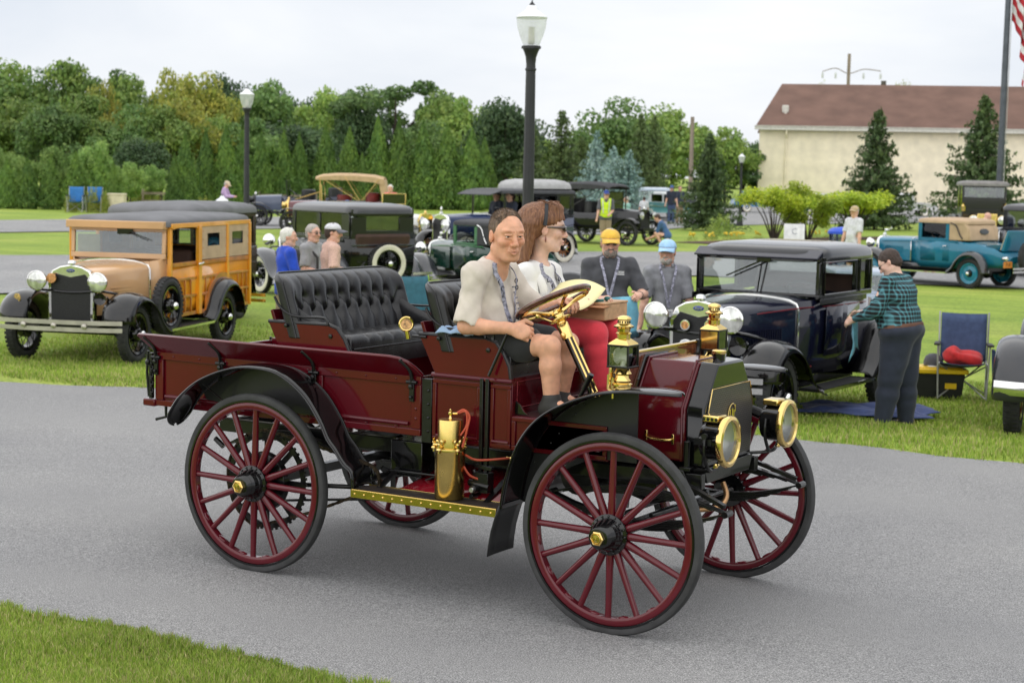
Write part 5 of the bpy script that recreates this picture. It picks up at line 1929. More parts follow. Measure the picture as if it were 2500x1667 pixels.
# ---------------------------------------------------------------- lamp posts
POST = pm('lamp_post_paint', (0.022, 0.023, 0.026), 0.42, var=0.08)
GLOBE = pm('lamp_globe_acrylic', (0.90, 0.91, 0.93), 0.15, trans=0.7, var=0.02, ior=1.12, spec=0.4)
GLOBETOP = pm('lamp_globe_cap', (0.80, 0.81, 0.84), 0.3, var=0.02)
def lamp(label, loc, sc=1.0, box=False, low=False):
 t = thing('lamp_post', label, 'lamp post', group='lamp posts with acorn globes')
 H = 4.05 if not low else 0.55
 mb = MB()
 mb.lathe([(0.24, 0), (0.24, 0.06), (0.21, 0.08), (0.20, 0.30), (0.15, 0.46), (0.12, 0.52), (0.115, 0.62)], (0, 0, 0), (0, 0, 1), 20)
 mb.build('base', POST, t)
 mb = MB()
 n = 40                          # fluted shaft
 rings = []
 for z, r in ((0.6, 0.090), (H - 0.28, 0.066)):
  rings.append([((r + (0.005 if k % 4 < 2 else 0))*math.cos(2*math.pi*k/n), (r + (0.005 if k % 4 < 2 else 0))*math.sin(2*math.pi*k/n), z) for k in range(n)])
 mb.loft(rings)
 mb.build('shaft', POST, t)
 mb = MB()
 mb.lathe([(0.066, -0.30), (0.082, -0.29), (0.082, -0.265), (0.070, -0.255), (0.068, -0.20), (0.078, -0.10), (0.105, -0.02), (0.118, 0.0), (0.118, 0.015), (0.142, 0.02), (0.142, 0.055), (0.13, 0.06)], (0, 0, H), (0, 0, 1), 24)
 mb.build('capital', POST, t)
 mb = MB()
 mb.lathe([(0.115, 0.06), (0.125, 0.09), (0.17, 0.20), (0.205, 0.32), (0.218, 0.42), (0.222, 0.46)], (0, 0, H), (0, 0, 1), 28, cap=False)
 g = mb.build('globe', pm('clear_globe', (0.84, 0.86, 0.90), 0.3, alpha=0.42), t)
 mb = MB()
 mb.lathe([(0.224, 0.455), (0.226, 0.468), (0.19, 0.50), (0.12, 0.545), (0.085, 0.575), (0.075, 0.61), (0.045, 0.635), (0.02, 0.645)], (0, 0, H), (0, 0, 1), 28)
 mb.build('globe_cap', GLOBETOP, t)
 mb = MB()
 mb.lathe([(0.045, 0.635), (0.042, 0.65), (0.012, 0.685), (0.006, 0.72), (0, 0.73)], (0, 0, H), (0, 0, 1), 14)
 mb.build('finial', POST, t)
 mb = MB()
 mb.lathe([(0.035, 0.08), (0.05, 0.10), (0.052, 0.15), (0.046, 0.16), (0.046, 0.33), (0.0, 0.335)], (0, 0, H), (0, 0, 1), 16)
 mb.build('bulb', pm('bulb_cream', (0.68, 0.66, 0.58), 0.4), g)
 if box:
  mb = MB()
  mb.box((0.14, -0.16, 1.0), (0.24, 0.20, 0.48))
  mb.build('outlet_box', POST, t, bevel=0.01)
 t.matrix_basis = Matrix.LocRotScale(Vector(loc), None, Vector((sc, sc, sc)))
 return t
lamp('large black lamp post with clear acorn globe right behind the driver', (-6.9, 14.6, LAWN_Z), 1.01)
lamp('black lamp post with white globe and a box, right of the tan wagon', (-27.1, 32.4, LAWN_Z), 0.985, box=True)
lamp('small distant lamp post on the lawn left of the cream building', (-26.1, 67.0, LAWN_Z), 0.72)
lamp('low lamp whose white globe shows just above the wagon roofs', (-35.0, 40.5, LAWN_Z), 1.05, low=True)
# ---------------------------------------------------------------- flag pole, flag, utility poles, far fence
mb = MB()
mb.tube([(0, 0, 0), (0, 0, 5), (0, 0, 16)], [0.11, 0.105, 0.06], 14)
fp = thing('flag_pole', 'tall dark metal flag pole behind the teal coupe', 'flag pole')
mb.build('shaft', pm('pole_metal', (0.085, 0.095, 0.11), 0.35, metal=0.6), fp)
mb = MB()
mb.ell((0, 0, 16.1), (0.12, 0.12, 0.12))
mb.build('finial', BRASS, fp)
mb = MB()
mb.tube([(0.13, -0.03, 1.2), (0.12, -0.02, 15.8)], 0.012, 5)
mb.build('halyard', pm('rope', (0.5, 0.5, 0.48), 0.8), fp)
place(fp, (-9.1, 48.6, LAWN_Z), 0.541)
# limp flag hanging in folds: red and white stripes, blue canton
nu, nv = 60, 78
FRED, FWHITE, FBLUE = pm('flag_red', (0.42, 0.018, 0.03), 0.75), pm('flag_white', (0.72, 0.72, 0.72), 0.75), pm('flag_blue', (0.02, 0.03, 0.12), 0.75)
mb = MB()
vs_ = []
for i in range(nu + 1):
 for j in range(nv + 1):
  u, v = i/nu, j/nv          # u along the fly, v down the hoist
  drop = 3.0*u
  zz = 10.9 - 3.4*v*(1 - 0.30*u) - drop*(0.95 + 0.1*v)
  xx = 0.16 + 0.95*u**0.7*(1 - 0.30*v) - 0.10*v*u
  yy = 0.22*math.sin(u*15 + v*1.2)*(0.35 + u*0.6) + 0.06*math.sin(u*31 + v*3)
  vs_.append((xx + 0.14*math.sin(u*15 + v*1.2 + 1.4)*u, yy, zz))
for i in range(nu):
 for j in range(nv):
  st = int(13*j/nv)
  mb.cur = 2 if (i/nu < 0.4 and st < 7) else (0 if st % 2 == 0 else 1)
  a = i*(nv + 1) + j
  mb.f.append((a, a + nv + 1, a + nv + 2, a + 1))
  mb.mi.append(mb.cur)
mb.v = vs_
fl = mb.build('flag', [FRED, FWHITE, FBLUE], None, thick=0.006)
tag(fl, 'limp red and white striped flag hanging from the flag pole', 'flag')
place(fl, (-9.1, 48.6, LAWN_Z), 0.541)
WOODPOLE = pm('weathered_pole', (0.26, 0.215, 0.165), 0.9, var=0.15, stretch=(1, 1, 0.1))
up = thing('utility_pole', 'plain weathered wooden utility pole left of the fir', 'utility pole', group='utility poles')
mb = MB()
mb.tube([(0, 0, 0), (0, 0, 5.75)], [0.15, 0.11], 10)
mb.build('shaft', WOODPOLE, up)
place(up, (-36.9, 84.6, LAWN_Z))
up = thing('utility_pole', 'utility pole with curved crossarm rising behind the brown roof', 'utility pole', group='utility poles')
mb = MB()
mb.tube([(0, 0, 0), (0, 0, 14.7)], [0.20, 0.16], 10)
mb.build('shaft', WOODPOLE, up)
mb = MB()
mb.tube(smooth_path([(-2.6, 0, 12.9), (-1.3, 0, 13.25), (0, 0, 12.75), (1.5, 0, 13.2), (3.2, 0, 13.05)], 4), 0.05, 6)
mb.build('crossarm', WOODPOLE, up)
mb = MB()
for x in (-2.6, -1.3, 1.5, 3.2):
 mb.lathe([(0.10, -0.6), (0.12, -0.3), (0.06, 0)], (x, 0, 12.85), (0, 0, 1), 8)
mb.build('insulators', pm('insulator_glass', (0.55, 0.58, 0.56), 0.3), up)
place(up, (-53.5, 156.6, LAWN_Z), 0.541)
up = thing('utility_pole', 'short dark pole top just above the brown roof ridge', 'utility pole', group='utility poles')
mb = MB()
mb.tube([(0, 0, 0), (0, 0, 12.1)], [0.3, 0.26], 10)
mb.build('shaft', pm('dark_pole', (0.10, 0.09, 0.08), 0.9), up)
place(up, (-50.5, 158.5, LAWN_Z))
fn = thing('rail_fence', 'low grey wooden rail fence in the gap between evergreens', 'fence')
for k in range(7):
 mb = MB()
 mb.box((k*1.6, 0, 0.5), (0.11, 0.11, 1.0))
 mb.build('post', WOODPOLE, fn, smooth=0)
for z in (0.35, 0.78):
 mb = MB()
 mb.box((4.8, 0.07, z), (9.8, 0.05, 0.13))
 mb.build('rail', WOODPOLE, fn, smooth=0)
place(fn, (-60.5, 63.5, LAWN_Z - 0.05), 0.7)
# distant ploughed field and pasture seen left of the building
sheet('far_field', [(-175, 235), (-60, 305), (-75, 345), (-190, 270)], 1.5, pm('bare_soil', (0.20, 0.13, 0.085), 0.95, var=0.1, vs=0.05))
mb = MB()
# ---------------------------------------------------------------- parked vintage cars
WHEELS = {}
def paint(name, c, coat=1.0, rough=0.2):
 return pm(name, c, rough, coat=coat*0.65, var=0.04, vs=2.5, spec=0.3)
DARKCAB = pm('dark_interior', (0.02, 0.017, 0.015), 0.8)
SEATBROWN = pm('brown_upholstery', (0.06, 0.03, 0.02), 0.7)
CORE = pm('car_radiator_core', (0.010, 0.010, 0.011), 0.5, var=0.3, vs=80)
def wheel_meshes(kind, Rw, tw, ww, hubmat):
 key = (kind, Rw, tw, ww, hubmat.name)
 if key in WHEELS:
  return WHEELS[key]
 out = {}
 mb = MB()
 ri = Rw - tw*1.05
 prof = []
 for k in range(13):
  a = -math.pi*0.18 + (math.pi*1.36)*k/12
  prof.append((Rw - tw*0.55 + tw*0.55*math.sin(a), tw*0.50*math.cos(a)))
 mb.lathe(prof, (0, 0, 0), (0, 1, 0), 36, cap=False)
 out['tyre'] = mb.mesh('tyre', TREAD)
 if kind != 'plain':
  mb = MB()       # tread blocks
  for k in range(40):
   a = 2*math.pi*k/40
   for s in (-1, 1):
    mb.box(((Rw - 0.004)*math.cos(a + s*0.04), s*tw*0.24, (Rw - 0.004)*math.sin(a + s*0.04)), (0.012, tw*0.36, Rw*0.10), rot=(0, -a, 0))
  out['tread_blocks'] = mb.mesh('tread_blocks', TREAD, 0)
 if ww:
  mb = MB()
  ring(mb, [(ri + 0.004, -tw*0.47), (ri + tw*0.30, -tw*0.545), (Rw - tw*0.30, -tw*0.545), (Rw - tw*0.22, -tw*0.50), (Rw - tw*0.4, -tw*0.45)], (0, 0, 0), (0, 1, 0), 36)
  out['whitewall'] = mb.mesh('whitewall', WHITEWALL)
 rimm = ww if not isinstance(ww, bool) and ww else BLACK
 mb = MB()
 ring(mb, [(ri - 0.022, -tw*0.40), (ri + 0.006, -tw*0.45), (ri + 0.006, tw*0.45), (ri - 0.022, tw*0.40)], (0, 0, 0), (0, 1, 0), 32)
 if kind == 'disc':
  mb.lathe([(0.05, -tw*0.30), (0.10, -tw*0.25), (ri - 0.06, -tw*0.05), (ri - 0.02, -tw*0.25)], (0, 0, 0), (0, 1, 0), 32, cap=False)
 out['rim'] = mb.mesh('rim', hubmat if kind == 'disc' else BLACK)
 sp = MB()
 if kind == 'wire':
  for k in range(20):
   a = 2*math.pi*k/20
   y0 = -0.05 if k % 2 else 0.05
   b_ = a + (0.5 if (k//2) % 2 else -0.5)*0.35
   sp.tube([(0.055*math.cos(b_), y0, 0.055*math.sin(b_)), ((ri - 0.01)*math.cos(a), 0.0, (ri - 0.01)*math.sin(a))], 0.0055, 5)
  out['spokes'] = sp.mesh('wire_spokes', BLACK)
 elif kind in ('wood', 'plain'):
  m = hubmat
  for k in range(12):
   a = 2*math.pi*k/12
   sp.tube([(0.05*math.cos(a), 0, 0.05*math.sin(a)), ((ri - 0.005)*math.cos(a), 0, (ri - 0.005)*math.sin(a))], [0.022, 0.017], 6)
  out['spokes'] = sp.mesh('wood_spokes', m)
 mb = MB()
 mb.lathe([(0.10, 0.06), (0.10, -0.02), (0.075, -0.06), (0.055, -0.065), (0.05, -0.09)], (0, 0, 0), (0, 1, 0), 20)
 out['hub'] = mb.mesh('hub', BLACK)
 mb = MB()
 mb.lathe([(0.048, -0.09), (0.050, -0.105), (0.040, -0.125), (0.02, -0.135), (0, -0.137)], (0, 0, 0), (0, 1, 0), 18)
 out['hub_cap'] = mb.mesh('hub_cap', CHROME)
 WHEELS[key] = out
 return out
def car_wheel(root, x, y, Rw=0.365, kind='wire', tw=0.115, ww=False, hubmat=None, z=None, rot=0.0, name='wheel'):
 ms = wheel_meshes(kind, Rw, tw, ww, hubmat or BLACK)
 w = link(name, ms['tyre'], root)
 w.matrix_basis = Matrix.Translation((x, y, Rw if z is None else z)) @ Matrix.Rotation((0 if y < 0 else math.pi) + rot, 4, 'Z')
 for nm, me in ms.items():
  if nm != 'tyre':
   link(nm, me, w)
 return w
def fender(root, path, yi, yo, s, mat, crown=0.055, lip=0.05, name='fender', sub=4):
 P = smooth_path([(x, 0, z) for x, z in path], sub)
 mb = MB()
 rings = []
 for k, p in enumerate(P):
  d = P[min(k + 1, len(P) - 1)] - P[max(k - 1, 0)]
  d.normalize()
  n = Vector((-d.z, 0, d.x))
  if n.z < 0 and abs(n.z) > 0.2:
   n = -n
  n = Vector((d.z, 0, -d.x)) if (Vector((d.z, 0, -d.x)).dot(Vector((p.x - sum(q.x for q in P)/len(P), 0, p.z + 0.2 - min(q.z for q in P)))) > 0) else Vector((-d.z, 0, d.x))
  ringp = []
  for q in range(9):
   t = q/8
   off = crown*math.sin(math.pi*min(1, t*1.12))**0.8 if t*1.12 < 1 else -lip*((t - 0.893)/0.107)
   ringp.append((p.x + n.x*off, s*(yi + (yo - yi)*t), p.z + n.z*off))
  rings.append(ringp)
 mb.loft(rings, closed=False, cap=False)
 o = mb.build(name, mat, root, thick=0.008)
 return o
def headlight(root, x, y, z, r=0.115, shell=CHROME, yaw=0.0):
 M = Matrix.Translation((x, y, z)) @ Matrix.Rotation(yaw, 4, 'Z')
 mb = MB()
 mb.lathe([(0.0, -0.13), (r*0.45, -0.115), (r*0.8, -0.06), (r*0.98, 0.0), (r*1.06, 0.012), (r*1.06, 0.028), (r*0.97, 0.034)], (0, 0, 0), (1, 0, 0), 24, M=M, cap=False)
 h = mb.build('headlight', shell, root)
 mb = MB()
 mb.lathe([(0.0, 0.050), (r*0.5, 0.045), (r*0.85, 0.036), (r*0.98, 0.028)], (0, 0, 0), (1, 0, 0), 24, M=M, cap=False)
 mb.build('lens', pm('fluted_lens', (0.70, 0.71, 0.67), 0.06, metal=0.65, var=0.22, vs=12, coat=1.0, stretch=(1, 1, 0.5)), h)
 return h
def rounded(hw, hl, r, n=5):
 pts = []
 for (sx, sy, a0) in ((1, 1, 0), (-1, 1, 90), (-1, -1, 180), (1, -1, 270)):
  for k in range(n + 1):
   a = R(a0 + 90*k/n)
   pts.append((sx*(hl - r) + r*math.cos(a), sy*(hw - r) + r*math.sin(a)))
 return pts
def roof_shell(root, x0, x1, hw, z, rise, mat, r=0.15, name='roof', visor=None, arch=0.03, edge=0.05):
 cx, hl = (x0 + x1)/2, (x1 - x0)/2
 mb = MB()
 rings = []
 for ins, h in ((0.0, -edge), (0.0, 0.0), (0.012, rise*0.35), (0.05, rise*0.65), (0.15, rise*0.88), (0.32, rise)):
  o = rounded(hw - ins, hl - ins*1.1, max(0.03, r - ins*0.3))
  rings.append([(cx + px, py, z + h + arch*(1 - (px/hl)**2)) for px, py in o])
 mb.loft(rings, cap=True)
 return mb.build(name, mat, root, smooth=50)
def side_frame(root, s, hw, x0, x1, zb, zt, wins, mat, th=0.04, name='cabin_side', glass=True, sill=0.05, top=0.06, open_=()):
 mb = MB()
 y = s*(hw - th/2)
 mb.box(((x0 + x1)/2, y, zb + sill/2), (x1 - x0, th, sill))
 mb.box(((x0 + x1)/2, y, zt - top/2), (x1 - x0, th, top))
 ws = sorted(wins)
 edges = [x0] + [e for w in ws for e in w] + [x1]
 for a, b_ in zip(edges[0::2], edges[1::2]):
  if b_ - a > 0.004:
   mb.box(((a + b_)/2, y, (zb + sill + zt - top)/2), (b_ - a, th, zt - top - zb - sill))
 o = mb.build(name, mat, root, bevel=0.008)
 if glass:
  for i, (a, b_) in enumerate(ws):
   if i in open_:
    continue
   mb = MB()
   mb.box(((a + b_)/2, y, (zb + sill + zt - top)/2), (b_ - a + 0.01, 0.006, zt - top - zb - sill + 0.01))
   mb.build('side_window', GLASS, o)
 return o
def end_frame(root, x, hw, zb, zt, mat, side=0.05, sill=0.05, top=0.08, th=0.04, rake=0.0, name='windshield_frame', glass=GLASS):
 M = Matrix.Translation((x, 0, zb)) @ Matrix.Rotation(rake, 4, 'Y')
 h = (zt - zb)/math.cos(rake)
 mb = MB()
 mb.box((0, 0, sill/2), (th, 2*hw, sill), M=M)
 mb.box((0, 0, h - top/2), (th, 2*hw, top), M=M)
 for s in (-1, 1):
  mb.box((0, s*(hw - side/2), h/2), (th*0.98, side, h - top - sill), M=M)
 o = mb.build(name, mat, root, bevel=0.008)
 if glass:
  mb = MB()
  mb.box((0, 0, (sill + h - top)/2), (0.006, 2*(hw - side) + 0.01, h - top - sill + 0.01), M=M)
  mb.build('windshield' if 'wind' in name else 'rear_window', glass, o)
 return o
def hood_ring(x, hw, zb, zs, zt, n=5):
 pts = [(x, -hw, zb), (x, -hw, (zb + zs)/2), (x, -hw, zs)]
 for k in range(1, 2*n):
  a = math.pi - math.pi*k/(2*n)
  pts.append((x, hw*math.cos(a)*(1 if abs(math.cos(a)) > .98 else 1), zs + (zt - zs)*math.sin(a)**0.75))
 pts += [(x, hw, zs), (x, hw, (zb + zs)/2), (x, hw, zb)]
 return pts
def nose(root, col, xr=0.16, xc=-0.86, hwr=0.27, hwc=0.47, zr=1.13, zc=1.19, shell=CHROME, zb=0.58, band=True, louvre=True, zs=0.12, badge=True):
 mb = MB()
 mb.loft([hood_ring(xr - 0.05, hwr, zb, zr - zs, zr), hood_ring((xr + xc)/2, (hwr + hwc)/2, zb, (zr + zc)/2 - zs, (zr + zc)/2 + 0.01), hood_ring(xc, hwc, zb, zc - zs, zc)])
 h = mb.build('hood', col, root, smooth=50)
 mb = MB()
 mb.tube(hood_ring(xc + 0.01, hwc + 0.006, zb, zc - zs, zc + 0.006), 0.012, 6)
 mb.build('cowl_band', shell if band else col, h)
 if louvre:
  for s in (-1, 1):
   mb = MB()
   for k in range(16):
    t = 0.25 + 0.5*k/15
    x = xr + (xc - xr)*t
    hw = hwr + (hwc - hwr)*t
    mb.box((x, s*(hw + 0.002), zb + 0.26), (0.012, 0.016, 0.16))
   mb.build('louvres', col, h)
 mb = MB()
 out = [(-hwr - 0.015, zb - 0.10), (-hwr - 0.02, zr - 0.16), (-hwr*0.86, zr - 0.045), (-hwr*0.5, zr + 0.005), (0, zr + 0.03), (hwr*0.5, zr + 0.005), (hwr*0.86, zr - 0.045), (hwr + 0.02, zr - 0.16), (hwr + 0.015, zb - 0.10), (hwr*0.5, zb - 0.16), (-hwr*0.5, zb - 0.16)]
 mb.prism(out, xr - 0.06, xr + 0.03, 'x')
 rs = mb.build('radiator_shell', shell, root, bevel=0.015)
 mb = MB()
 inn = [(-hwr + 0.03, zb - 0.08), (-hwr + 0.025, zr - 0.17), (-hwr*0.66, zr - 0.085), (0, zr - 0.125), (hwr*0.66, zr - 0.085), (hwr - 0.025, zr - 0.17), (hwr - 0.03, zb - 0.08), (hwr*0.5, zb - 0.12), (-hwr*0.5, zb - 0.12)]
 mb.prism(inn, xr + 0.026, xr + 0.036, 'x')
 mb.build('radiator_core', CORE, rs)
 mb = MB()
 mb.lathe([(0.035, 0), (0.035, 0.02), (0.05, 0.025), (0.045, 0.05), (0.02, 0.06), (0, 0.062)], (xr - 0.01, 0, zr + 0.02), (0, 0, 1), 16)
 mb.build('radiator_cap', shell, rs)
 if badge:
  mb = MB()
  mb.ell((xr + 0.034, 0, zr - 0.045), (0.006, 0.055, 0.024), 14)
  bo = mb.build('badge', pm('badge_blue', (0.02, 0.035, 0.22), 0.25, coat=1), rs)
  text_mesh('badge_script', 'Ford', 0.036, CHROME, Matrix.Translation((xr + 0.0405, 0, zr - 0.046)) @ Matrix.Rotation(math.pi/2, 4, 'Z') @ Matrix.Rotation(math.pi/2, 4, 'X'), bo, shear=0.3)
 return h
FEND_F = [(0.34, 0.52), (0.32, 0.66), (0.20, 0.78), (0.02, 0.82), (-0.18, 0.78), (-0.36, 0.66), (-0.50, 0.50), (-0.64, 0.40), (-0.80, 0.36)]
FEND_R = [(0.62, 0.37), (0.48, 0.48), (0.36, 0.66), (0.20, 0.80), (0.0, 0.85), (-0.20, 0.81), (-0.34, 0.68), (-0.42, 0.50), (-0.44, 0.38)]
def chassis(root, wb=2.63, tr=0.71, Rw=0.365, kind='wire', ww=False, fmat=BLACK, hubmat=None, rb_edge=CHROME, rbz=0.36, tw=0.115, steer=0.0, yo=0.86, spare=None, apron=BLACK):
 for s in (1, -1):
  car_wheel(root, 0, s*tr, Rw, kind, tw, ww, hubmat, rot=steer)
  car_wheel(root, -wb, s*tr, Rw, kind, tw, ww, hubmat)
  fender(root, FEND_F, 0.47, yo, s, fmat, name='front_fender')
  fender(root, [(x - wb, z) for x, z in FEND_R], 0.56, yo, s, fmat, name='rear_fender')
  mb = MB()
  mb.box(((-0.78 - wb + 0.60)/2, s*0.72, rbz - 0.012), (wb - 0.78 - 0.52, 0.26, 0.024))
  rb = mb.build('running_board', pm('ribbed_rubber', (0.016, 0.016, 0.017), 0.6), root)
  mb = MB()
  mb.box(((-0.78 - wb + 0.60)/2, s*0.853, rbz - 0.010), (wb - 0.78 - 0.50, 0.012, 0.032))
  mb.build('board_edge', rb_edge, rb)
  mb = MB()
  mb.loft([[(x, s*0.585, rbz) for x in (-0.6, -wb + 0.5)], [(x, s*0.55, rbz + 0.17) for x in (-0.45, -wb + 0.45)]], closed=False, cap=False)
  mb.build('splash_apron', apron, root, thick=0.006)
 mb = MB()
 mb.box((-wb/2, 0, 0.46), (wb + 0.5, 0.72, 0.10))
 mb.tube([(0, -tr, Rw), (0, tr, Rw)], 0.03, 8)
 mb.tube([(-wb, -tr, Rw), (-wb, tr, Rw)], 0.04, 8)
 mb.ell((-wb, 0, Rw), (0.14, 0.14, 0.14), 12)
 mb.box((-wb/2 - 0.1, 0, 0.40), (wb*0.6, 0.9, 0.10))
 mb.build('frame', IRON, root)
def front_bumper(root, x=0.62, z=0.47, hw=0.80, mat=CHROME):
 mb = MB()
 for dz in (0, 0.085):
  pts = [(x - 0.10*(abs(t)**3), t*hw, z + dz) for t in [-1 + 2*k/12 for k in range(13)]]
  for a, b_ in zip(pts[:-1], pts[1:]):
   mb.bar(a, b_, 0.012, 0.052)
 b = mb.build('front_bumper', mat, root)
 mb = MB()
 for y in (-0.38, 0, 0.38):
  mb.lathe([(0.035, 0), (0.032, 0.012), (0, 0.018)], (x + 0.004, y, z + 0.042), (1, 0, 0), 14)
 for y in (-0.38, 0.38):
  mb.box((x - 0.17, y, z + 0.03), (0.36, 0.03, 0.05))
 mb.build('bumper_clamp', mat, b)
 return b
def lamp_bar(root, x=0.20, z=0.86, hw=0.40, dz=0.0):
 mb = MB()
 mb.tube(smooth_path([(x - 0.28, -0.62, z - 0.10), (x - 0.04, -hw, z - 0.02), (x, 0, z - 0.04), (x - 0.04, hw, z - 0.02), (x - 0.28, 0.62, z - 0.10)], 5), 0.017, 8)
 mb.build('lamp_bar', BLACK, root)
def steering(root, x, y, z):
 mb = MB()
 ax = Vector((-0.6, 0, 0.8))
 mb.torus((x, y, z), ax, 0.20, 0.012, 28, 6)
 for k in range(3):
  a = 2*math.pi*k/3
  e1 = ax.normalized().cross(Vector((0, 1, 0))).normalized()
  mb.tube([(x, y, z), Vector((x, y, z)) + e1*0.19*math.cos(a) + Vector((0, 1, 0))*0.19*math.sin(a)], 0.008, 5)
 mb.tube([(x, y, z), (x + 0.5, y, z - 0.65)], 0.02, 6)
 mb.build('steering_wheel', BLACK, root)
def bench(root, x, z, hw, mat, back=0.5):
 mb = MB()
 mb.box((x, 0, z), (0.5, 2*hw, 0.18))
 mb.box((x - 0.27, 0, z + back/2), (0.14, 2*hw, back), rot=(0, -0.15, 0))
 mb.build('seat', mat, root, bevel=0.05)
def body_ring(x, hw, zb, zt, tuck=0.06):
 return [(x, -hw + tuck, zb), (x, -hw + tuck*0.3, zb + (zt - zb)*0.25), (x, -hw, zb + (zt - zb)*0.6), (x, -hw, zt), (x, hw, zt), (x, hw, zb + (zt - zb)*0.6), (x, hw - tuck*0.3, zb + (zt - zb)*0.25), (x, hw - tuck, zb)]
def lower_body(root, mat, st, name='body', smooth=50):
 mb = MB()
 rings = [body_ring(*s) for s in st]
 mb.loft([r_[0:4] for r_ in rings], closed=False, cap=False)
 mb.loft([r_[4:8] for r_ in rings], closed=False, cap=False)
 for r_ in (rings[0], rings[-1]):
  mb.add(r_, [tuple(range(8))])
 mb.loft([[r_[0], r_[7]] for r_ in rings], closed=False, cap=False)
 o = mb.build(name, mat, root, smooth=smooth, thick=0.012)
 return o
def belt(root, mat, x0, x1, hw, z, h=0.05, d=0.012, body=None):
 for s in (-1, 1):
  mb = MB()
  mb.box(((x0 + x1)/2, s*(hw + d/2), z), (x1 - x0, d, h))
  mb.build('belt_moulding', mat, body or root, bevel=0.004)
def door(root, body, s, x0, x1, hw, zb, zt, mat):
 mb = MB()
 prof = [(hw - 0.016, zb + (zt - zb)*0.22), (hw + 0.003, zb + (zt - zb)*0.66), (hw + 0.003, zt)]
 mb.loft([[(x, s*y, z) for y, z in prof] for x in (x0, x1)], closed=False, cap=False)
 d = mb.build('door', mat, root, thick=0.006)
 mb = MB()
 mb.tube([(x0 + 0.05, s*(hw + 0.01), zt - 0.08), (x0 + 0.05, s*(hw + 0.045), zt - 0.08), (x0 + 0.15, s*(hw + 0.05), zt - 0.09)], 0.011, 6)
 mb.build('door_handle', CHROME, d)
 return d
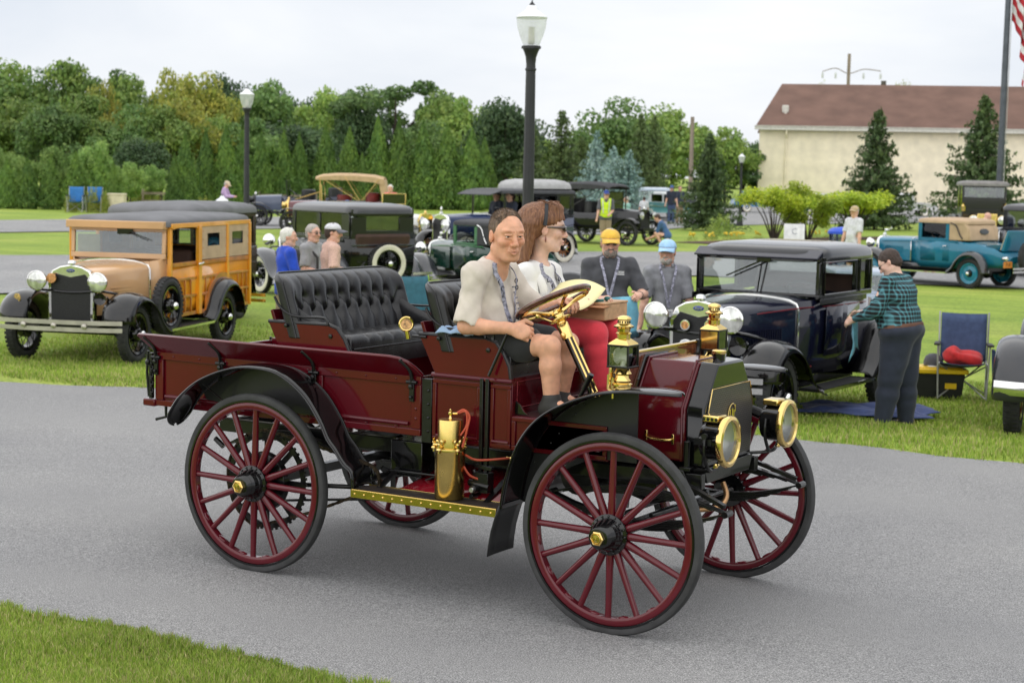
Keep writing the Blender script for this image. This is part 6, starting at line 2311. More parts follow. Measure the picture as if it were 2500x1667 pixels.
# --- tan wooden-bodied station wagon
def make_woody():
 t = thing('station_wagon', 'tan station wagon with varnished wood body panels and grey fabric roof', 'car')
 TAN = paint('tan_paint', (0.60, 0.36, 0.18))
 MAPLE = pm('varnished_maple', (0.85, 0.36, 0.022), 0.28, coat=0.8, var=0.10, vs=3, stretch=(1, 1, 0.3))
 FRAMEW = pm('varnished_frame_wood', (0.50, 0.165, 0.016), 0.3, coat=0.8, var=0.15, vs=6)
 CURT = pm('tan_canvas', (0.50, 0.36, 0.235), 0.85, var=0.05, bump=0.1)
 ROOFC = pm('grey_roof_fabric', (0.15, 0.152, 0.16), 0.75, var=0.08, vs=3, bump=0.1, bs=90)
 chassis(t, yo=0.87, steer=0.0)
 nose(t, TAN, zr=1.17, zc=1.22, hwr=0.275, hwc=0.50, louvre=False)
 mb = MB()
 for s in (-1, 1):
  for z in (0.86, 0.90):
   mb.bar((-0.15, s*0.345, z), (-0.62, s*0.44, z), 0.012, 0.014)
 mb.build('hood_bead', TAN, t)
 headlight(t, 0.26, 0.385, 1.0)
 headlight(t, 0.26, -0.385, 1.0)
 lamp_bar(t, z=0.90)
 front_bumper(t, x=0.60, z=0.45, mat=pm('dull_chrome', (0.52, 0.49, 0.43), 0.32, metal=0.85))
 mb = MB()
 mb.lathe([(0.0, -0.16), (0.03, -0.15), (0.035, -0.05), (0.07, 0.0), (0.075, 0.012), (0.06, 0.006), (0, -0.03)], (0.28, 0.42, 0.80), (1, 0, 0), 18)
 mb.build('horn', BLACK, t)
 mb = MB()
 mb.lathe([(0.06, 0), (0.06, 0.012), (0, 0.014)], (0.235, -0.22, 1.03), (1, 0, 0), 20)
 mb.build('club_badge', pm('badge_orange', (0.62, 0.30, 0.10), 0.35, var=0.3, vs=40), t)
 mb = MB()
 mb.lathe([(0.055, 0), (0.055, 0.012), (0, 0.014)], (0.30, -0.62, 0.78), (1, -0.4, 0), 20)
 mb.build('round_badge', pm('badge_gold', (0.45, 0.30, 0.08), 0.35, var=0.4, vs=60), t)
 lower_body(t, TAN, [(-0.86, 0.50, 0.52, 1.20), (-1.08, 0.62, 0.50, 1.24)], 'cowl')
 end_frame(t, -1.04, 0.63, 1.22, 1.636, TAN, side=0.05, top=0.07, sill=0.07, rake=-0.05)
 mb = MB()
 mb.box((-1.03, 0, 1.656), (0.20, 1.300, 0.10))
 mb.build('visor', TAN, t, bevel=0.01)
 mb = MB()
 mb.box((-1.05, 0.10, 1.572), (0.08, 0.20, 0.08))
 mb.tube([(-1.0, 0.16, 1.556), (-0.99, 0.42, 1.460)], 0.006, 5)
 mb.build('wiper', BLACK, t)
 mb = MB()
 mb.box((-1.09, -0.42, 1.40), (0.004, 0.30, 0.24))
 mb.build('paper_card', pm('pale_yellow_card', (0.80, 0.74, 0.45), 0.8), t)
 XR = -3.62
 b = lower_body(t, MAPLE, [(-1.08, 0.62, 0.46, 1.16), (-2.0, 0.68, 0.46, 1.16), (XR, 0.68, 0.46, 1.16)], 'body')
 for s in (1, -1):
  def strip(x0, x1, z0, z1, y=0.69, m=FRAMEW, nm='body_rail', d=0.022):
   mb = MB()
   mb.box(((x0 + x1)/2, s*y, (z0 + z1)/2), (x1 - x0, d, z1 - z0))
   return mb.build(nm, m, b, bevel=0.004)
  for z0, z1 in ((1.115, 1.17), (0.93, 0.965), (0.70, 0.735), (0.46, 0.51)):
   strip(XR, -1.95, z0, z1)
   strip(-1.86, -1.13, z0, z1, 0.675 if True else 0)
  for x in (-1.30, -1.48, -1.66, -1.95 - 0.17, -2.30, -3.20, -3.36, -3.50):
   strip(x - 0.012, x + 0.012, 0.735, 0.93, 0.686)
   strip(x - 0.012, x + 0.012, 0.51, 0.70, 0.686)
  for x0, x1 in ((-1.95, -1.86), (XR, XR + 0.06), (-1.13, -1.08), (-2.84, -2.78)):
   strip(x0, x1, 0.46, 1.636, 0.69 if x0 < -1.8 else 0.655, MAPLE, 'body_post', 0.05)
  mb = MB()
  ar = arc(-2.63, 0.42, 0.56, 8, 172, 14)
  ai = arc(-2.63, 0.42, 0.49, 172, 8, 14)
  mb.prism(ar + ai, s*0.692, s*0.712)
  mb.build('arch_trim', FRAMEW, b)
  mb = MB()
  mb.prism(arc(-2.63, 0.42, 0.49, 8, 172, 14), s*0.676, s*0.70)
  mb.build('wheel_arch', BLACK, b)
  mb = MB()
  mb.box(((XR - 1.06)/2, s*0.68, 1.648), (-1.06 - XR, 0.05, 0.06))
  mb.build('header_rail', MAPLE, t, bevel=0.005)
  mb = MB()
  mb.prism([(-1.10, 1.604), (-1.10, 1.628), (-1.86, 1.628), (-1.86, 1.604), (-1.70, 1.620), (-1.28, 1.620)], s*0.66, s*0.70)
  mb.build('door_top_rail', MAPLE, t)
  for (x0, x1, w0, w1) in ((-1.97, -2.80, -2.16, -2.56), (-2.82, -3.58, -2.98, -3.36)):
   mb = MB()
   y = s*0.69
   for (a, c, z0, z1) in ((x0, w0, 1.18, 1.628), (w1, x1, 1.18, 1.628), (w0, w1, 1.18, 1.352), (w0, w1, 1.524, 1.628)):
    mb.box(((a + c)/2, y, (z0 + z1)/2), (abs(a - c), 0.012, z1 - z0))
   cu = mb.build('side_curtain', CURT, t)
   mb = MB()
   mb.box(((w0 + w1)/2, y, 1.438), (abs(w0 - w1), 0.005, 0.215))
   mb.build('curtain_window', glass_mat('celluloid', (0.62, 0.60, 0.52), 0.6), cu)
   mb = MB()
   mb.rivets([(x0 - 0.05, y + s*0.006, z) for z in (1.22, 1.332, 1.444, 1.556)] + [(x1 + 0.05, y + s*0.006, z) for z in (1.22, 1.332, 1.444, 1.556)], (0, s, 0), 0.010, 0.006)
   mb.build('fasteners', FRAMEW, cu)
  mb = MB()
  mb.tube([(-1.98, s*0.72, 1.14), (-1.86, s*0.73, 1.13)], 0.013, 8)
  mb.ell((-1.84, s*0.73, 1.13), (0.03, 0.02, 0.016), 8)
  mb.build('door_handle', CHROME, t)
 end_frame(t, XR + 0.02, 0.68, 1.17, 1.636, MAPLE, side=0.12, sill=0.12, top=0.12, name='rear_frame')
 roof_shell(t, XR - 0.06, -0.95, 0.70, 1.684, 0.085, ROOFC, r=0.16, arch=0.02)
 bench(t, -1.75, 0.80, 0.55, SEATBROWN)
 bench(t, -2.75, 0.80, 0.55, SEATBROWN)
 steering(t, -1.42, 0.34, 1.18)
 car_wheel(t, -0.72, 0.80, 0.365, 'wire', 0.115, z=0.66, name='spare_wheel')
 mb = MB()
 for z in (0.50, 0.58):
  for s in (-1, 1):
   mb.bar((XR - 0.22, s*0.45, z), (XR - 0.20, s*0.85, z), 0.012, 0.045)
   mb.bar((XR + 0.1, s*0.5, z), (XR - 0.21, s*0.5, z), 0.03, 0.02)
 mb.build('rear_bumper', CHROME, t)
 return t
o = place(make_woody(), (-8.80, 7.45, LAWN_Z), -1.258)
o.scale = (1, 1, 0.955)
# --- black coupe with dark blue body
def make_coupe():
 t = thing('coupe', 'glossy black and dark blue coupe with chrome headlights beside the plaid shirt man', 'car')
 NAVY = paint('midnight_blue_paint', (0.006, 0.007, 0.020))
 chassis(t, yo=0.87)
 nose(t, NAVY, zr=1.17, zc=1.20, hwr=0.275, hwc=0.52)
 headlight(t, 0.28, 0.375, 1.05, 0.115)
 headlight(t, 0.28, -0.375, 1.05, 0.115)
 lamp_bar(t, z=0.94)
 front_bumper(t)
 for y, z, m in ((-0.11, 0.97, pm('badge_orange', (0.62, 0.30, 0.10), 0.35, var=0.3, vs=40)), (0.13, 0.98, pm('badge_orange', (0.62, 0.30, 0.10), 0.35, var=0.3, vs=40))):
  mb = MB()
  mb.lathe([(0.048, 0), (0.048, 0.010), (0, 0.012)], (0.225, y, z), (1, 0, 0), 20)
  mb.build('club_badge', CHROME, t)
  mb = MB()
  mb.lathe([(0.036, 0.010), (0.036, 0.014), (0, 0.016)], (0.225, y, z), (1, 0, 0), 20)
  mb.build('badge_face', m, t)
 mb = MB()
 mb.ell((0.225, -0.10, 0.80), (0.008, 0.065, 0.042), 18)
 mb.build('oval_plate', pm('white_enamel', (0.75, 0.75, 0.75), 0.3), t)
 mb = MB()
 mb.ell((0.230, -0.10, 0.80), (0.008, 0.045, 0.026), 18)
 mb.build('oval_plate_centre', pm('badge_blue', (0.02, 0.035, 0.22), 0.25, coat=1), t)
 mb = MB()
 mb.lathe([(0.0, -0.16), (0.035, -0.15), (0.04, -0.05), (0.08, 0.0), (0.085, 0.012), (0.07, 0.006), (0, -0.03)], (0.25, 0.43, 0.82), (1, 0, 0), 18)
 mb.build('horn', BLACK, t)
 b = lower_body(t, NAVY, [(-0.86, 0.52, 0.50, 1.16), (-1.15, 0.62, 0.46, 1.17), (-1.6, 0.67, 0.46, 1.17), (-2.15, 0.66, 0.46, 1.16), (-2.5, 0.60, 0.50, 1.12), (-3.0, 0.48, 0.55, 0.98), (-3.35, 0.36, 0.58, 0.78)])
 mb = MB()
 mb.loft([hood_ring(-0.86, 0.52, 1.0, 1.08, 1.20), hood_ring(-1.0, 0.57, 1.0, 1.10, 1.215), hood_ring(-1.12, 0.61, 1.0, 1.12, 1.20)])
 mb.build('cowl', NAVY, t, smooth=50)
 mb = MB()
 mb.loft([hood_ring(-2.12, 0.655, 1.0, 1.10, 1.20), hood_ring(-2.5, 0.60, 0.95, 1.04, 1.14), hood_ring(-3.0, 0.48, 0.85, 0.92, 0.99), hood_ring(-3.35, 0.36, 0.70, 0.74, 0.79)])
 mb.build('deck', NAVY, t, smooth=50)
 mb = MB()
 for s in (1, -1):
  mb.bar((-0.2, s*0.40, 1.075), (-0.86, s*0.535, 1.10), 0.006, 0.008)
  mb.bar((-0.86, s*0.535, 1.10), (-1.3, s*0.66, 1.105), 0.006, 0.008)
  mb.bar((-1.3, s*0.674, 1.105), (-2.2, s*0.67, 1.10), 0.006, 0.008)
  mb.bar((-0.75, s*0.566, 0.535), (-2.1, s*0.566, 0.535), 0.006, 0.012)
 mb.build('pinstripe', pm('red_pinstripe', (0.20, 0.012, 0.02), 0.4), t)
 belt(t, BLACK, -2.2, -1.02, 0.664, 1.155, 0.055)
 for s in (1, -1):
  door(t, b, s, -2.02, -1.18, 0.668, 0.50, 1.10, NAVY)
  side_frame(t, s, 0.645, -2.42, -1.04, 1.17, 1.57, [(-1.96, -1.14), (-2.34, -2.05)], BLACK, glass=True, top=0.05, sill=0.045, open_=(1,))
  mb = MB()
  for (x0, x1) in ((-1.96, -1.14), (-2.34, -2.05)):
   mb.tube([(x0, s*0.653, 1.215), (x1, s*0.653, 1.215), (x1, s*0.653, 1.52), (x0, s*0.653, 1.52), (x0, s*0.653, 1.215)], 0.010, 6)
  mb.build('window_bead', CHROME if s > 5 else BLACK, t)
 end_frame(t, -1.06, 0.645, 1.19, 1.57, BLACK, side=0.045, sill=0.03, top=0.04, rake=-0.10)
 mb = MB()
 mb.loft([[(-0.98, -0.645, 1.545), (-0.98, 0.645, 1.545), (-1.10, 0.65, 1.56), (-1.10, -0.65, 1.56)], [(-0.97, -0.645, 1.56), (-0.97, 0.645, 1.56), (-1.10, 0.65, 1.635), (-1.10, -0.65, 1.635)]])
 mb.build('visor', NAVY, t, bevel=0.015)
 end_frame(t, -2.44, 0.60, 1.17, 1.57, BLACK, side=0.12, sill=0.10, top=0.10, rake=0.10, name='rear_frame')
 roof_shell(t, -2.56, -1.02, 0.665, 1.575, 0.10, paint('coupe_roof_lacquer', (0.012, 0.013, 0.016)), r=0.26, arch=0.02)
 bench(t, -1.98, 0.86, 0.56, SEATBROWN, 0.5)
 steering(t, -1.48, 0.34, 1.20)
 mb = MB()
 mb.tube([(-1.02, 0.08, 1.53), (-1.00, -0.30, 1.36)], 0.008, 5)
 mb.tube([(-1.03, 0.06, 1.53), (-1.02, 0.02, 1.22)], 0.008, 5)
 mb.box((-1.04, 0.08, 1.535), (0.06, 0.14, 0.05))
 mb.build('wiper', BLACK, t)
 return t
place(make_coupe(), (-0.60, 7.15, LAWN_Z + 0.005), -1.60)
# --- black two-door sedan seen from behind
def make_sedan(label, body=(0.006, 0.007, 0.006), ww=True, roofc=(0.035, 0.036, 0.040)):
 t = thing('sedan', label, 'car')
 BL = paint('sedan_black_%s' % str(body), body)
 chassis(t, yo=0.87, ww=ww, fmat=pm('grey_black_fender', (0.030, 0.033, 0.040), 0.25, coat=1.0))
 nose(t, BL, zr=1.16, zc=1.19, hwr=0.275, hwc=0.52)
 headlight(t, 0.28, 0.41, 1.0, 0.118)
 headlight(t, 0.28, -0.41, 1.0, 0.118)
 lamp_bar(t, z=0.90)
 front_bumper(t)
 XR = -3.08
 b = lower_body(t, BL, [(-0.86, 0.52, 0.50, 1.16), (-1.15, 0.62, 0.46, 1.17), (-1.7, 0.675, 0.46, 1.17), (-2.6, 0.675, 0.46, 1.17), (XR, 0.64, 0.48, 1.17)])
 mb = MB()
 mb.loft([hood_ring(-0.86, 0.52, 1.0, 1.08, 1.19), hood_ring(-1.12, 0.61, 1.0, 1.12, 1.19)])
 mb.build('cowl', BL, t, smooth=50)
 belt(t, BL, -2.9, -1.02, 0.67, 1.155, 0.055)
 mb = MB()
 mb.box((XR - 0.01, 0, 1.06), (0.02, 1.26, 0.03))
 mb.build('rear_belt', pm('grey_black_fender', (0.030, 0.033, 0.040), 0.25, coat=1.0), t, bevel=0.006)
 for s in (1, -1):
  door(t, b, s, -2.02, -1.18, 0.672, 0.50, 1.10, BL)
  side_frame(t, s, 0.65, XR + 0.04, -1.04, 1.17, 1.66, [(-1.92, -1.14), (-2.78, -2.04)], BL, top=0.05, sill=0.045)
 end_frame(t, -1.06, 0.65, 1.19, 1.66, BL, side=0.045, sill=0.03, top=0.06, rake=-0.10)
 end_frame(t, XR + 0.02, 0.63, 1.15, 1.70, BL, side=0.30, sill=0.17, top=0.12, name='rear_frame')
 roof_shell(t, XR - 0.05, -0.94, 0.67, 1.67, 0.115, pm('grey_roof_lacquer_%s' % str(roofc), roofc, 0.35, coat=0.6), r=0.20, arch=0.03)
 bench(t, -1.98, 0.82, 0.56, SEATBROWN, 0.5)
 bench(t, -2.75, 0.82, 0.56, SEATBROWN, 0.45)
 steering(t, -1.48, 0.34, 1.18)
 w = car_wheel(t, XR - 0.16, 0.0, 0.365, 'wire', 0.115, ww, z=0.74, name='spare_wheel')
 w.matrix_basis = Matrix.Translation((XR - 0.16, 0.0, 0.74)) @ Matrix.Rotation(-math.pi/2, 4, 'Z')
 mb = MB()
 for z in (0.48, 0.56):
  for s in (-1, 1):
   mb.bar((XR - 0.32, s*0.42, z), (XR - 0.28, s*0.85, z), 0.012, 0.045)
   mb.bar((XR + 0.1, s*0.5, z), (XR - 0.30, s*0.5, z), 0.03, 0.02)
 mb.build('rear_bumper', CHROME, t)
 return t
o = place(make_sedan('black two door sedan with whitewall tyres seen from its rear corner'), (-14.0, 18.15, LAWN_Z), 2.74)
o.scale = (1, 1, 0.96)
# --- open and soft top coupes
def make_rumble(label, body, bodyname, roofc, hub, name='roadster', fend=BLACK, lid=False, beltc=None, wkind='disc', ww=False, scale=1.0, irons=True):
 t = thing(name, label, 'car')
 BC = paint(bodyname, body)
 RC = pm(bodyname + '_top', roofc, 0.8, var=0.05, bump=0.1)
 chassis(t, wb=2.9, yo=0.87, kind=wkind, ww=ww, fmat=fend, hubmat=hub)
 nose(t, BC, xc=-1.05, zr=1.14, zc=1.17, hwr=0.29, hwc=0.52, badge=False)
 headlight(t, 0.28, 0.42, 0.96, 0.13)
 headlight(t, 0.28, -0.42, 0.96, 0.13)
 lamp_bar(t, z=0.86)
 front_bumper(t)
 mb = MB()
 mb.tube([(0.15, 0, 1.20), (0.13, 0, 1.27)], 0.02, 8)
 mb.ell((0.10, 0, 1.30), (0.07, 0.03, 0.03), 8)
 mb.prism([(0.08, 1.30), (-0.05, 1.38), (-0.06, 1.33), (0.05, 1.28)], -0.01, 0.01)
 mb.build('mascot', CHROME, t)
 b = lower_body(t, BC, [(-1.05, 0.52, 0.50, 1.12), (-1.35, 0.63, 0.46, 1.13), (-1.9, 0.67, 0.46, 1.13), (-2.4, 0.66, 0.46, 1.12), (-2.9, 0.60, 0.50, 1.08), (-3.4, 0.50, 0.52, 0.98), (-3.75, 0.40, 0.54, 0.80)])
 mb = MB()
 mb.loft([hood_ring(-1.05, 0.52, 1.0, 1.05, 1.17), hood_ring(-1.34, 0.62, 1.0, 1.08, 1.16)])
 mb.build('cowl', BC, t, smooth=50)
 mb = MB()
 mb.loft([hood_ring(-2.40, 0.655, 1.0, 1.06, 1.16), hood_ring(-2.85, 0.60, 0.95, 1.02, 1.12), hood_ring(-3.15, 0.55, 0.92, 0.97, 1.06)])
 mb.build('deck', BC, t, smooth=50)
 mb = MB()
 mb.loft([hood_ring(-3.55, 0.45, 0.80, 0.86, 0.93), hood_ring(-3.78, 0.39, 0.66, 0.72, 0.80)])
 mb.build('tail_deck', BC, t, smooth=50)
 bm_ = beltc or BC
 belt(t, bm_, -2.5, -1.28, 0.664, 1.11, 0.03)
 mb = MB()
 for s in (-1, 1):
  mb.bar((-0.02, s*0.335, 1.03), (-1.05, s*0.54, 1.07), 0.012, 0.02)
  mb.bar((-1.05, s*0.54, 1.07), (-1.32, s*0.65, 1.08), 0.012, 0.02)
 mb.build('hood_moulding', bm_, t)
 for s in (1, -1):
  door(t, b, s, -2.25, -1.42, 0.668, 0.50, 1.08, BC)
  side_frame(t, s, 0.645, -2.22, -1.32, 1.13, 1.58, [(-2.12, -1.42)], bm_, top=0.05, sill=0.045, open_=(0,))
  if irons:
   mb = MB()
   mb.tube(smooth_path([(-2.26, s*0.665, 1.56), (-2.42, s*0.67, 1.50), (-2.50, s*0.67, 1.36), (-2.54, s*0.67, 1.28), (-2.62, s*0.67, 1.18)], 4), 0.016, 6)
   mb.build('landau_iron', CHROME if lid is False else BLACK, t)
  mb = MB()
  mb.prism([(-2.22, 1.13), (-2.22, 1.60), (-2.62, 1.59), (-2.74, 1.45), (-2.78, 1.14)], s*0.60, s*0.648)
  mb.build('quarter', RC, t, bevel=0.02)
 mb = MB()
 mb.prism([(-2.60, 1.14), (-2.56, 1.58), (-2.66, 1.56), (-2.77, 1.42), (-2.80, 1.14)], -0.62, 0.62)
 mb.build('top_back', RC, t, bevel=0.02)
 mb = MB()
 mb.ell((-2.785, 0, 1.36), (0.012, 0.20, 0.075), 18, rot=(0, 0.25, 0))
 mb.build('rear_window', pm('smoked_glass', (0.05, 0.055, 0.055), 0.1), t)
 end_frame(t, -1.34, 0.645, 1.15, 1.58, bm_, side=0.045, sill=0.03, top=0.05, rake=-0.08)
 roof_shell(t, -2.72, -1.26, 0.665, 1.585, 0.075, RC, r=0.14, arch=0.02)
 bench(t, -2.2, 0.80, 0.56, SEATBROWN, 0.5)
 steering(t, -1.72, 0.34, 1.18)
 if lid:
  mb = MB()
  mb.prism([(-3.52, 0.92), (-3.68, 1.42), (-3.73, 1.42), (-3.62, 0.92)], -0.42, 0.42)
  l = mb.build('rumble_lid', BC, t, bevel=0.02)
  mb = MB()
  mb.prism([(-3.49, 0.95), (-3.64, 1.38), (-3.67, 1.38), (-3.54, 0.95)], -0.38, 0.38)
  mb.build('seat_back', pm('cream_upholstery', (0.55, 0.45, 0.27), 0.7), l)
  w = car_wheel(t, -4.02, 0.0, 0.365, wkind, 0.13, ww, hub, z=0.78, name='spare_wheel')
  w.matrix_basis = Matrix.Translation((-4.02, 0.0, 0.80)) @ Matrix.Rotation(-math.pi/2, 4, 'Z')
  mb = MB()
  mb.box((-3.86, 0.60, 0.62), (0.02, 0.34, 0.15))
  pl = mb.build('number_plate', pm('orange_plate', (0.62, 0.22, 0.03), 0.5), t)
  text_mesh('plate_number', '918', 0.13, pm('plate_ink', (0.05, 0.03, 0.02), 0.6), Matrix.Translation((-3.872, 0.60, 0.62)) @ Matrix.Rotation(-math.pi/2, 4, 'Z') @ Matrix.Rotation(math.pi/2, 4, 'X'), pl)
  mb = MB()
  for z in (0.46, 0.54):
   mb.bar((-4.14, -0.8, z), (-4.14, 0.8, z), 0.012, 0.045)
  mb.build('rear_bumper', CHROME, t)
  headlight(t, -3.82, 0.62, 0.76, 0.05, CHROME, math.pi)
 return t
BLUEHUB = paint('teal_wheel_paint', (0.012, 0.19, 0.30))
place(make_rumble('teal blue coupe with tan soft top and open rumble seat lid', (0.010, 0.155, 0.255), 'teal_paint', (0.46, 0.33, 0.21), BLUEHUB,
     lid=True, fend=pm('teal_car_fender', (0.022, 0.023, 0.027), 0.25, coat=1.0)), (-6.85, 31.0, LAWN_Z), 2.83, 0.90)
GRN = paint('pale_green_trim', (0.07, 0.22, 0.10))
place(make_rumble('dark green coupe with grey fabric top and pale green window frames', (0.006, 0.045, 0.030), 'bottle_green_paint', (0.055, 0.056, 0.062), GRN,
     name='coupe', beltc=GRN, fend=pm('grey_black_fender', (0.030, 0.033, 0.040), 0.25, coat=1.0)), (-12.18, 20.41, LAWN_Z), 2.74, 0.86)
# --- brass era and open cars further back
def make_tourer(label, body, bname, upholst, top=None, facing_brass=True, name='touring_car', wood=None, wb=2.7, lamps=True, topz=2.08, screen=True, hood=None, tub=True):
 t = thing(name, label, 'car')
 BC = paint(bname, body)
 HC = paint(bname + '_hood', hood) if hood else BC
 BR = BRASS if facing_brass else BLACK
 wm = wood or pm('wood_spoke_black', (0.012, 0.012, 0.013), 0.4)
 for s in (1, -1):
  car_wheel(t, 0, s*0.71, 0.40, 'wood', 0.095, False, wm)
  car_wheel(t, -wb, s*0.71, 0.40, 'wood', 0.095, False, wm)
  fender(t, [(0.40, 0.72), (0.28, 0.84), (0.05, 0.89), (-0.2, 0.85), (-0.45, 0.68), (-0.7, 0.48), (-0.85, 0.42)], 0.55, 0.84, s, BLACK, 0.02, 0.01, 'front_fender')
  fender(t, [(x - wb, z) for x, z in [(0.75, 0.42), (0.55, 0.56), (0.35, 0.78), (0.1, 0.89), (-0.15, 0.88), (-0.38, 0.74), (-0.48, 0.60)]], 0.60, 0.84, s, BLACK, 0.02, 0.01, 'rear_fender')
  mb = MB()
  mb.box((-wb/2, s*0.72, 0.42), (wb - 1.5, 0.24, 0.025))
  mb.build('running_board', IRON, t)
 mb = MB()
 mb.box((-wb/2, 0, 0.52), (wb + 0.7, 0.6, 0.10))
 mb.tube([(0, -0.7, 0.4), (0, 0.7, 0.4)], 0.025, 8)
 mb.tube([(-wb, -0.7, 0.4), (-wb, 0.7, 0.4)], 0.035, 8)
 mb.build('frame', IRON, t)
 mb = MB()
 mb.loft([hood_ring(0.12, 0.26, 0.60, 1.04, 1.14), hood_ring(-0.85, 0.34, 0.60, 1.08, 1.19)])
 mb.build('hood', HC, t, smooth=50)
 mb = MB()
 mb.prism([(-0.29, 0.55), (-0.30, 1.08), (-0.22, 1.18), (0.22, 1.18), (0.30, 1.08), (0.29, 0.55)], 0.12, 0.20, 'x')
 rs = mb.build('radiator_shell', BR, t, bevel=0.015)
 mb = MB()
 mb.prism([(-0.25, 0.58), (-0.25, 1.02), (0.25, 1.02), (0.25, 0.58)], 0.196, 0.206, 'x')
 mb.build('radiator_core', CORE, rs)
 mb = MB()
 mb.lathe([(0.04, 0), (0.04, 0.03), (0.05, 0.04), (0.03, 0.07), (0.03, 0.10), (0, 0.11)], (0.15, 0, 1.17), (0, 0, 1), 14)
 mb.build('radiator_cap', BR if facing_brass else CHROME, rs)
 if lamps:
  headlight(t, 0.30, 0.36, 0.98, 0.13, BR)
  headlight(t, 0.30, -0.36, 0.98, 0.13, BR)
 if tub:
  b = lower_body(t, BC, [(-0.85, 0.34, 0.55, 1.14), (-1.10, 0.52, 0.52, 1.12), (-1.45, 0.62, 0.50, 1.02), (-2.1, 0.64, 0.50, 1.02), (-2.6, 0.66, 0.50, 1.12), (-3.25, 0.62, 0.52, 1.20)])
 for x, bk in ((-1.75, 0.52), (-2.75, 0.60)):
  mb = MB()
  mb.box((x, 0, 0.84), (0.52, 1.16, 0.20))
  rg_ = []
  for k in range(9):
   a = math.pi*(0.5 + k/8)
   rg_.append((x + 0.05 + 0.40*math.cos(a), 0.60*math.sin(a)))
  inner = [(p[0] + 0.11*(1 if True else 0), p[1]*0.80) for p in rg_]
  poly = rg_ + inner[::-1]
  mb.prism(poly, 0.80, 0.88 + bk, 'z')
  mb.build('seat', upholst, t, bevel=0.04)
 steering(t, -1.35, 0.32, 1.25)
 if screen:
  mb = MB()
  mb.tube([(-1.08, -0.52, 1.12), (-1.05, -0.52, 1.72), (-1.05, 0.52, 1.72), (-1.08, 0.52, 1.12)], 0.018, 6)
  mb.tube([(-1.06, -0.52, 1.42), (-1.06, 0.52, 1.42)], 0.012, 6)
  ws = mb.build('windshield_frame', BR, t)
  mb = MB()
  mb.box((-1.065, 0, 1.42), (0.006, 1.02, 0.58))
  mb.build('windshield', GLASS, ws)
 if top is not None:
  tc_ = pm('top_canvas_' + bname, top, 0.85, var=0.06, bump=0.15, bs=40)
  mb = MB()
  rings = []
  for (x, z, hw, th) in ((-0.85, topz - 0.10, 0.60, 0.07), (-1.05, topz - 0.03, 0.64, 0.15), (-1.6, topz + 0.02, 0.66, 0.19), (-2.2, topz + 0.02, 0.67, 0.20), (-2.9, topz - 0.02, 0.66, 0.21), (-3.25, topz - 0.10, 0.62, 0.22)):
   ringp = [(x, -hw, z - th), (x, -hw, z - 0.03), (x, -hw*0.8, z + 0.03), (x, 0, z + 0.06), (x, hw*0.8, z + 0.03), (x, hw, z - 0.03), (x, hw, z - th), (x, hw*0.93, z - th), (x, hw*0.8, z - 0.01), (x, 0, z + 0.02), (x, -hw*0.8, z - 0.01), (x, -hw*0.93, z - th)]
   rings.append(ringp)
  mb.loft(rings)
  tp = mb.build('canvas_top', tc_, t)
  mb = MB()
  mb.prism([(-3.05, topz - 0.10), (-3.27, topz - 0.12), (-3.42, 1.22), (-3.20, 1.22)], -0.60, 0.60)
  mb.build('rear_curtain', tc_, tp, bevel=0.02)
  mb = MB()
  fm = pm('tan_bow_wood', (0.55, 0.36, 0.12), 0.5) if facing_brass else BLACK
  for s in (-1, 1):
   mb.tube([(-2.45, s*0.68, 1.15), (-1.02, s*0.62, topz - 0.08)], 0.014, 6)
   mb.tube([(-2.45, s*0.68, 1.15), (-1.9, s*0.66, topz - 0.06)], 0.014, 6)
   mb.tube([(-2.45, s*0.68, 1.15), (-3.1, s*0.64, topz - 0.10)], 0.014, 6)
   mb.tube([(-1.02, s*0.62, topz - 0.08), (-1.02, s*0.60, 1.15)], 0.022, 6)
   mb.tube([(-1.02, s*0.60, 1.5), (-0.1, s*0.30, 1.2)], 0.012, 6)
  mb.build('top_bows', fm, tp)
 return t
MAROONL = pm('maroon_leather', (0.16, 0.022, 0.022), 0.45, var=0.15, bump=0.25, bs=14)
BLKL = pm('black_seat_leather', (0.02, 0.02, 0.022), 0.5)
place(make_tourer('maroon touring car with tan canvas top and brass fittings behind the sedan', (0.16, 0.05, 0.06), 'maroon_car_paint', MAROONL, (0.50, 0.35, 0.20)), (-31.9, 40.7, LAWN_Z), -2.60)
place(make_tourer('white antique car with brass radiator right of the salmon shirt man', (0.72, 0.72, 0.70), 'white_car_paint', BLKL, None), (-20.6, 32.1, LAWN_Z), -0.10, 0.95)
place(make_tourer('dark blue open antique car at the far left of the car row', (0.010, 0.014, 0.035), 'dark_navy_paint', BLKL, None, False, wb=3.0, hood=(0.09, 0.11, 0.17), screen=True), (-37.2, 45.3, LAWN_Z), -2.58, 1.05)
place(make_tourer('black touring car with long black canvas top behind the vest man', (0.008, 0.008, 0.010), 'tourer_black', BLKL, (0.045, 0.045, 0.050), False, topz=1.98), (-19.3, 43.0, LAWN_Z), -0.14)
mb = MB()
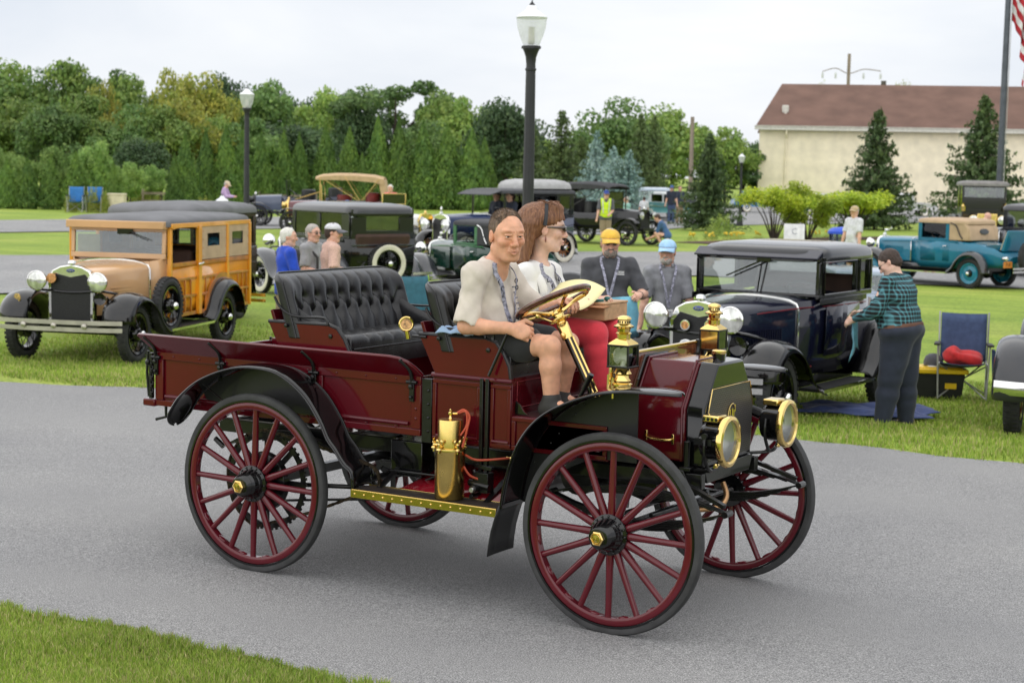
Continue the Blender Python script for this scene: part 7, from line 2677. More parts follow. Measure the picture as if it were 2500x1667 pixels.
# --- blue town car with covered roof
def make_town():
 t = thing('town_car', 'tall blue town car with grey covered roof and whitewall tyre', 'car')
 BL = paint('deep_blue_paint', (0.012, 0.026, 0.085))
 WM = pm('orange_wood_spoke', (0.42, 0.17, 0.06), 0.4)
 chassis(t, wb=3.5, tr=0.72, Rw=0.42, kind='wood', ww=True, hubmat=WM, tw=0.15, yo=0.88)
 nose(t, BL, xc=-1.2, zr=1.28, zc=1.32, hwr=0.30, hwc=0.50, badge=False, zb=0.62)
 headlight(t, 0.35, 0.42, 1.02, 0.15)
 headlight(t, 0.35, -0.42, 1.02, 0.15)
 mb = MB()
 mb.ell((0.15, 0, 1.42), (0.03, 0.03, 0.08), 10)
 mb.build('mascot', CHROME, t)
 b = lower_body(t, BL, [(-1.2, 0.50, 0.52, 1.25), (-1.5, 0.64, 0.50, 1.27), (-2.3, 0.70, 0.50, 1.27), (-3.3, 0.71, 0.50, 1.27), (-3.95, 0.66, 0.52, 1.27)])
 belt(t, BLACK, -3.9, -1.4, 0.70, 1.24, 0.04)
 side = ((-2.36, -2.75), (-2.85, -3.25), (-3.35, -3.75))
 for s in (1, -1):
  side_frame(t, s, 0.69, -3.92, -2.28, 1.27, 1.86, [(-2.76, -2.38), (-3.30, -2.86), (-3.78, -3.40)], BLACK, top=0.07, sill=0.05)
  mb = MB()
  mb.tube([(-1.46, s*0.64, 1.25), (-1.46, s*0.64, 1.86)], 0.03, 6)
  mb.build('front_pillar', BLACK, t)
 end_frame(t, -3.93, 0.66, 1.27, 1.88, BLACK, side=0.2, sill=0.15, top=0.12, name='rear_frame')
 end_frame(t, -2.30, 0.66, 1.27, 1.88, BLACK, side=0.08, sill=0.08, top=0.10, name='partition_frame')
 GC = pm('dark_grey_roof', (0.052, 0.053, 0.058), 0.6)
 roof_shell(t, -4.0, -1.28, 0.72, 1.90, 0.07, GC, r=0.12, arch=0.02)
 mb = MB()
 mb.loft([[(-1.30, -0.70, 1.90), (-1.30, 0.70, 1.90), (-1.30, 0.70, 1.93), (-1.30, -0.70, 1.93)], [(-0.92, -0.66, 1.80), (-0.92, 0.66, 1.80), (-0.92, 0.66, 1.82), (-0.92, -0.66, 1.82)]])
 mb.build('visor', GC, t)
 roof_shell(t, -3.95, -2.25, 0.68, 1.99, 0.22, pm('pale_grey_cover', (0.40, 0.40, 0.40), 0.85, var=0.06, bump=0.3, bs=10), r=0.22, arch=0.03, name='roof_cover', edge=0.02)
 bench(t, -2.0, 0.92, 0.6, BLKL)
 bench(t, -3.6, 0.92, 0.6, BLKL)
 steering(t, -1.65, 0.3, 1.36)
 return t
place(make_town(), (-17.26, 28.23, LAWN_Z), -1.87, 0.96)
# --- roof of the second wagon behind the tan one
t = thing('station_wagon', 'second dark roofed wagon, mostly hidden behind the tan wagon', 'car')
chassis(t)
nose(t, paint('wagon_brown', (0.05, 0.03, 0.02)), badge=False)
lower_body(t, paint('wagon_brown', (0.05, 0.03, 0.02)), [(-0.86, 0.50, 0.5, 1.17), (-1.2, 0.64, 0.46, 1.17), (-3.5, 0.68, 0.46, 1.17)])
for s in (1, -1):
 side_frame(t, s, 0.67, -3.5, -1.05, 1.17, 1.72, [(-1.8, -1.1), (-2.6, -1.95), (-3.4, -2.75)], paint('wagon_brown', (0.05, 0.03, 0.02)))
roof_shell(t, -3.65, -0.95, 0.70, 1.76, 0.12, pm('grey_roof_fabric', (0.060, 0.062, 0.068)), r=0.25, arch=0.05)
place(t, (-11.0, 10.35, LAWN_Z), -1.258)
t.scale = (1, 1, 0.93)
# --- right edge: front end of a dark car, sedan behind the teal coupe, brass truck
t = make_sedan('black sedan cut by the right picture edge behind the teal coupe', (0.008, 0.009, 0.014), False, (0.020, 0.021, 0.026))
place(t, (-6.1, 36.2, LAWN_Z), 2.75)
def make_front_corner():
 t = thing('sedan', 'dark car at the right edge showing its round front fender and chrome bumper', 'car')
 DK = paint('charcoal_fender', (0.030, 0.031, 0.036))
 for s in (1, -1):
  car_wheel(t, 0, s*0.72, 0.36, 'disc', 0.15, False, paint('dark_red_wheel', (0.12, 0.015, 0.012)))
  car_wheel(t, -2.8, s*0.72, 0.36, 'disc', 0.15, False, paint('dark_red_wheel', (0.12, 0.015, 0.012)))
  for cx, nm in ((0.0, 'front_fender'), (-2.8, 'rear_fender')):
   mb = MB()
   rings = []
   for k in range(15):
    a = R(-4 + 188*k/14)
    ringp = []
    for q in range(11):
     b_ = math.pi*q/10
     rr = 0.40 + 0.10*math.sin(b_)**0.7
     ringp.append((cx + rr*math.cos(a)*1.12, s*(0.52 + 0.36*(1 - math.cos(b_))/2), 0.42 + rr*math.sin(a)*(1.02)))
    rings.append(ringp)
   mb.loft(rings, closed=False, cap=False)
   mb.build(nm, DK, t, thick=0.01)
 mb = MB()
 mb.loft([hood_ring(0.30, 0.36, 0.50, 1.0, 1.12), hood_ring(-0.9, 0.56, 0.48, 1.04, 1.17), hood_ring(-1.1, 0.64, 0.45, 1.05, 1.17)])
 mb.build('hood', DK, t, smooth=50)
 lower_body(t, DK, [(-1.1, 0.64, 0.42, 1.10), (-2.0, 0.72, 0.42, 1.10), (-3.2, 0.68, 0.44, 1.08), (-3.6, 0.55, 0.5, 1.0)])
 for s in (1, -1):
  side_frame(t, s, 0.68, -3.1, -1.2, 1.10, 1.58, [(-2.1, -1.3), (-3.0, -2.2)], DK)
 end_frame(t, -1.2, 0.66, 1.12, 1.58, DK, rake=-0.2)
 roof_shell(t, -3.2, -1.2, 0.70, 1.58, 0.10, DK, r=0.25)
 mb = MB()
 rings = []
 for k in range(13):
  y = -0.86 + 1.72*k/12
  x = 0.62 - 0.12*abs(y/0.86)**3
  rings.append([(x + 0.03*math.cos(a) * (1 if math.cos(a) > 0 else 0.3), y, 0.50 + 0.065*math.sin(a)) for a in [2*math.pi*q/10 for q in range(10)]])
 mb.loft(rings)
 mb.build('front_bumper', CHROME, t)
 headlight(t, 0.45, 0.45, 0.86, 0.10)
 headlight(t, 0.45, -0.45, 0.86, 0.10)
 return t
place(make_front_corner(), (2.53, 8.75, LAWN_Z), -1.40)
def make_brass_truck():
 t = thing('brass_truck', 'black brass era truck with tall boxy cab behind the teal coupe', 'truck')
 BL = paint('truck_black', (0.008, 0.008, 0.009))
 RD = paint('truck_red_gear', (0.20, 0.03, 0.02))
 for s in (1, -1):
  car_wheel(t, 0, s*0.72, 0.45, 'wood', 0.10, False, RD)
  car_wheel(t, -2.8, s*0.72, 0.45, 'wood', 0.10, False, RD)
  fender(t, [(0.40, 0.80), (0.25, 0.93), (0.0, 0.98), (-0.3, 0.92), (-0.6, 0.70), (-0.8, 0.5)], 0.55, 0.86, s, BL, 0.02, 0.01, 'front_fender')
 mb = MB()
 mb.box((-1.4, 0, 0.60), (3.6, 0.6, 0.14))
 mb.build('frame', RD, t)
 mb = MB()
 mb.loft([hood_ring(0.15, 0.28, 0.65, 1.16, 1.26), hood_ring(-0.6, 0.36, 0.65, 1.20, 1.30)])
 mb.build('hood', BL, t, smooth=50)
 mb = MB()
 mb.box((0.17, 0, 0.96), (0.10, 0.62, 0.66))
 mb.build('radiator', BRASS, t, bevel=0.02)
 headlight(t, 0.30, 0.45, 1.10, 0.14, BRASS)
 headlight(t, 0.30, -0.45, 1.10, 0.14, BRASS)
 mb = MB()
 mb.box((-1.1, 0, 1.05), (1.0, 1.40, 0.75))
 mb.build('cab', BL, t, bevel=0.02)
 for s in (1, -1):
  side_frame(t, s, 0.70, -1.6, -0.6, 1.42, 2.20, [(-1.25, -0.7)], BL)
  mb = MB()
  mb.lathe([(0.07, 0), (0.08, 0.16), (0.03, 0.22), (0.05, 0.26), (0, 0.28)], (-0.5, s*0.66, 1.35), (0, 0, 1), 12)
  mb.build('side_lamp', BRASS, t)
 end_frame(t, -0.62, 0.68, 1.42, 2.20, BL, sill=0.38)
 roof_shell(t, -1.75, -0.35, 0.76, 2.22, 0.10, pm('pale_truck_roof', (0.20, 0.19, 0.18), 0.6), r=0.1)
 mb = MB()
 mb.box((-2.4, 0, 0.95), (1.6, 1.5, 0.5))
 mb.build('bed', BL, t, bevel=0.02)
 return t
place(make_brass_truck(), (-9.2, 47.6, LAWN_Z), -1.15)
# --- modern-ish cars in the lot
def small_sedan(label, col, nm, loc, rz, roof=None, sc=1.0, name='compact_car', group=None):
 t = thing(name, label, 'car')
 C1 = paint(nm, col)
 C2 = paint(nm + '_roof', roof) if roof else C1
 mb = MB()
 prof = [(2.05, 0.42), (2.10, 0.62), (1.95, 0.80), (0.75, 0.90), (-1.5, 0.92), (-2.05, 0.86), (-2.15, 0.60), (-2.1, 0.38)]
 rings = []
 for y, ins in ((-0.80, 0.10), (-0.84, 0.0), (0.84, 0.0), (0.80, 0.10)):
  rings.append([(x*(1 - 0.03*(ins > 0)), y, z - (ins*0.5 if z > 0.7 else -ins*0.3)) for x, z in prof])
 mb.loft(rings)
 b = mb.build('body', C1, t, bevel=0.03)
 for s in (1, -1):
  side_frame(t, s, 0.72, -1.55, 0.55, 0.88, 1.36, [(-0.35, 0.42), (-1.25, -0.45)], C2, th=0.05)
  mb = MB()
  mb.bar((-2.0, s*0.845, 0.72), (1.98, s*0.845, 0.72), 0.02, 0.03)
  mb.build('chrome_strip', CHROME, b)
 end_frame(t, 0.62, 0.70, 0.88, 1.36, C2, rake=-0.35)
 end_frame(t, -1.62, 0.70, 0.88, 1.36, C2, rake=0.30, name='rear_frame')
 roof_shell(t, -1.52, 0.50, 0.73, 1.36, 0.08, C2, r=0.18)
 for s in (1, -1):
  for x in (1.25, -1.25):
   car_wheel(t, x, s*0.74, 0.32, 'disc', 0.15, True, CHROME)
  headlight(t, 2.02, s*0.60, 0.66, 0.085)
 mb = MB()
 mb.box((2.12, 0, 0.46), (0.10, 1.66, 0.11))
 mb.box((-2.17, 0, 0.46), (0.10, 1.66, 0.11))
 mb.build('bumper', CHROME, t, bevel=0.03)
 mb = MB()
 mb.box((2.09, 0, 0.64), (0.03, 0.95, 0.16))
 mb.build('grille', CHROME, t, bevel=0.02)
 place(t, loc, rz, sc)
 return t
small_sedan('turquoise compact car with white roof parked in the lot', (0.10, 0.30, 0.30), 'turquoise_paint', (-31.0, 70.6, LAWN_Z + 0.03), -0.35, (0.55, 0.58, 0.58), 1.0)
small_sedan('pale blue van-like car with its rear lid open behind the turquoise car', (0.42, 0.50, 0.58), 'pale_blue_paint', (-34.5, 75.0, LAWN_Z + 0.03), 2.0, (0.45, 0.52, 0.60), 1.12)
small_sedan('bright blue car half hidden behind the small lamp post', (0.03, 0.17, 0.36), 'bright_blue_paint', (-37.0, 96.0, LAWN_Z + 0.03), 0.6, None, 0.95)
small_sedan('red modern car at the right edge behind the brass truck', (0.55, 0.015, 0.02), 'red_car_paint', (-9.0, 63.0, LAWN_Z), 0.8, None, 1.0)
small_sedan('dark green car behind the yellow green shrubs', (0.02, 0.06, 0.04), 'dark_green_paint', (-26.8, 81.3, LAWN_Z + 0.03), 0.5, (0.5, 0.5, 0.5), 1.0)
small_sedan('white car in the lot between the two large firs', (0.65, 0.65, 0.65), 'white_lot_car', (-28.5, 98.5, LAWN_Z + 0.03), 0.5, None, 1.0)
small_sedan('silver blue low car seen through the black coupe windows', (0.30, 0.36, 0.46), 'silver_blue_paint', (-3.5, 19.2, LAWN_Z), 2.11, (0.36, 0.42, 0.52), 0.64, 'low_car')
# ---------------------------------------------------------------- people
def skin(name, c):
 return pm(name, c, 0.48, sss=0.12, var=0.07, vs=25, attr='tint', bump=0.06, bs=160)
SKIN_T = skin('skin_tanned', (0.70, 0.365, 0.235))
SKIN_F = skin('skin_fair', (0.70, 0.41, 0.30))
SKIN_L = skin('skin_light', (0.74, 0.48, 0.37))
EYEW = pm('eye_white', (0.72, 0.70, 0.67), 0.2, var=0.02)
IRIS = pm('eye_iris', (0.035, 0.030, 0.026), 0.12, var=0.1)
def V3(a):
 return np.array(a, float)
def unit(a):
 a = V3(a)
 return a/max(1e-9, np.linalg.norm(a))
def cloth(name, c, var=0.07, vs=18, bump=0.15, rough=0.85):
 return pm(name, c, rough, var=var, vs=vs, bump=bump, bs=130, sheen=0.15)
def ik(S, T, a, b, hint):
 S, T = V3(S), V3(T)
 d = T - S
 L = np.linalg.norm(d)
 if L > (a + b)*0.999:
  return S + d*(a/(a + b))
 u = d/L
 x = (a*a - b*b + L*L)/(2*L)
 h = math.sqrt(max(0, a*a - x*x))
 n = V3(hint) - u*np.dot(hint, u)
 return S + u*x + unit(n)*h
def frame(fwd, up):
 f = unit(fwd)
 l = unit(np.cross(up, f))
 u = np.cross(f, l)
 return np.stack([f, l, u], 1)
def hand_sdf(S, wrist, d, palm, side, sc=1.0, curl=0.5, thumb=0.6, spread=0.0):
 d = unit(d)
 palm = unit(V3(palm) - d*np.dot(palm, d))
 sd = unit(np.cross(d, palm))
 if np.dot(sd, side) < 0:
  sd = -sd
 w = V3(wrist)
 P = w + d*0.045*sc
 Rm = np.stack([d, sd, palm], 1)
 S.ell(P + d*0.012*sc, (0.050*sc, 0.040*sc, 0.0165*sc), Rm, 0.012)
 S.cap(w - d*0.02*sc, w + d*0.02*sc, 0.024*sc, 0.026*sc, 0.02)
 lens = (0.072, 0.080, 0.075, 0.060)
 for i in range(4):
  base = w + d*(0.088 - 0.004*abs(i - 1.2))*sc + sd*(0.028 - 0.0195*i)*sc
  dirn = unit(d + sd*spread*(1.5 - i))
  p = base - d*0.012*sc
  ang = 0.0
  for j, fr in enumerate((0.45, 0.32, 0.26)):
   ang += curl*(0.9 if j == 0 else 1.0)
   q = p + (dirn*math.cos(ang) + palm*math.sin(ang))*lens[i]*fr*sc*(1.15 if j == 0 else 1)
   S.cap(p, q, (0.0098 - 0.001*j)*sc, (0.0090 - 0.001*j)*sc, 0.003)
   p = q
 tb = w + d*0.030*sc + sd*0.028*sc + palm*0.004
 t1 = tb + unit(d*0.75 + sd*0.7 + palm*0.25*thumb)*0.042*sc
 t2 = t1 + unit(d*0.9 + sd*(0.35 - 0.5*thumb) + palm*0.5*thumb)*0.034*sc
 S.cap(tb, t1, 0.014*sc, 0.0115*sc, 0.008)
 S.cap(t1, t2, 0.0115*sc, 0.0095*sc, 0.003)
def head_sdf(S, c, F, k=1.0, male=True, smile=0.0, jaw=1.0, fine=True):
 def P(x, y, z):
  return c + k*(F[:, 0]*x + F[:, 1]*y + F[:, 2]*z)
 S.ell(P(-0.012, 0, 0.032), (0.100*k, 0.078*k, 0.092*k), F, 0.01)
 S.ell(P(0.024, 0, -0.045), (0.072*k, (0.064 if male else 0.058)*k*jaw, 0.080*k), F, 0.03*k)
 S.ell(P(0.045, 0, 0.02), (0.055*k, 0.066*k, 0.06*k), F, 0.03*k)
 S.cap(P(0.072, 0.016, -0.108), P(0.072, -0.016, -0.108), 0.019*k, 0.019*k, 0.025*k)          # chin
 for s in (-1, 1):
  S.cap(P(-0.01, s*0.055, -0.065), P(0.055, s*0.030, -0.103), 0.016*k*jaw, 0.014*k*jaw, 0.03*k)   # jaw line
  S.cap(P(0.080, s*0.048, 0.030), P(0.096, s*0.010, 0.026), 0.011*k, 0.010*k, 0.014*k)       # brow
  S.ell(P(0.068, s*0.045, -0.025), (0.024*k, 0.024*k, 0.022*k), F, 0.02*k)                 # cheek
  S.ell(P(-0.008, s*0.080, -0.006), (0.020*k, 0.009*k, 0.033*k), F, 0.006*k)               # ear
  if fine:
   S.ell(P(-0.003, s*0.091, -0.002), (0.010*k, 0.006*k, 0.017*k), F, 0.004*k, '-')
 if not fine:
  S.cap(P(0.098, 0, 0.010), P(0.116, 0, -0.030), 0.010*k, 0.016*k, 0.012*k)
  for s in (-1, 1):
   S.ell(P(0.102, s*0.034, 0.006), (0.014*k, 0.018*k, 0.011*k), F, 0.012*k, '-')
  return P
 for s in (-1, 1):
  S.ell(P(0.105, s*0.033, 0.006), (0.018*k, 0.020*k, 0.0125*k), F, 0.012*k, '-')             # socket
 S.cap(P(0.094, 0, 0.018), P(0.118, 0, -0.030), 0.0085*k, 0.0125*k, 0.012*k)                  # nose
 S.ell(P(0.116, 0, -0.034), (0.014*k, 0.0145*k, 0.012*k), F, 0.008*k)
 for s in (-1, 1):
  S.ell(P(0.103, s*0.0145, -0.037), (0.012*k, 0.009*k, 0.009*k), F, 0.006*k)
  S.cap(P(0.100, s*0.020, 0.0135), P(0.092, s*0.047, 0.011), 0.0055*k, 0.0045*k, 0.006*k)    # upper lid
  S.cap(P(0.097, s*0.021, -0.0035), P(0.090, s*0.046, -0.002), 0.0045*k, 0.0038*k, 0.006*k)  # lower lid
 sm = smile
 if sm > 0.8:
  for zz in (0.052, 0.064, 0.076):
   S.cap(P(0.100 - (zz - 0.05)*0.45, -0.035, zz), P(0.100 - (zz - 0.05)*0.45, 0.035, zz), 0.0018*k, 0.0018*k, 0.004*k, '-')
  S.cap(P(0.106, 0.006, 0.036), P(0.104, 0.007, 0.022), 0.002*k, 0.002*k, 0.004*k, '-')
  S.cap(P(0.106, -0.006, 0.036), P(0.104, -0.007, 0.022), 0.002*k, 0.002*k, 0.004*k, '-')
 S.ell(P(0.078, 0, -0.0710), (0.022*k, 0.036*k, 0.022*k), F, 0.018*k)                          # mouth mound
 S.cap(P(0.105, 0, -0.0665), P(0.089, 0.034, -0.0690 + 0.013*sm), 0.0065*k, 0.0035*k, 0.005*k)
 S.cap(P(0.105, 0, -0.0665), P(0.089, -0.034, -0.0690 + 0.013*sm), 0.0065*k, 0.0035*k, 0.005*k)
 S.cap(P(0.104, 0, -0.0815), P(0.090, 0.030, -0.0770 + 0.013*sm), 0.0075*k, 0.0035*k, 0.005*k)
 S.cap(P(0.104, 0, -0.0815), P(0.090, -0.030, -0.0770 + 0.013*sm), 0.0075*k, 0.0035*k, 0.005*k)
 for s in (-1, 1):
  S.cap(P(0.1135, 0, -0.0740), P(0.092, s*0.038, -0.0725 + 0.017*sm), 0.0030*k, 0.0026*k, 0.003*k, '-')
  if sm > 0.3:     # fold from nose to mouth corner
   S.cap(P(0.100, s*0.022, -0.028), P(0.091, s*0.042, -0.080), 0.0036*k, 0.0032*k, 0.006*k, '-')
 return P
def face_tint(P0, F, k, hair, brow=1.0, stub=0.0, lips=1.0, extra=None):
 hair = np.array(hair)
 def tint(pos):
  q = (pos - P0) @ F/k
  x, y, z = q[:, 0], q[:, 1], q[:, 2]
  c = np.ones((len(pos), 3))
  on = (np.abs(y) < 0.11) & (np.abs(z) < 0.15) & (np.abs(x) < 0.15)
  def g(dx, dy, dz, sx, sy, sz):
   return np.exp(-(((x - dx)/sx)**2 + ((np.abs(y) - dy)/sy)**2 + ((z - dz)/sz)**2))*on
  red = np.clip(0.9*g(0.115, 0, -0.03, 0.02, 0.018, 0.02) + 0.7*g(0.08, 0.045, -0.022, 0.04, 0.03, 0.026) + 0.8*g(-0.005, 0.085, -0.01, 0.03, 0.02, 0.04), 0, 1)
  c *= 1 - red[:, None]*np.array([0.03, 0.20, 0.22])
  lp = np.clip(lips*g(0.104, 0.0, -0.074, 0.02, 0.026, 0.0095), 0, 1)
  c *= 1 - lp[:, None]*np.array([0.14, 0.42, 0.36])
  mouth = g(0.100, 0.0, -0.0720, 0.03, 0.032, 0.0028)
  c *= 1 - 0.55*mouth[:, None]
  fold = np.clip(g(0.096, 0.034, -0.055, 0.02, 0.007, 0.024), 0, 1)
  c *= 1 - fold[:, None]*np.array([0.12, 0.22, 0.24])
  lid = np.clip(g(0.096, 0.033, 0.013, 0.02, 0.018, 0.004) + g(0.094, 0.033, -0.010, 0.02, 0.016, 0.004), 0, 1)
  c *= 1 - lid[:, None]*np.array([0.14, 0.20, 0.20])
  br = np.clip(1.3*brow*g(0.095, 0.034, 0.030, 0.03, 0.020, 0.0052), 0, 1)
  c = c*(1 - br[:, None]) + br[:, None]*hair
  if stub:
   st = stub*np.clip((-0.035 - z)/0.03, 0, 1)*np.clip((x - 0.0)/0.04, 0, 1)*on
   c *= 1 - st[:, None]*np.array([0.25, 0.18, 0.14])
  if extra is not None:
   c = extra(q, c)
  return c
 return tint
def eyes(P, F, k, root, look=0.0, closed=False):
 for s in (-1, 1):
  mb = MB()
  o = P(0.083, s*0.033, 0.0045)
  mb.ell(o, (0.0135*k,)*3, 14)
  e = mb.build('eye', EYEW, root)
  mb = MB()
  f = unit(F[:, 0] + F[:, 1]*look)
  ax = Vector(f)
  mb.lathe([(0.0066*k, 0.0120*k), (0.0045*k, 0.0134*k), (0, 0.0138*k)], Vector(o), ax, 14)
  mb.build('iris', IRIS, e)
def cap_hat(P, F, k, root, mat, brim=None, name='cap', front=0.092):
 c = P(0, 0, 0)
 h = 0.006 if k > 0 else 0.01
 S = SDF(c - 0.24, c + 0.26, 0.007)
 S.ell(P(-0.008, 0, 0.048), (0.112*k, 0.092*k, 0.084*k), F, 0.005)
 pl0 = P(0, 0, 0.042)
 S.plane(pl0, -F[:, 2] + F[:, 0]*0.06, 0.004)
 S.ell(P(-0.010, 0, 0.036), (0.104*k, 0.084*k, 0.080*k), F, 0.004, '-')
 o = S.build(name, mat, root)
 mb = MB()
 rings = []
 for i in range(7):
  u = i/6
  ringp = []
  for j in range(13):
   a = R(-72 + 144*j/12)
   r0 = 0.098
   x = r0*math.cos(a)*1.08 + u*front*math.cos(a*0.75)
   y = 0.086*math.sin(a)*(1 + 0.02*u)
   z = 0.046 - 0.012*u - 0.030*(math.sin(a)**2)*u - 0.010*u*u
   ringp.append(tuple(P(x, y, z)))
  rings.append(ringp)
 mb.loft(rings, closed=False, cap=False)
 mb.build('peak', brim or mat, o, thick=0.004)
 return o
def short_hair(P, F, k, root, mat, thick=0.008, back=-0.06, line=0.070, seed=0, name='hair', h=0.006, temple=0.02, noise_=0.0025):
 c = P(0, 0, 0)
 S = SDF(c - 0.19, c + 0.19, h)
 S.ell(P(-0.014, 0, 0.034), ((0.100 + thick)*k, (0.079 + thick)*k, (0.092 + thick)*k), F, 0.005)
 S.ell(P(-0.045, 0, -0.030), ((0.062 + thick)*k, (0.070 + thick*0.6)*k, 0.060*k), F, 0.02)
 S.ell(P(0.092, 0, 0.010), (0.080*k, 0.072*k, (line + 0.004)*k), F, 0.012, '-')       # forehead and face
 for s in (-1, 1):
  S.ell(P(0.045, s*0.085, -0.045), (0.052*k, 0.05*k, 0.062*k), F, 0.01, '-')
 S.plane(P(0, 0, back), -F[:, 2] + F[:, 0]*0.5, 0.012)
 S.wrinkle(noise_, 190, seed, 6)
 return S.build(name, mat, root)
def body_core(S, J, g=1.0, k=1.0, inf=0.0, belly=1.0, arms=True, legs=True, sleeve=None, chestg=1.0):
 F = J['F']
 pe, ch, nb = J['pelvis'], J['chest'], J['neck']
 S.ell(pe + F[:, 2]*0.02*k, (0.112*g*k + inf, 0.160*g*k + inf, 0.115*k + inf), F, 0.05*k)
 mid = pe*0.55 + ch*0.45
 S.ell(mid + F[:, 0]*0.012*belly*k, (0.108*g*k*belly + inf, 0.146*g*k + inf, 0.14*k + inf), F, 0.06*k)
 S.ell(ch, (0.112*chestg*k + inf, 0.158*chestg*k + inf, 0.150*k + inf), F, 0.06*k)
 for s in ('L', 'R'):
  S.cap(J['sh' + s], nb*0.55 + ch*0.45 + F[:, 2]*0.05*k, 0.056*k + inf*0.8, 0.060*k + inf*0.8, 0.05*k)
def arm(S, J, s, k=1.0, inf=0.0, upto=1.0, fore=1.0, g=1.0):
 sh, el, wr = J['sh' + s], J['el' + s], J['wr' + s]
 S.cap(sh, sh + (el - sh)*upto, (0.052*g)*k + inf, (0.043*g)*k + inf, 0.03*k)
 if upto >= 1 and fore > 0:
  S.cap(el, el + (wr - el)*0.3*min(1, fore/0.3), 0.040*k*g + inf, 0.041*k*g + inf, 0.02*k)
  if fore > 0.3:
   S.cap(el + (wr - el)*0.3, el + (wr - el)*fore, 0.041*k*g + inf, (0.027*k if fore == 1 else 0.031*k) + inf, 0.015*k)
def leg(S, J, s, k=1.0, inf=0.0, upto=2.0, g=1.0, flare=0.0):
 hp, kn, an = J['hip' + s], J['kn' + s], J['an' + s]
 t = min(1, upto)
 S.cap(hp, hp + (kn - hp)*t, 0.086*g*k + inf, (0.086*g + (0.053*g - 0.086*g)*t)*k + inf + flare, 0.04*k)
 if upto > 1:
  q = upto - 1
  S.cap(kn, kn + (an - kn)*min(q, 0.35), 0.051*g*k + inf, 0.054*g*k + inf, 0.02*k)
  if q > 0.35:
   S.cap(kn + (an - kn)*0.35, kn + (an - kn)*q, 0.054*g*k + inf, (0.037*k if inf < 0.005 else 0.05*k) + inf + flare, 0.02*k)
def stand_pose(h=1.75, lean=0.0, rh=None, lh=None, yaw=0.0, pitch=0.0, roll=0.0, stance=0.10, wide=1.0, twist=0.0, step=0.0, hint=(-0.5, 0, -0.8)):
 k = h/1.75
 J = {}
 up = V3((math.sin(lean), 0, math.cos(lean)))
 F = frame((math.cos(twist)*math.cos(lean), math.sin(twist), -math.sin(lean)), up)
 pe = V3((-0.25*math.sin(lean)*k*0.4, 0, 0.95*k))
 J['F'] = F
 J['pelvis'] = pe
 J['chest'] = pe + F[:, 2]*0.36*k
 J['neck'] = pe + F[:, 2]*0.535*k - F[:, 0]*0.01*k
 J['k'] = k
 for s, n in ((1, 'L'), (-1, 'R')):
  J['sh' + n] = pe + F[:, 2]*0.475*k + F[:, 1]*s*0.170*k*wide
  T = (lh if n == 'L' else rh)
  if T is None:
   T = J['sh' + n] + V3((0.10*k, s*0.10*k, -0.545*k))
  T = V3(T)
  hn = V3(hint) + V3((0, s*0.5, 0))
  J['el' + n] = ik(J['sh' + n], T, 0.29*k, 0.265*k, hn)
  d = T - J['el' + n]
  J['wr' + n] = J['el' + n] + unit(d)*min(np.linalg.norm(d), 0.265*k)
  J['hip' + n] = pe + V3((0, s*0.085*k, -0.02*k))
  J['an' + n] = V3((0.02 + s*step, s*stance*k, 0.075*k))
  J['kn' + n] = ik(J['hip' + n], J['an' + n], 0.43*k, 0.42*k, (1, 0.15*s, 0))
  J['toe' + n] = J['an' + n] + V3((0.15*k, s*0.02*k, -0.045*k))
 hd = frame((math.cos(yaw)*math.cos(pitch), math.sin(yaw)*math.cos(pitch), -math.sin(pitch)), (math.sin(pitch)*math.cos(yaw), math.sin(roll), 1))
 J['H'] = hd
 J['head'] = J['neck'] + unit(F[:, 2]*0.8 + hd[:, 2]*0.4 + hd[:, 0]*0.12)*0.150*k + hd[:, 0]*0.015*k
 return J
def bounds(J, m=0.2):
 P = np.array([v for kk, v in J.items() if isinstance(v, np.ndarray) and v.ndim == 1])
 return P.min(0) - m, P.max(0) + m
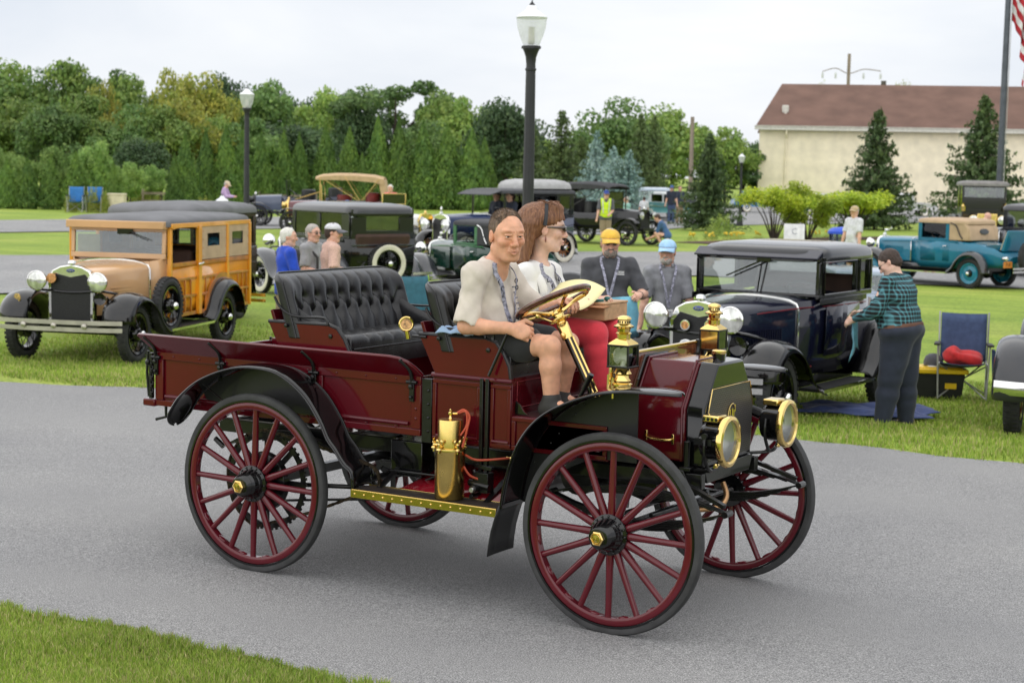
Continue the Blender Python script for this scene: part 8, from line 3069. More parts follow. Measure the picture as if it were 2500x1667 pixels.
def person(label, J, place_at=None, skinm=None, shirt=None, sleeve=0.75, pants=None, shorts=False, shoe=None, hair=None, hat=None, hatp=None,
   g=1.0, belly=1.0, h=0.011, fine=False, male=True, collar=False, hairc=(0.1, 0.07, 0.05), smile=0.0, beard=None, glasses=None, vest=None, belt=None,
   hands=None, tuck=False, extra=None, wr=0.004, chestg=1.0, jaw=1.0, stub=0.0, longs=1.0, fing=True, armg=1.0, nolegs=False, hairfn=None, group=None):
 root = thing('person', label, 'person', group=group)
 k = J['k']
 lo, hi = bounds(J, 0.19)
 S = SDF(lo, hi, h, (J['head'] - 0.135*k, J['head'] + 0.145*k, 0.0026) if h < 0.007 else None)
 body_core(S, J, g*0.97, k, 0.0, belly*0.97, chestg=chestg)
 S.cap(J['neck'] - J['F'][:, 2]*0.05*k, J['head'] - J['H'][:, 2]*0.05*k - J['H'][:, 0]*0.012*k, (0.062 if male else 0.050)*k, (0.056 if male else 0.046)*k, 0.03*k)
 P = head_sdf(S, J['head'], J['H'], k, male, smile, jaw, fine)
 hands = hands or {}
 for s in ('L', 'R'):
  arm(S, J, s, k, g=armg)
  if not nolegs:
   leg(S, J, s, k, g=min(g, 1.3))
   S.cap(J['an' + s], J['toe' + s], 0.036*k, 0.028*k, 0.02)
  d = J['wr' + s] - J['el' + s]
  o = dict(d=d, palm=(0.3, 0.5 if s == 'R' else -0.5, -0.4), side=(0.6, 0.3 if s == 'R' else -0.3, 0.6), curl=0.42)
  o.update(hands.get(s, {}))
  if fing:
   hand_sdf(S, J['wr' + s], o['d'], o['palm'], o['side'], k*o.get('sc', 1.0), o['curl'], o.get('thumb', 0.6))
  else:
   S.ell(J['wr' + s] + unit(o['d'])*0.075*k, (0.032*k, 0.032*k, 0.032*k), None, 0.03)
   S.ell(J['wr' + s] + unit(o['d'])*0.05*k, (0.036*k, 0.036*k, 0.036*k), None, 0.03)
 S.build('body', skinm, root, tint=face_tint(J['head'], J['H'], k, hairc, 1.0 if male else 0.6, stub, 0.7 if male else 1.0))
 if fine:
  eyes(P, J['H'], k, root)
 F = J['F']
 if shirt is not None:
  S = SDF(lo, hi, h)
  body_core(S, J, g, k, 0.011 if fine else 0.016, belly, chestg=chestg)
  if not nolegs and not tuck:
   for s in ('L', 'R'):
    S.cap(J['hip' + s], J['hip' + s] + (J['kn' + s] - J['hip' + s])*0.15, 0.095*g*k + 0.012, 0.095*g*k + 0.012, 0.05)
  for s in ('L', 'R'):
   if sleeve > 0:
    up_ = min(1, sleeve)
    arm(S, J, s, k, (0.010 if fine else 0.017) + (0.005 if sleeve < 1 else 0), upto=up_, fore=max(0, sleeve - 1), g=armg)
  if 0 < sleeve < 1:
   for s in ('L', 'R'):
    dd = unit(J['el' + s] - J['sh' + s])
    e = J['sh' + s] + (J['el' + s] - J['sh' + s])*sleeve
    S.cap(e - dd*0.06, e + dd*0.03, 0.054*k*armg + 0.010, 0.054*k*armg + 0.014, 0.02)
    S.ell(e + dd*0.125, (0.105, 0.105, 0.105), None, 0.003, '-')
  hem = J['pelvis'] - F[:, 2]*((0.10 if not tuck else -0.06)*k)
  S.plane(hem, -F[:, 2] + F[:, 0]*0.0, 0.01)
  S.wrinkle(wr, 26/k, len(label), 5, (1, 1, 0.8))
  if fine:
   S.wrinkle(wr*0.55, 60/k, len(label) + 5, 4, (1, 0.6, 1))
  nk = J['neck']
  S.cap(nk + F[:, 0]*0.014*k + F[:, 2]*0.030*k, nk + F[:, 0]*0.03*k + F[:, 2]*0.13*k, 0.063*k, 0.075*k, 0.006, '-')
  sh = S.build('shirt', shirt, root)
  def surf(q, S=S, F=F):
   q = V3(q)
   for _ in range(60):
    ix = [int(np.clip(round((q[a_] - S.ax[a_][0])/S.h), 0, len(S.ax[a_]) - 1)) for a_ in range(3)]
    if S.F[tuple(ix)] > 0.003:
     break
    q = q + F[:, 0]*0.004
   return q
  J['surf'] = surf
  if collar:
   mb = MB()
   ringA, ringB = [], []
   for i in range(17):
    a = R(25 + 310*i/16)
    ringA.append(tuple(nk + F[:, 0]*(0.070*math.cos(a)*k + 0.012*k) + F[:, 1]*0.066*math.sin(a)*k + F[:, 2]*(0.045 - 0.020*math.cos(a))*k))
    ringB.append(tuple(nk + F[:, 0]*(0.090*math.cos(a)*k + 0.012*k) + F[:, 1]*0.086*math.sin(a)*k + F[:, 2]*(0.010 - 0.022*math.cos(a))*k))
   mb.loft([ringA, ringB], closed=False, cap=False)
   mb.build('collar', shirt, sh, thick=0.006)
 if vest is not None:
  S = SDF(lo, hi, h)
  body_core(S, J, g, k, 0.030, belly, chestg=chestg)
  S.plane(J['pelvis'] - F[:, 2]*0.02*k, -F[:, 2], 0.01)
  for s, n in ((1, 'L'), (-1, 'R')):
   S.cap(J['sh' + n] + F[:, 1]*s*0.03*k, J['el' + n], 0.075*k, 0.075*k, 0.01, '-')
  S.cap(J['neck'], J['neck'] + F[:, 0]*0.12*k - F[:, 2]*0.05*k, 0.075*k, 0.05*k, 0.01, '-')
  S.cap(J['neck'], J['head'], 0.09*k, 0.11*k, 0.01, '-')
  vo = S.build('vest', vest, root)
  mb = MB()
  for z0 in (0.10, 0.22):
   c = J['pelvis'] + F[:, 2]*z0*k
   mb.tube([tuple(c + F[:, 0]*(0.150*g*k*belly)*math.cos(a) + F[:, 1]*(0.196*g*k)*math.sin(a)) for a in [2*math.pi*i/28 for i in range(28)]], 0.014, 5, closed=True, flat=0.3)
  for s in (-1, 1):
   mb.tube([tuple(J['chest'] + F[:, 2]*0.15*k + F[:, 0]*0.09*k + F[:, 1]*s*0.10*k), tuple(J['chest'] + F[:, 2]*0.0*k + F[:, 0]*0.145*k + F[:, 1]*s*0.095*k), tuple(J['pelvis'] + F[:, 2]*0.12*k + F[:, 0]*0.150*k + F[:, 1]*s*0.085*k)], 0.015, 5)
  mb.build('reflective_tape', pm('reflective_tape', (0.55, 0.56, 0.56), 0.4), vo)
 if pants is not None and not nolegs:
  S = SDF(lo, hi, h)
  S.ell(J['pelvis'] + F[:, 2]*0.01*k, (0.116*g*k + 0.010, 0.164*g*k + 0.010, 0.115*k + 0.01), F, 0.05*k)
  for s in ('L', 'R'):
   leg(S, J, s, k, 0.015, (0.86 if shorts is True else shorts) if shorts else 1.97*longs, g, 0.012 if shorts else 0.010)
  S.plane(J['pelvis'] + F[:, 2]*0.085*k, F[:, 2], 0.01)
  S.wrinkle(0.0035, 30, 3, 5, (1, 1, 0.7))
  S.build('shorts' if shorts else 'trousers', pants, root)
 if belt is not None:
  mb = MB()
  c = J['pelvis'] + F[:, 2]*0.062*k
  mb.tube([tuple(c + F[:, 0]*(0.106*g*k*1.0 + 0.012)*math.cos(a) + F[:, 1]*(0.150*g*k + 0.010)*math.sin(a)) for a in [2*math.pi*i/32 for i in range(32)]], 0.008, 6, closed=True, flat=2.4)
  mb.build('belt', belt, root)
 if shoe is not None and not nolegs:
  for s in ('L', 'R'):
   S = SDF(np.minimum(J['an' + s], J['toe' + s]) - 0.12, np.maximum(J['an' + s], J['toe' + s]) + 0.12, max(0.009, h*0.9))
   a, t_ = J['an' + s], J['toe' + s]
   dn = V3((0, 0, -1))
   ax = unit(V3((t_ - a)[:2].tolist() + [0]))
   zb = a[2] - 0.075*k
   S.cap(V3((*(a - ax*0.03*k)[:2], zb + 0.042*k)), V3((*(a + ax*0.13*k)[:2], zb + 0.036*k)), 0.044*k, 0.042*k, 0.02)
   S.cap(a, a - dn*0.02, 0.048*k, 0.048*k, 0.03)
   S.plane((0, 0, zb + 0.002), (0, 0, -1), 0.006)
   S.build('shoe', shoe, root)
 if hairfn is not None:
  hairfn(P, J, k, root)
 elif hair is not None:
  short_hair(P, J['H'], k, root, hair, h=0.006 if fine else 0.010)
 if hat is not None:
  cap_hat(P, J['H'], k, root, hat, hatp)
 if beard is not None:
  c = J['head']
  S = SDF(c - 0.16, c + 0.16, 0.0065)
  S.ell(P(0.052, 0, -0.085), (0.060*k, 0.058*k*jaw, 0.050*k), J['H'], 0.01)
  S.ell(P(0.100, 0, -0.046), (0.018*k, 0.032*k, 0.010*k), J['H'], 0.01)
  S.ell(P(0.112, 0, -0.066), (0.022*k, 0.022*k, 0.010*k), J['H'], 0.004, '-')
  S.plane(P(0.02, 0, 0), -J['H'][:, 0], 0.01)
  S.wrinkle(0.002, 230, 5, 6)
  S.build('beard', beard, root)
 if glasses is not None:
  mb = MB()
  for s in (-1, 1):
   mb.ell(P(0.107, s*0.033, 0.004), (0.020*k, 0.006*k, 0.016*k), 12, rot=tuple(Matrix(J['H'].tolist()).to_euler()) if False else (0, 0, math.atan2(J['H'][1, 0], J['H'][0, 0]) + math.pi/2))
   mb.tube([tuple(P(0.104, s*0.052, 0.008)), tuple(P(0.0, s*0.086, 0.010))], 0.0028*k, 5)
  mb.tube([tuple(P(0.112, 0.014, 0.008)), tuple(P(0.112, -0.014, 0.008))], 0.0025*k, 5)
  mb.build('glasses', glasses, root)
 if extra:
  extra(P, J, k, root)
 if place_at is not None:
  place(root, place_at[0], place_at[1])
 return root
HAIR_BR = pm('hair_brown_grey', (0.15, 0.095, 0.06), 0.6, var=0.30, vs=60, bump=0.3, bs=240, stretch=(1, 1, 0.15))
HAIR_GREY = pm('hair_grey', (0.42, 0.39, 0.35), 0.6, var=0.2, vs=90, bump=0.4, bs=240)
HAIR_WHITE = pm('hair_white', (0.72, 0.70, 0.64), 0.6, var=0.12, vs=90, bump=0.4, bs=240)
HAIR_DARK = pm('hair_dark_brown', (0.045, 0.026, 0.018), 0.55, var=0.3, vs=90, bump=0.4, bs=240)
BEARD = pm('beard_grey', (0.24, 0.20, 0.17), 0.7, var=0.35, vs=120, bump=0.5, bs=260)
KHAKI = cloth('khaki_cloth', (0.30, 0.23, 0.145))
NAVYC = cloth('navy_trouser_cloth', (0.020, 0.026, 0.045))
DENIM = cloth('denim_cloth', (0.05, 0.08, 0.16))
SHOEB = pm('dark_shoe', (0.03, 0.028, 0.026), 0.6)
SHOEG = pm('grey_shoe', (0.25, 0.25, 0.25), 0.7)
SUNGL = pm('sunglass_black', (0.012, 0.010, 0.010), 0.1, coat=1)
LANY = pm('grey_lanyard', (0.30, 0.30, 0.38), 0.6, var=0.35, vs=60)
CARD = pm('white_badge_card', (0.80, 0.80, 0.80), 0.5)
def lanyard(P, J, k, root, drop=0.30, off=0.165, badge=True, mat=None, logos=True, fwd=0.0):
 F, nk = J['F'], J['neck']
 mb = MB()
 end = J['chest'] + F[:, 0]*off*k + F[:, 2]*(0.12 - drop)*k
 pts = []
 for s in (1, -1):
  pts.append([nk - F[:, 0]*0.045*k + F[:, 2]*0.035*k, nk + F[:, 1]*s*0.072*k + F[:, 2]*0.018*k, nk + F[:, 1]*s*0.080*k + F[:, 0]*0.075*k - F[:, 2]*0.03*k,
     J['chest'] + F[:, 1]*s*0.055*k + F[:, 0]*(off - 0.012)*k + F[:, 2]*0.06*k, end])
 sf = J.get('surf', lambda q: q)
 end = sf(end)
 for p in pts:
  mb.tube([tuple(sf(V3(q))) for q in smooth_path([tuple(q) for q in p], 5)], 0.012*k, 6, flat=0.25)
 ln = mb.build('lanyard', mat or LANY, root)
 if logos:
  mb = MB()
  for p in pts:
   for t_ in (0.45, 0.85):
    q = sf(p[2]*(1 - t_) + p[3]*t_) + F[:, 0]*0.006
    mb.torus(tuple(q), tuple(F[:, 0]), 0.011, 0.0025, 16, 5)
  mb.build('oval_logo', pm('logo_ink', (0.02, 0.025, 0.05), 0.6), ln)
 if badge:
  mb = MB()
  c = end - F[:, 2]*0.055*k + F[:, 0]*0.008
  T = Matrix.Translation(Vector(c)) @ Matrix(F.tolist()).to_4x4()
  mb.box((0, 0, 0), (0.004, 0.095*k, 0.075*k), M=T)
  b = mb.build('badge', CARD, ln)
  mb = MB()
  mb.box((0.003, 0, 0.010*k), (0.002, 0.07*k, 0.010*k), M=T)
  mb.box((0.003, 0, -0.012*k), (0.002, 0.06*k, 0.006*k), M=T)
  mb.build('badge_print', pm('print_grey', (0.25, 0.25, 0.28), 0.7), b)
 return end
def A(**kw):
 return {a: (V3(b) if not isinstance(b, float) else b) for a, b in kw.items()}
# --- driver
J = A(pelvis=(1.265, 0.38, 1.335), chest=(1.225, 0.375, 1.525), neck=(1.268, 0.370, 1.695), head=(1.345, 0.358, 1.852), shR=(1.262, 0.195, 1.648), elR=(1.268, 0.115, 1.405), wrR=(1.478, 0.185, 1.400),
  shL=(1.235, 0.555, 1.645), elL=(1.37, 0.64, 1.44), wrL=(1.545, 0.605, 1.505), hipR=(1.27, 0.295, 1.315), knR=(1.655, 0.28, 1.318), anR=(1.672, 0.28, 1.035), toeR=(1.80, 0.265, 0.992),
  hipL=(1.27, 0.465, 1.315), knL=(1.65, 0.475, 1.318), anL=(1.615, 0.475, 1.035), toeL=(1.745, 0.48, 0.992), k=1.0)
J['F'] = frame((1, -0.10, -0.08), (0.06, 0, 1))
J['H'] = frame((math.cos(-0.60)*0.99, math.sin(-0.60)*0.99, -0.10), (0.14, -0.10, 1))
def brush_cut(P, J, k, root):
 o = short_hair(P, J['H'], k, root, HAIR_BR, thick=0.0040, line=0.104, back=-0.055, seed=3, h=0.0042, noise_=0.0008)
 rg = np.random.default_rng(8)
 me = o.data
 n = len(me.vertices)
 co = np.zeros(n*3)
 me.vertices.foreach_get('co', co)
 co = co.reshape(-1, 3)
 nr = np.zeros(n*3)
 me.vertices.foreach_get('normal', nr)
 nr = nr.reshape(-1, 3)
 q = (co - J['head']) @ J['H']
 ok = np.where((np.linalg.norm(co - (J['head'] + J['H'][:, 2]*0.03), axis=1) > 0.085))[0]
 ids = rg.choice(ok, 4200)
 d = nr[ids] + rg.normal(0, 0.25, (len(ids), 3)) + J['H'][:, 2]*0.35
 d /= np.linalg.norm(d, axis=1, keepdims=True)
 L = np.where(q[ids, 2] > 0.075, 0.009, 0.004)[:, None]*rg.uniform(0.6, 1.2, (len(ids), 1))
 sd_ = np.cross(d, rg.normal(0, 1, (len(ids), 3)))
 sd_ /= np.linalg.norm(sd_, axis=1, keepdims=True)
 b0 = co[ids]
 pos = np.stack([b0 - sd_*0.0011, b0 + sd_*0.0011, b0 + d*L], 1).reshape(-1, 3)
 me2 = np_mesh('hair_strands', pos, np.arange(len(pos)).reshape(-1, 3))
 me2.materials.append(HAIR_BR)
 link('hair_strands', me2, o)
def driver_extra(P, J, k, root):
 end = lanyard(P, J, k, root, 0.30, 0.150)
 mb = MB()     # small print on the shirt front
 for i in range(5):
  q = J['surf'](J['chest'] + J['F'][:, 0]*0.1 + J['F'][:, 1]*0.085 + J['F'][:, 2]*(0.07 - 0.026*i))
  mb.box(tuple(q), (0.004, 0.022, 0.007))
 mb.build('shirt_print', pm('print_grey', (0.25, 0.25, 0.28), 0.7), root)
driver = person('driver in beige t-shirt, black shorts and lanyard gripping the steering wheel', J, None, SKIN_T, cloth('beige_tshirt', (0.60, 0.535, 0.465), 0.04), 0.80, cloth('black_shorts', (0.020, 0.020, 0.022)), 0.62,
    SHOEB, hairc=(0.62, 0.50, 0.42), fine=True, smile=0.95, h=0.0052, tuck=True, extra=driver_extra, wr=0.0050, stub=0.06, jaw=1.06, g=0.98, chestg=1.0, armg=0.98,
    hands={'R': dict(d=(0.95, 0.25, -0.18), palm=(-0.25, 0.9, -0.35), side=(0.25, 0.2, 0.95), curl=0.85, thumb=0.9, sc=1.05), 'L': dict(d=(0.8, -0.5, 0.25), palm=(0.3, -0.2, -0.9), side=(0.5, -0.8, 0.1), curl=0.75, sc=1.0)},
    hairfn=lambda P, J, k, root: brush_cut(P, J, k, root))
# --- passenger
J = A(pelvis=(1.215, 1.0, 1.335), chest=(1.155, 0.995, 1.505), neck=(1.165, 0.985, 1.662), head=(1.208, 0.99, 1.868), shR=(1.175, 0.835, 1.622), elR=(1.25, 0.79, 1.42), wrR=(1.45, 0.84, 1.475),
  shL=(1.145, 1.15, 1.622), elL=(1.25, 1.20, 1.42), wrL=(1.50, 1.06, 1.47), hipR=(1.23, 0.92, 1.315), knR=(1.575, 0.90, 1.330), anR=(1.615, 0.90, 1.05), toeR=(1.74, 0.90, 0.995),
  hipL=(1.23, 1.08, 1.315), knL=(1.60, 1.09, 1.335), anL=(1.66, 1.09, 1.05), toeL=(1.78, 1.10, 0.995), k=0.95)
J['F'] = frame((1, 0.05, -0.05), (0.02, 0, 1))
J['H'] = frame((math.cos(0.60), math.sin(0.60), -0.05), (0, 0, 1))
HAIR_AUB = pm('hair_auburn', (0.115, 0.042, 0.020), 0.42, var=0.45, vs=5, col2=(0.26, 0.12, 0.055), stretch=(24, 24, 1.3), bump=0.35, bs=12)
def long_hair(P, J, k, root):
 F = J['H']
 c = J['head']
 S = SDF(c - V3((0.30, 0.30, 0.32)), c + V3((0.22, 0.22, 0.22)), 0.006)
 S.ell(P(-0.025, 0, 0.050), (0.118*k, 0.098*k, 0.100*k), F, 0.02)
 S.ell(P(-0.085, 0, 0.030), (0.085*k, 0.095*k, 0.100*k), F, 0.04)
 for i in range(9):
  a = -1 + 2*i/8
  S.cap(P(-0.085 - 0.02*(1 - a*a), a*0.070, 0.02), P(-0.105 - 0.03*(1 - a*a), a*0.085, -0.21 + 0.03*abs(a)), 0.042*k, 0.020*k, 0.02)
 S.ell(P(0.030, 0, 0.125), (0.060*k, 0.060*k, 0.030*k), F, 0.03)
 S.cap(P(0.07, 0.03, 0.115), P(0.098, 0.045, 0.060), 0.020*k, 0.010*k, 0.02)
 S.cap(P(0.07, -0.03, 0.115), P(0.092, -0.056, 0.058), 0.020*k, 0.010*k, 0.02)
 S.ell(P(0.105, 0, -0.005), (0.082*k, 0.078*k, 0.078*k), F, 0.015, '-')
 for s in (-1, 1):
  S.ell(P(0.030, s*0.095, -0.055), (0.062*k, 0.055*k, 0.085*k), F, 0.012, '-')
 X, Y, Z = np.meshgrid(*S.ax, indexing='ij', sparse=True)
 ang = np.arctan2(Y - c[1], X - c[0] + 0.03)
 S.F = (S.F + 0.0022*np.sin(ang*46 + 6*np.sin(Z*22)) + 0.0016*np.sin(ang*97 + 9*np.sin(Z*15 + 1))).astype(np.float32)
 S.build('hair', HAIR_AUB, root)
 mb = MB()
 pts = []
 for i in range(15):
  a = math.pi*i/14
  pts.append(tuple(P(-0.012 + 0.004*math.sin(a), 0.106*math.cos(a), 0.020 + 0.136*math.sin(a))))
 mb.tube(pts, 0.0125, 6, flat=0.45)
 mb.build('head_band', pm('black_band', (0.02, 0.022, 0.026), 0.5), root)
 mb = MB()
 rg = random.Random(4)
 for i in range(26):
  y = rg.uniform(-0.07, 0.07)
  x0 = rg.uniform(-0.02, 0.06)
  mb.tube(smooth_path([tuple(P(x0, y, 0.145)), tuple(P(x0 + rg.uniform(-0.05, 0.05), y*1.2, 0.150 + rg.uniform(0, 0.012))), tuple(P(x0 + rg.uniform(-0.02, 0.05), y*1.3, 0.12 + rg.uniform(-0.04, 0.02)))], 3), 0.0016, 4)
 mb.build('loose_strands', HAIR_AUB, root)
 mb = MB()
 q = P(0.0, -0.084, -0.060)
 mb.box(tuple(q), (0.004, 0.020, 0.020), rot=(R(45), 0, 0.6))
 mb.tube([tuple(q + V3((0, 0, 0.012))), tuple(q + V3((0, 0, 0.03)))], 0.0012, 4)
 mb.build('earring', pm('red_earring', (0.20, 0.02, 0.012), 0.3), root)
 mb = MB()
 for s in (-1, 1):
  mb.tube([tuple(P(0.110, s*0.010, 0.012)), tuple(P(0.106, s*0.040, 0.016)), tuple(P(0.090, s*0.062, 0.014)), tuple(P(0.0, s*0.084, 0.010))], [0.008, 0.012, 0.010, 0.004], 6, flat=0.8)
  mb.ell(P(0.108, s*0.034, 0.004), (0.008, 0.024, 0.018), 10, rot=(0, 0, 0.60))
 mb.build('sunglasses', pm('tortoise_frame', (0.03, 0.014, 0.010), 0.12, coat=1), root)
 lanyard(P, J, k, root, 0.33, 0.150, badge=False)
 mb = MB()
 Ft, nk = J['F'], J['neck']
 for s in (-1, 1):
  mb.tube(smooth_path([tuple(nk - Ft[:, 0]*0.06 + Ft[:, 2]*0.02), tuple(nk + Ft[:, 1]*s*0.085 + Ft[:, 2]*0.0), tuple(nk + Ft[:, 1]*s*0.105 + Ft[:, 0]*0.085 - Ft[:, 2]*0.07), tuple(J['chest'] + Ft[:, 1]*s*0.095 + Ft[:, 0]*0.125 - Ft[:, 2]*0.05), tuple(J['pelvis'] + Ft[:, 1]*s*0.10 + Ft[:, 0]*0.145 + Ft[:, 2]*0.06)], 4), 0.026, 8, flat=0.4)
 mb.build('lapel', cloth('white_jacket', (0.80, 0.79, 0.77), 0.03), root)
person('passenger with long auburn hair, sunglasses, white jacket and red trousers', J, None, SKIN_L, cloth('white_jacket', (0.80, 0.79, 0.77), 0.03), 1.92, cloth('red_trousers', (0.68, 0.045, 0.065), 0.05), False, SHOEB,
  male=False, fine=True, h=0.0062, hairfn=long_hair, g=0.95, chestg=0.98, tuck=True, wr=0.003, smile=0.2,
  hands={'R': dict(d=(0.9, 0.25, -0.1), palm=(0, 0.5, 0.8), side=(0.3, 0.8, 0.3), curl=0.5, sc=0.95), 'L': dict(d=(0.9, -0.3, -0.1), palm=(0, -0.5, 0.8), side=(0.3, -0.8, 0.3), curl=0.5, sc=0.95)})
# things the two hold or have on the seat
mb = MB()
vs_, n = [], 12
for i in range(n + 1):
 for j in range(n + 1):
  u, v = i/n, j/n
  vs_.append((1.30 + 0.28*u, 0.72 + 0.28*v, 1.50 + 0.030*math.sin(u*2.6) + 0.13*v*v*0.6 + 0.02*u*v - 0.05*u*u))
mb.add(vs_, [(i*(n + 1) + j, (i + 1)*(n + 1) + j, (i + 1)*(n + 1) + j + 1, i*(n + 1) + j + 1) for i in range(n) for j in range(n)])
tag(mb.build('paper_sheet', pm('yellow_paper', (0.86, 0.78, 0.42), 0.75, var=0.03), None, thick=0.0015), 'curling pale yellow paper sheet in the hands of the passenger', 'paper')
mb = MB()
mb.box((1.50, 0.92, 1.478), (0.26, 0.20, 0.006), rot=(0, 0.05, 0.2))
tag(mb.build('clip_board', pm('brown_board', (0.36, 0.15, 0.06), 0.5), None, bevel=0.002), 'brown clipboard under the yellow sheet', 'clipboard')
cs = thing('wooden_case', 'small tan wooden case on the lap of the passenger', 'case', (1.50, 1.05, 1.405))
TANB = pm('tan_case', (0.52, 0.31, 0.17), 0.55, var=0.08, stretch=(1, 6, 6))
mb = MB()
mb.box((1.50, 1.05, 1.44), (0.24, 0.26, 0.085))
mb.build('box', TANB, cs, bevel=0.006)
mb = MB()
mb.box((1.50, 1.05, 1.488), (0.245, 0.265, 0.012))
lid = mb.build('lid', TANB, cs, bevel=0.003)
mb = MB()
mb.tube([(1.55, 0.93, 1.50), (1.60, 0.94, 1.505)], 0.008, 6)
mb.ell((1.58, 1.02, 1.508), (0.02, 0.016, 0.014), 10)
mb.build('latch', pm('teal_plastic', (0.02, 0.12, 0.12), 0.4), lid)
def drape(name, label, mat, c, sx, sy, amp, seed, rz=0.0, cat='cloth', fold=7.0, n=36):
 rg = np.random.default_rng(seed)
 U, Vv = np.meshgrid(np.linspace(-0.5, 0.5, n), np.linspace(-0.5, 0.5, n), indexing='ij')
 z = amp*(np.abs(np.sin(U*fold + 1.3*np.sin(Vv*fold*0.7 + seed))) + 0.6*np.abs(np.sin(Vv*fold*1.3 + U*3 + seed*2)))
 ed = 1 - np.clip((np.maximum(np.abs(U), np.abs(Vv)) - 0.38)/0.12, 0, 1)
 x = U*sx*(1 + 0.08*np.sin(Vv*9)) + 0.02*sx*np.sin(Vv*17)
 y = Vv*sy*(1 + 0.08*np.sin(U*8))
 pos = np.stack([x, y, z*(0.25 + 0.75*ed) + 0.006], -1).reshape(-1, 3)
 i, j = np.meshgrid(np.arange(n - 1), np.arange(n - 1), indexing='ij')
 a = (i*n + j).ravel()
 me = np_mesh(name, pos, np.stack([a, a + n, a + n + 1, a + 1], 1))
 me.materials.append(mat)
 me.polygons.foreach_set('use_smooth', np.ones(len(me.polygons), bool))
 o = link(name, me)
 md = o.modifiers.new('thick', 'SOLIDIFY')
 md.thickness = 0.006
 tag(o, label, cat)
 o.matrix_basis = Matrix.Translation(Vector(c)) @ Matrix.Rotation(rz, 4, 'Z')
 return o
BLUECL = cloth('pale_blue_cloth', (0.22, 0.40, 0.62), 0.06)
drape('rag', 'folded pale blue cloth lying on the driver seat arm', cloth('rag_blue', (0.30, 0.42, 0.62), 0.06), (1.17, 0.20, 1.345), 0.20, 0.09, 0.026, 3, 0.1)
# --- men behind the truck
GC = lambda n, c: cloth(n, c)
def hold_cloth(mat, pts, nm='hand_cloth'):
 def f(P, J, k, root):
  mb = MB()
  rows = []
  a, b = V3(pts[0]), V3(pts[1])
  for i in range(9):
   u = i/8
   rows.append([tuple(a*(1 - u) + b*u + V3((0.02*math.sin(u*9 + v*0.8), 0.012*math.sin(v*1.7 + u*4), -pts[2]*v/6*(1 - 0.25*math.sin(u*3.1) + 0.2*u)))) for v in range(7)])
  mb.loft(rows, closed=False, cap=False)
  mb.build(nm, mat, root, thick=0.004)
 return f
AQUA = cloth('aqua_towel', (0.16, 0.42, 0.55), 0.06)
def yc_extra(P, J, k, root):
 lanyard(P, J, k, root, 0.30, 0.185)
 hold_cloth(AQUA, ((0.37, -0.08, 1.17), (0.40, 0.26, 1.20), 0.42))(P, J, k, root)
 mb = MB()
 mb.tube([tuple(J['wrL'] - unit(J['wrL'] - J['elL'])*0.03 + V3((0, 0.0, 0))), tuple(J['wrL'] - unit(J['wrL'] - J['elL'])*0.055)], 0.036, 10)
 mb.build('wrist_watch', SHOEB, root)
 mb = MB()
 q = J['chest'] + J['F'][:, 0]*0.150 + J['F'][:, 1]*0.10 + J['F'][:, 2]*0.07
 for i in range(3):
  mb.box(tuple(q - V3((0, 0, 0.014*i))), (0.006, 0.07, 0.006))
 mb.build('shirt_logo', CARD, root)
person('bearded man in yellow cap and charcoal polo holding a blue towel', stand_pose(1.79, 0.02, (0.30, -0.10, 1.16), (0.33, 0.27, 1.20), 0.05, 0.08, wide=1.12), ((-1.7, 7.3, LAWN_Z), -1.05), SKIN_F,
  cloth('charcoal_polo', (0.062, 0.064, 0.072)), 0.8, KHAKI, False, SHOEB, hair=HAIR_GREY, hat=cloth('yellow_cap', (0.75, 0.46, 0.06)), g=1.25, belly=1.25, fine=True, h=0.009, collar=True, beard=BEARD, smile=0.7,
  glasses=pm('clear_glasses', (0.10, 0.07, 0.06), 0.1), extra=yc_extra, jaw=1.08, armg=1.15, chestg=1.25,
  hands={'R': dict(curl=0.8), 'L': dict(curl=0.8)})
person('man with grey goatee in pale blue cap and grey polo behind the coupe headlight', stand_pose(1.68, 0.0, None, None, -0.25, 0.05, wide=1.05), ((-1.5, 8.15, LAWN_Z), -1.0), SKIN_F,
  cloth('grey_polo', (0.24, 0.245, 0.265)), 0.8, cloth('grey_trousers', (0.12, 0.12, 0.13)), False, SHOEG, hair=HAIR_GREY, hat=cloth('pale_blue_cap', (0.36, 0.58, 0.80)), g=1.02, fine=True, h=0.009, collar=True,
  beard=pm('goatee_grey', (0.45, 0.42, 0.38), 0.7, var=0.3, vs=120, bump=0.5, bs=260), extra=lambda P, J, k, r: lanyard(P, J, k, r, 0.36, 0.155), smile=0.2)
# plaid shirt: woven stripes both ways
m = bpy.data.materials.new('teal_black_plaid')
m.use_nodes = True
t = m.node_tree
b = t.nodes['Principled BSDF']
b.inputs['Roughness'].default_value = 0.85
co = t.nodes.new('ShaderNodeTexCoord')
cols = []
for direc, sc_ in (('Y', 9.5), ('Z', 8.0)):
 w1 = t.nodes.new('ShaderNodeTexWave')
 w1.bands_direction = direc
 w1.inputs['Scale'].default_value = sc_
 w1.inputs['Distortion'].default_value = 0.9
 t.links.new(co.outputs['Object'], w1.inputs['Vector'])
 r_ = t.nodes.new('ShaderNodeValToRGB')
 e = r_.color_ramp.elements
 e[0].position, e[0].color = 0.30, (0.008, 0.007, 0.008, 1)
 e[1].position, e[1].color = 0.96, (0.12, 0.36, 0.42, 1)
 q_ = e.new(0.80)
 q_.color = (0.03, 0.075, 0.085, 1)
 t.links.new(w1.outputs['Fac'], r_.inputs['Fac'])
 cols.append(r_.outputs['Color'])
mxp = t.nodes.new('ShaderNodeMix')
mxp.data_type = 'RGBA'
mxp.inputs[0].default_value = 0.55
t.links.new(cols[0], mxp.inputs[6])
t.links.new(cols[1], mxp.inputs[7])
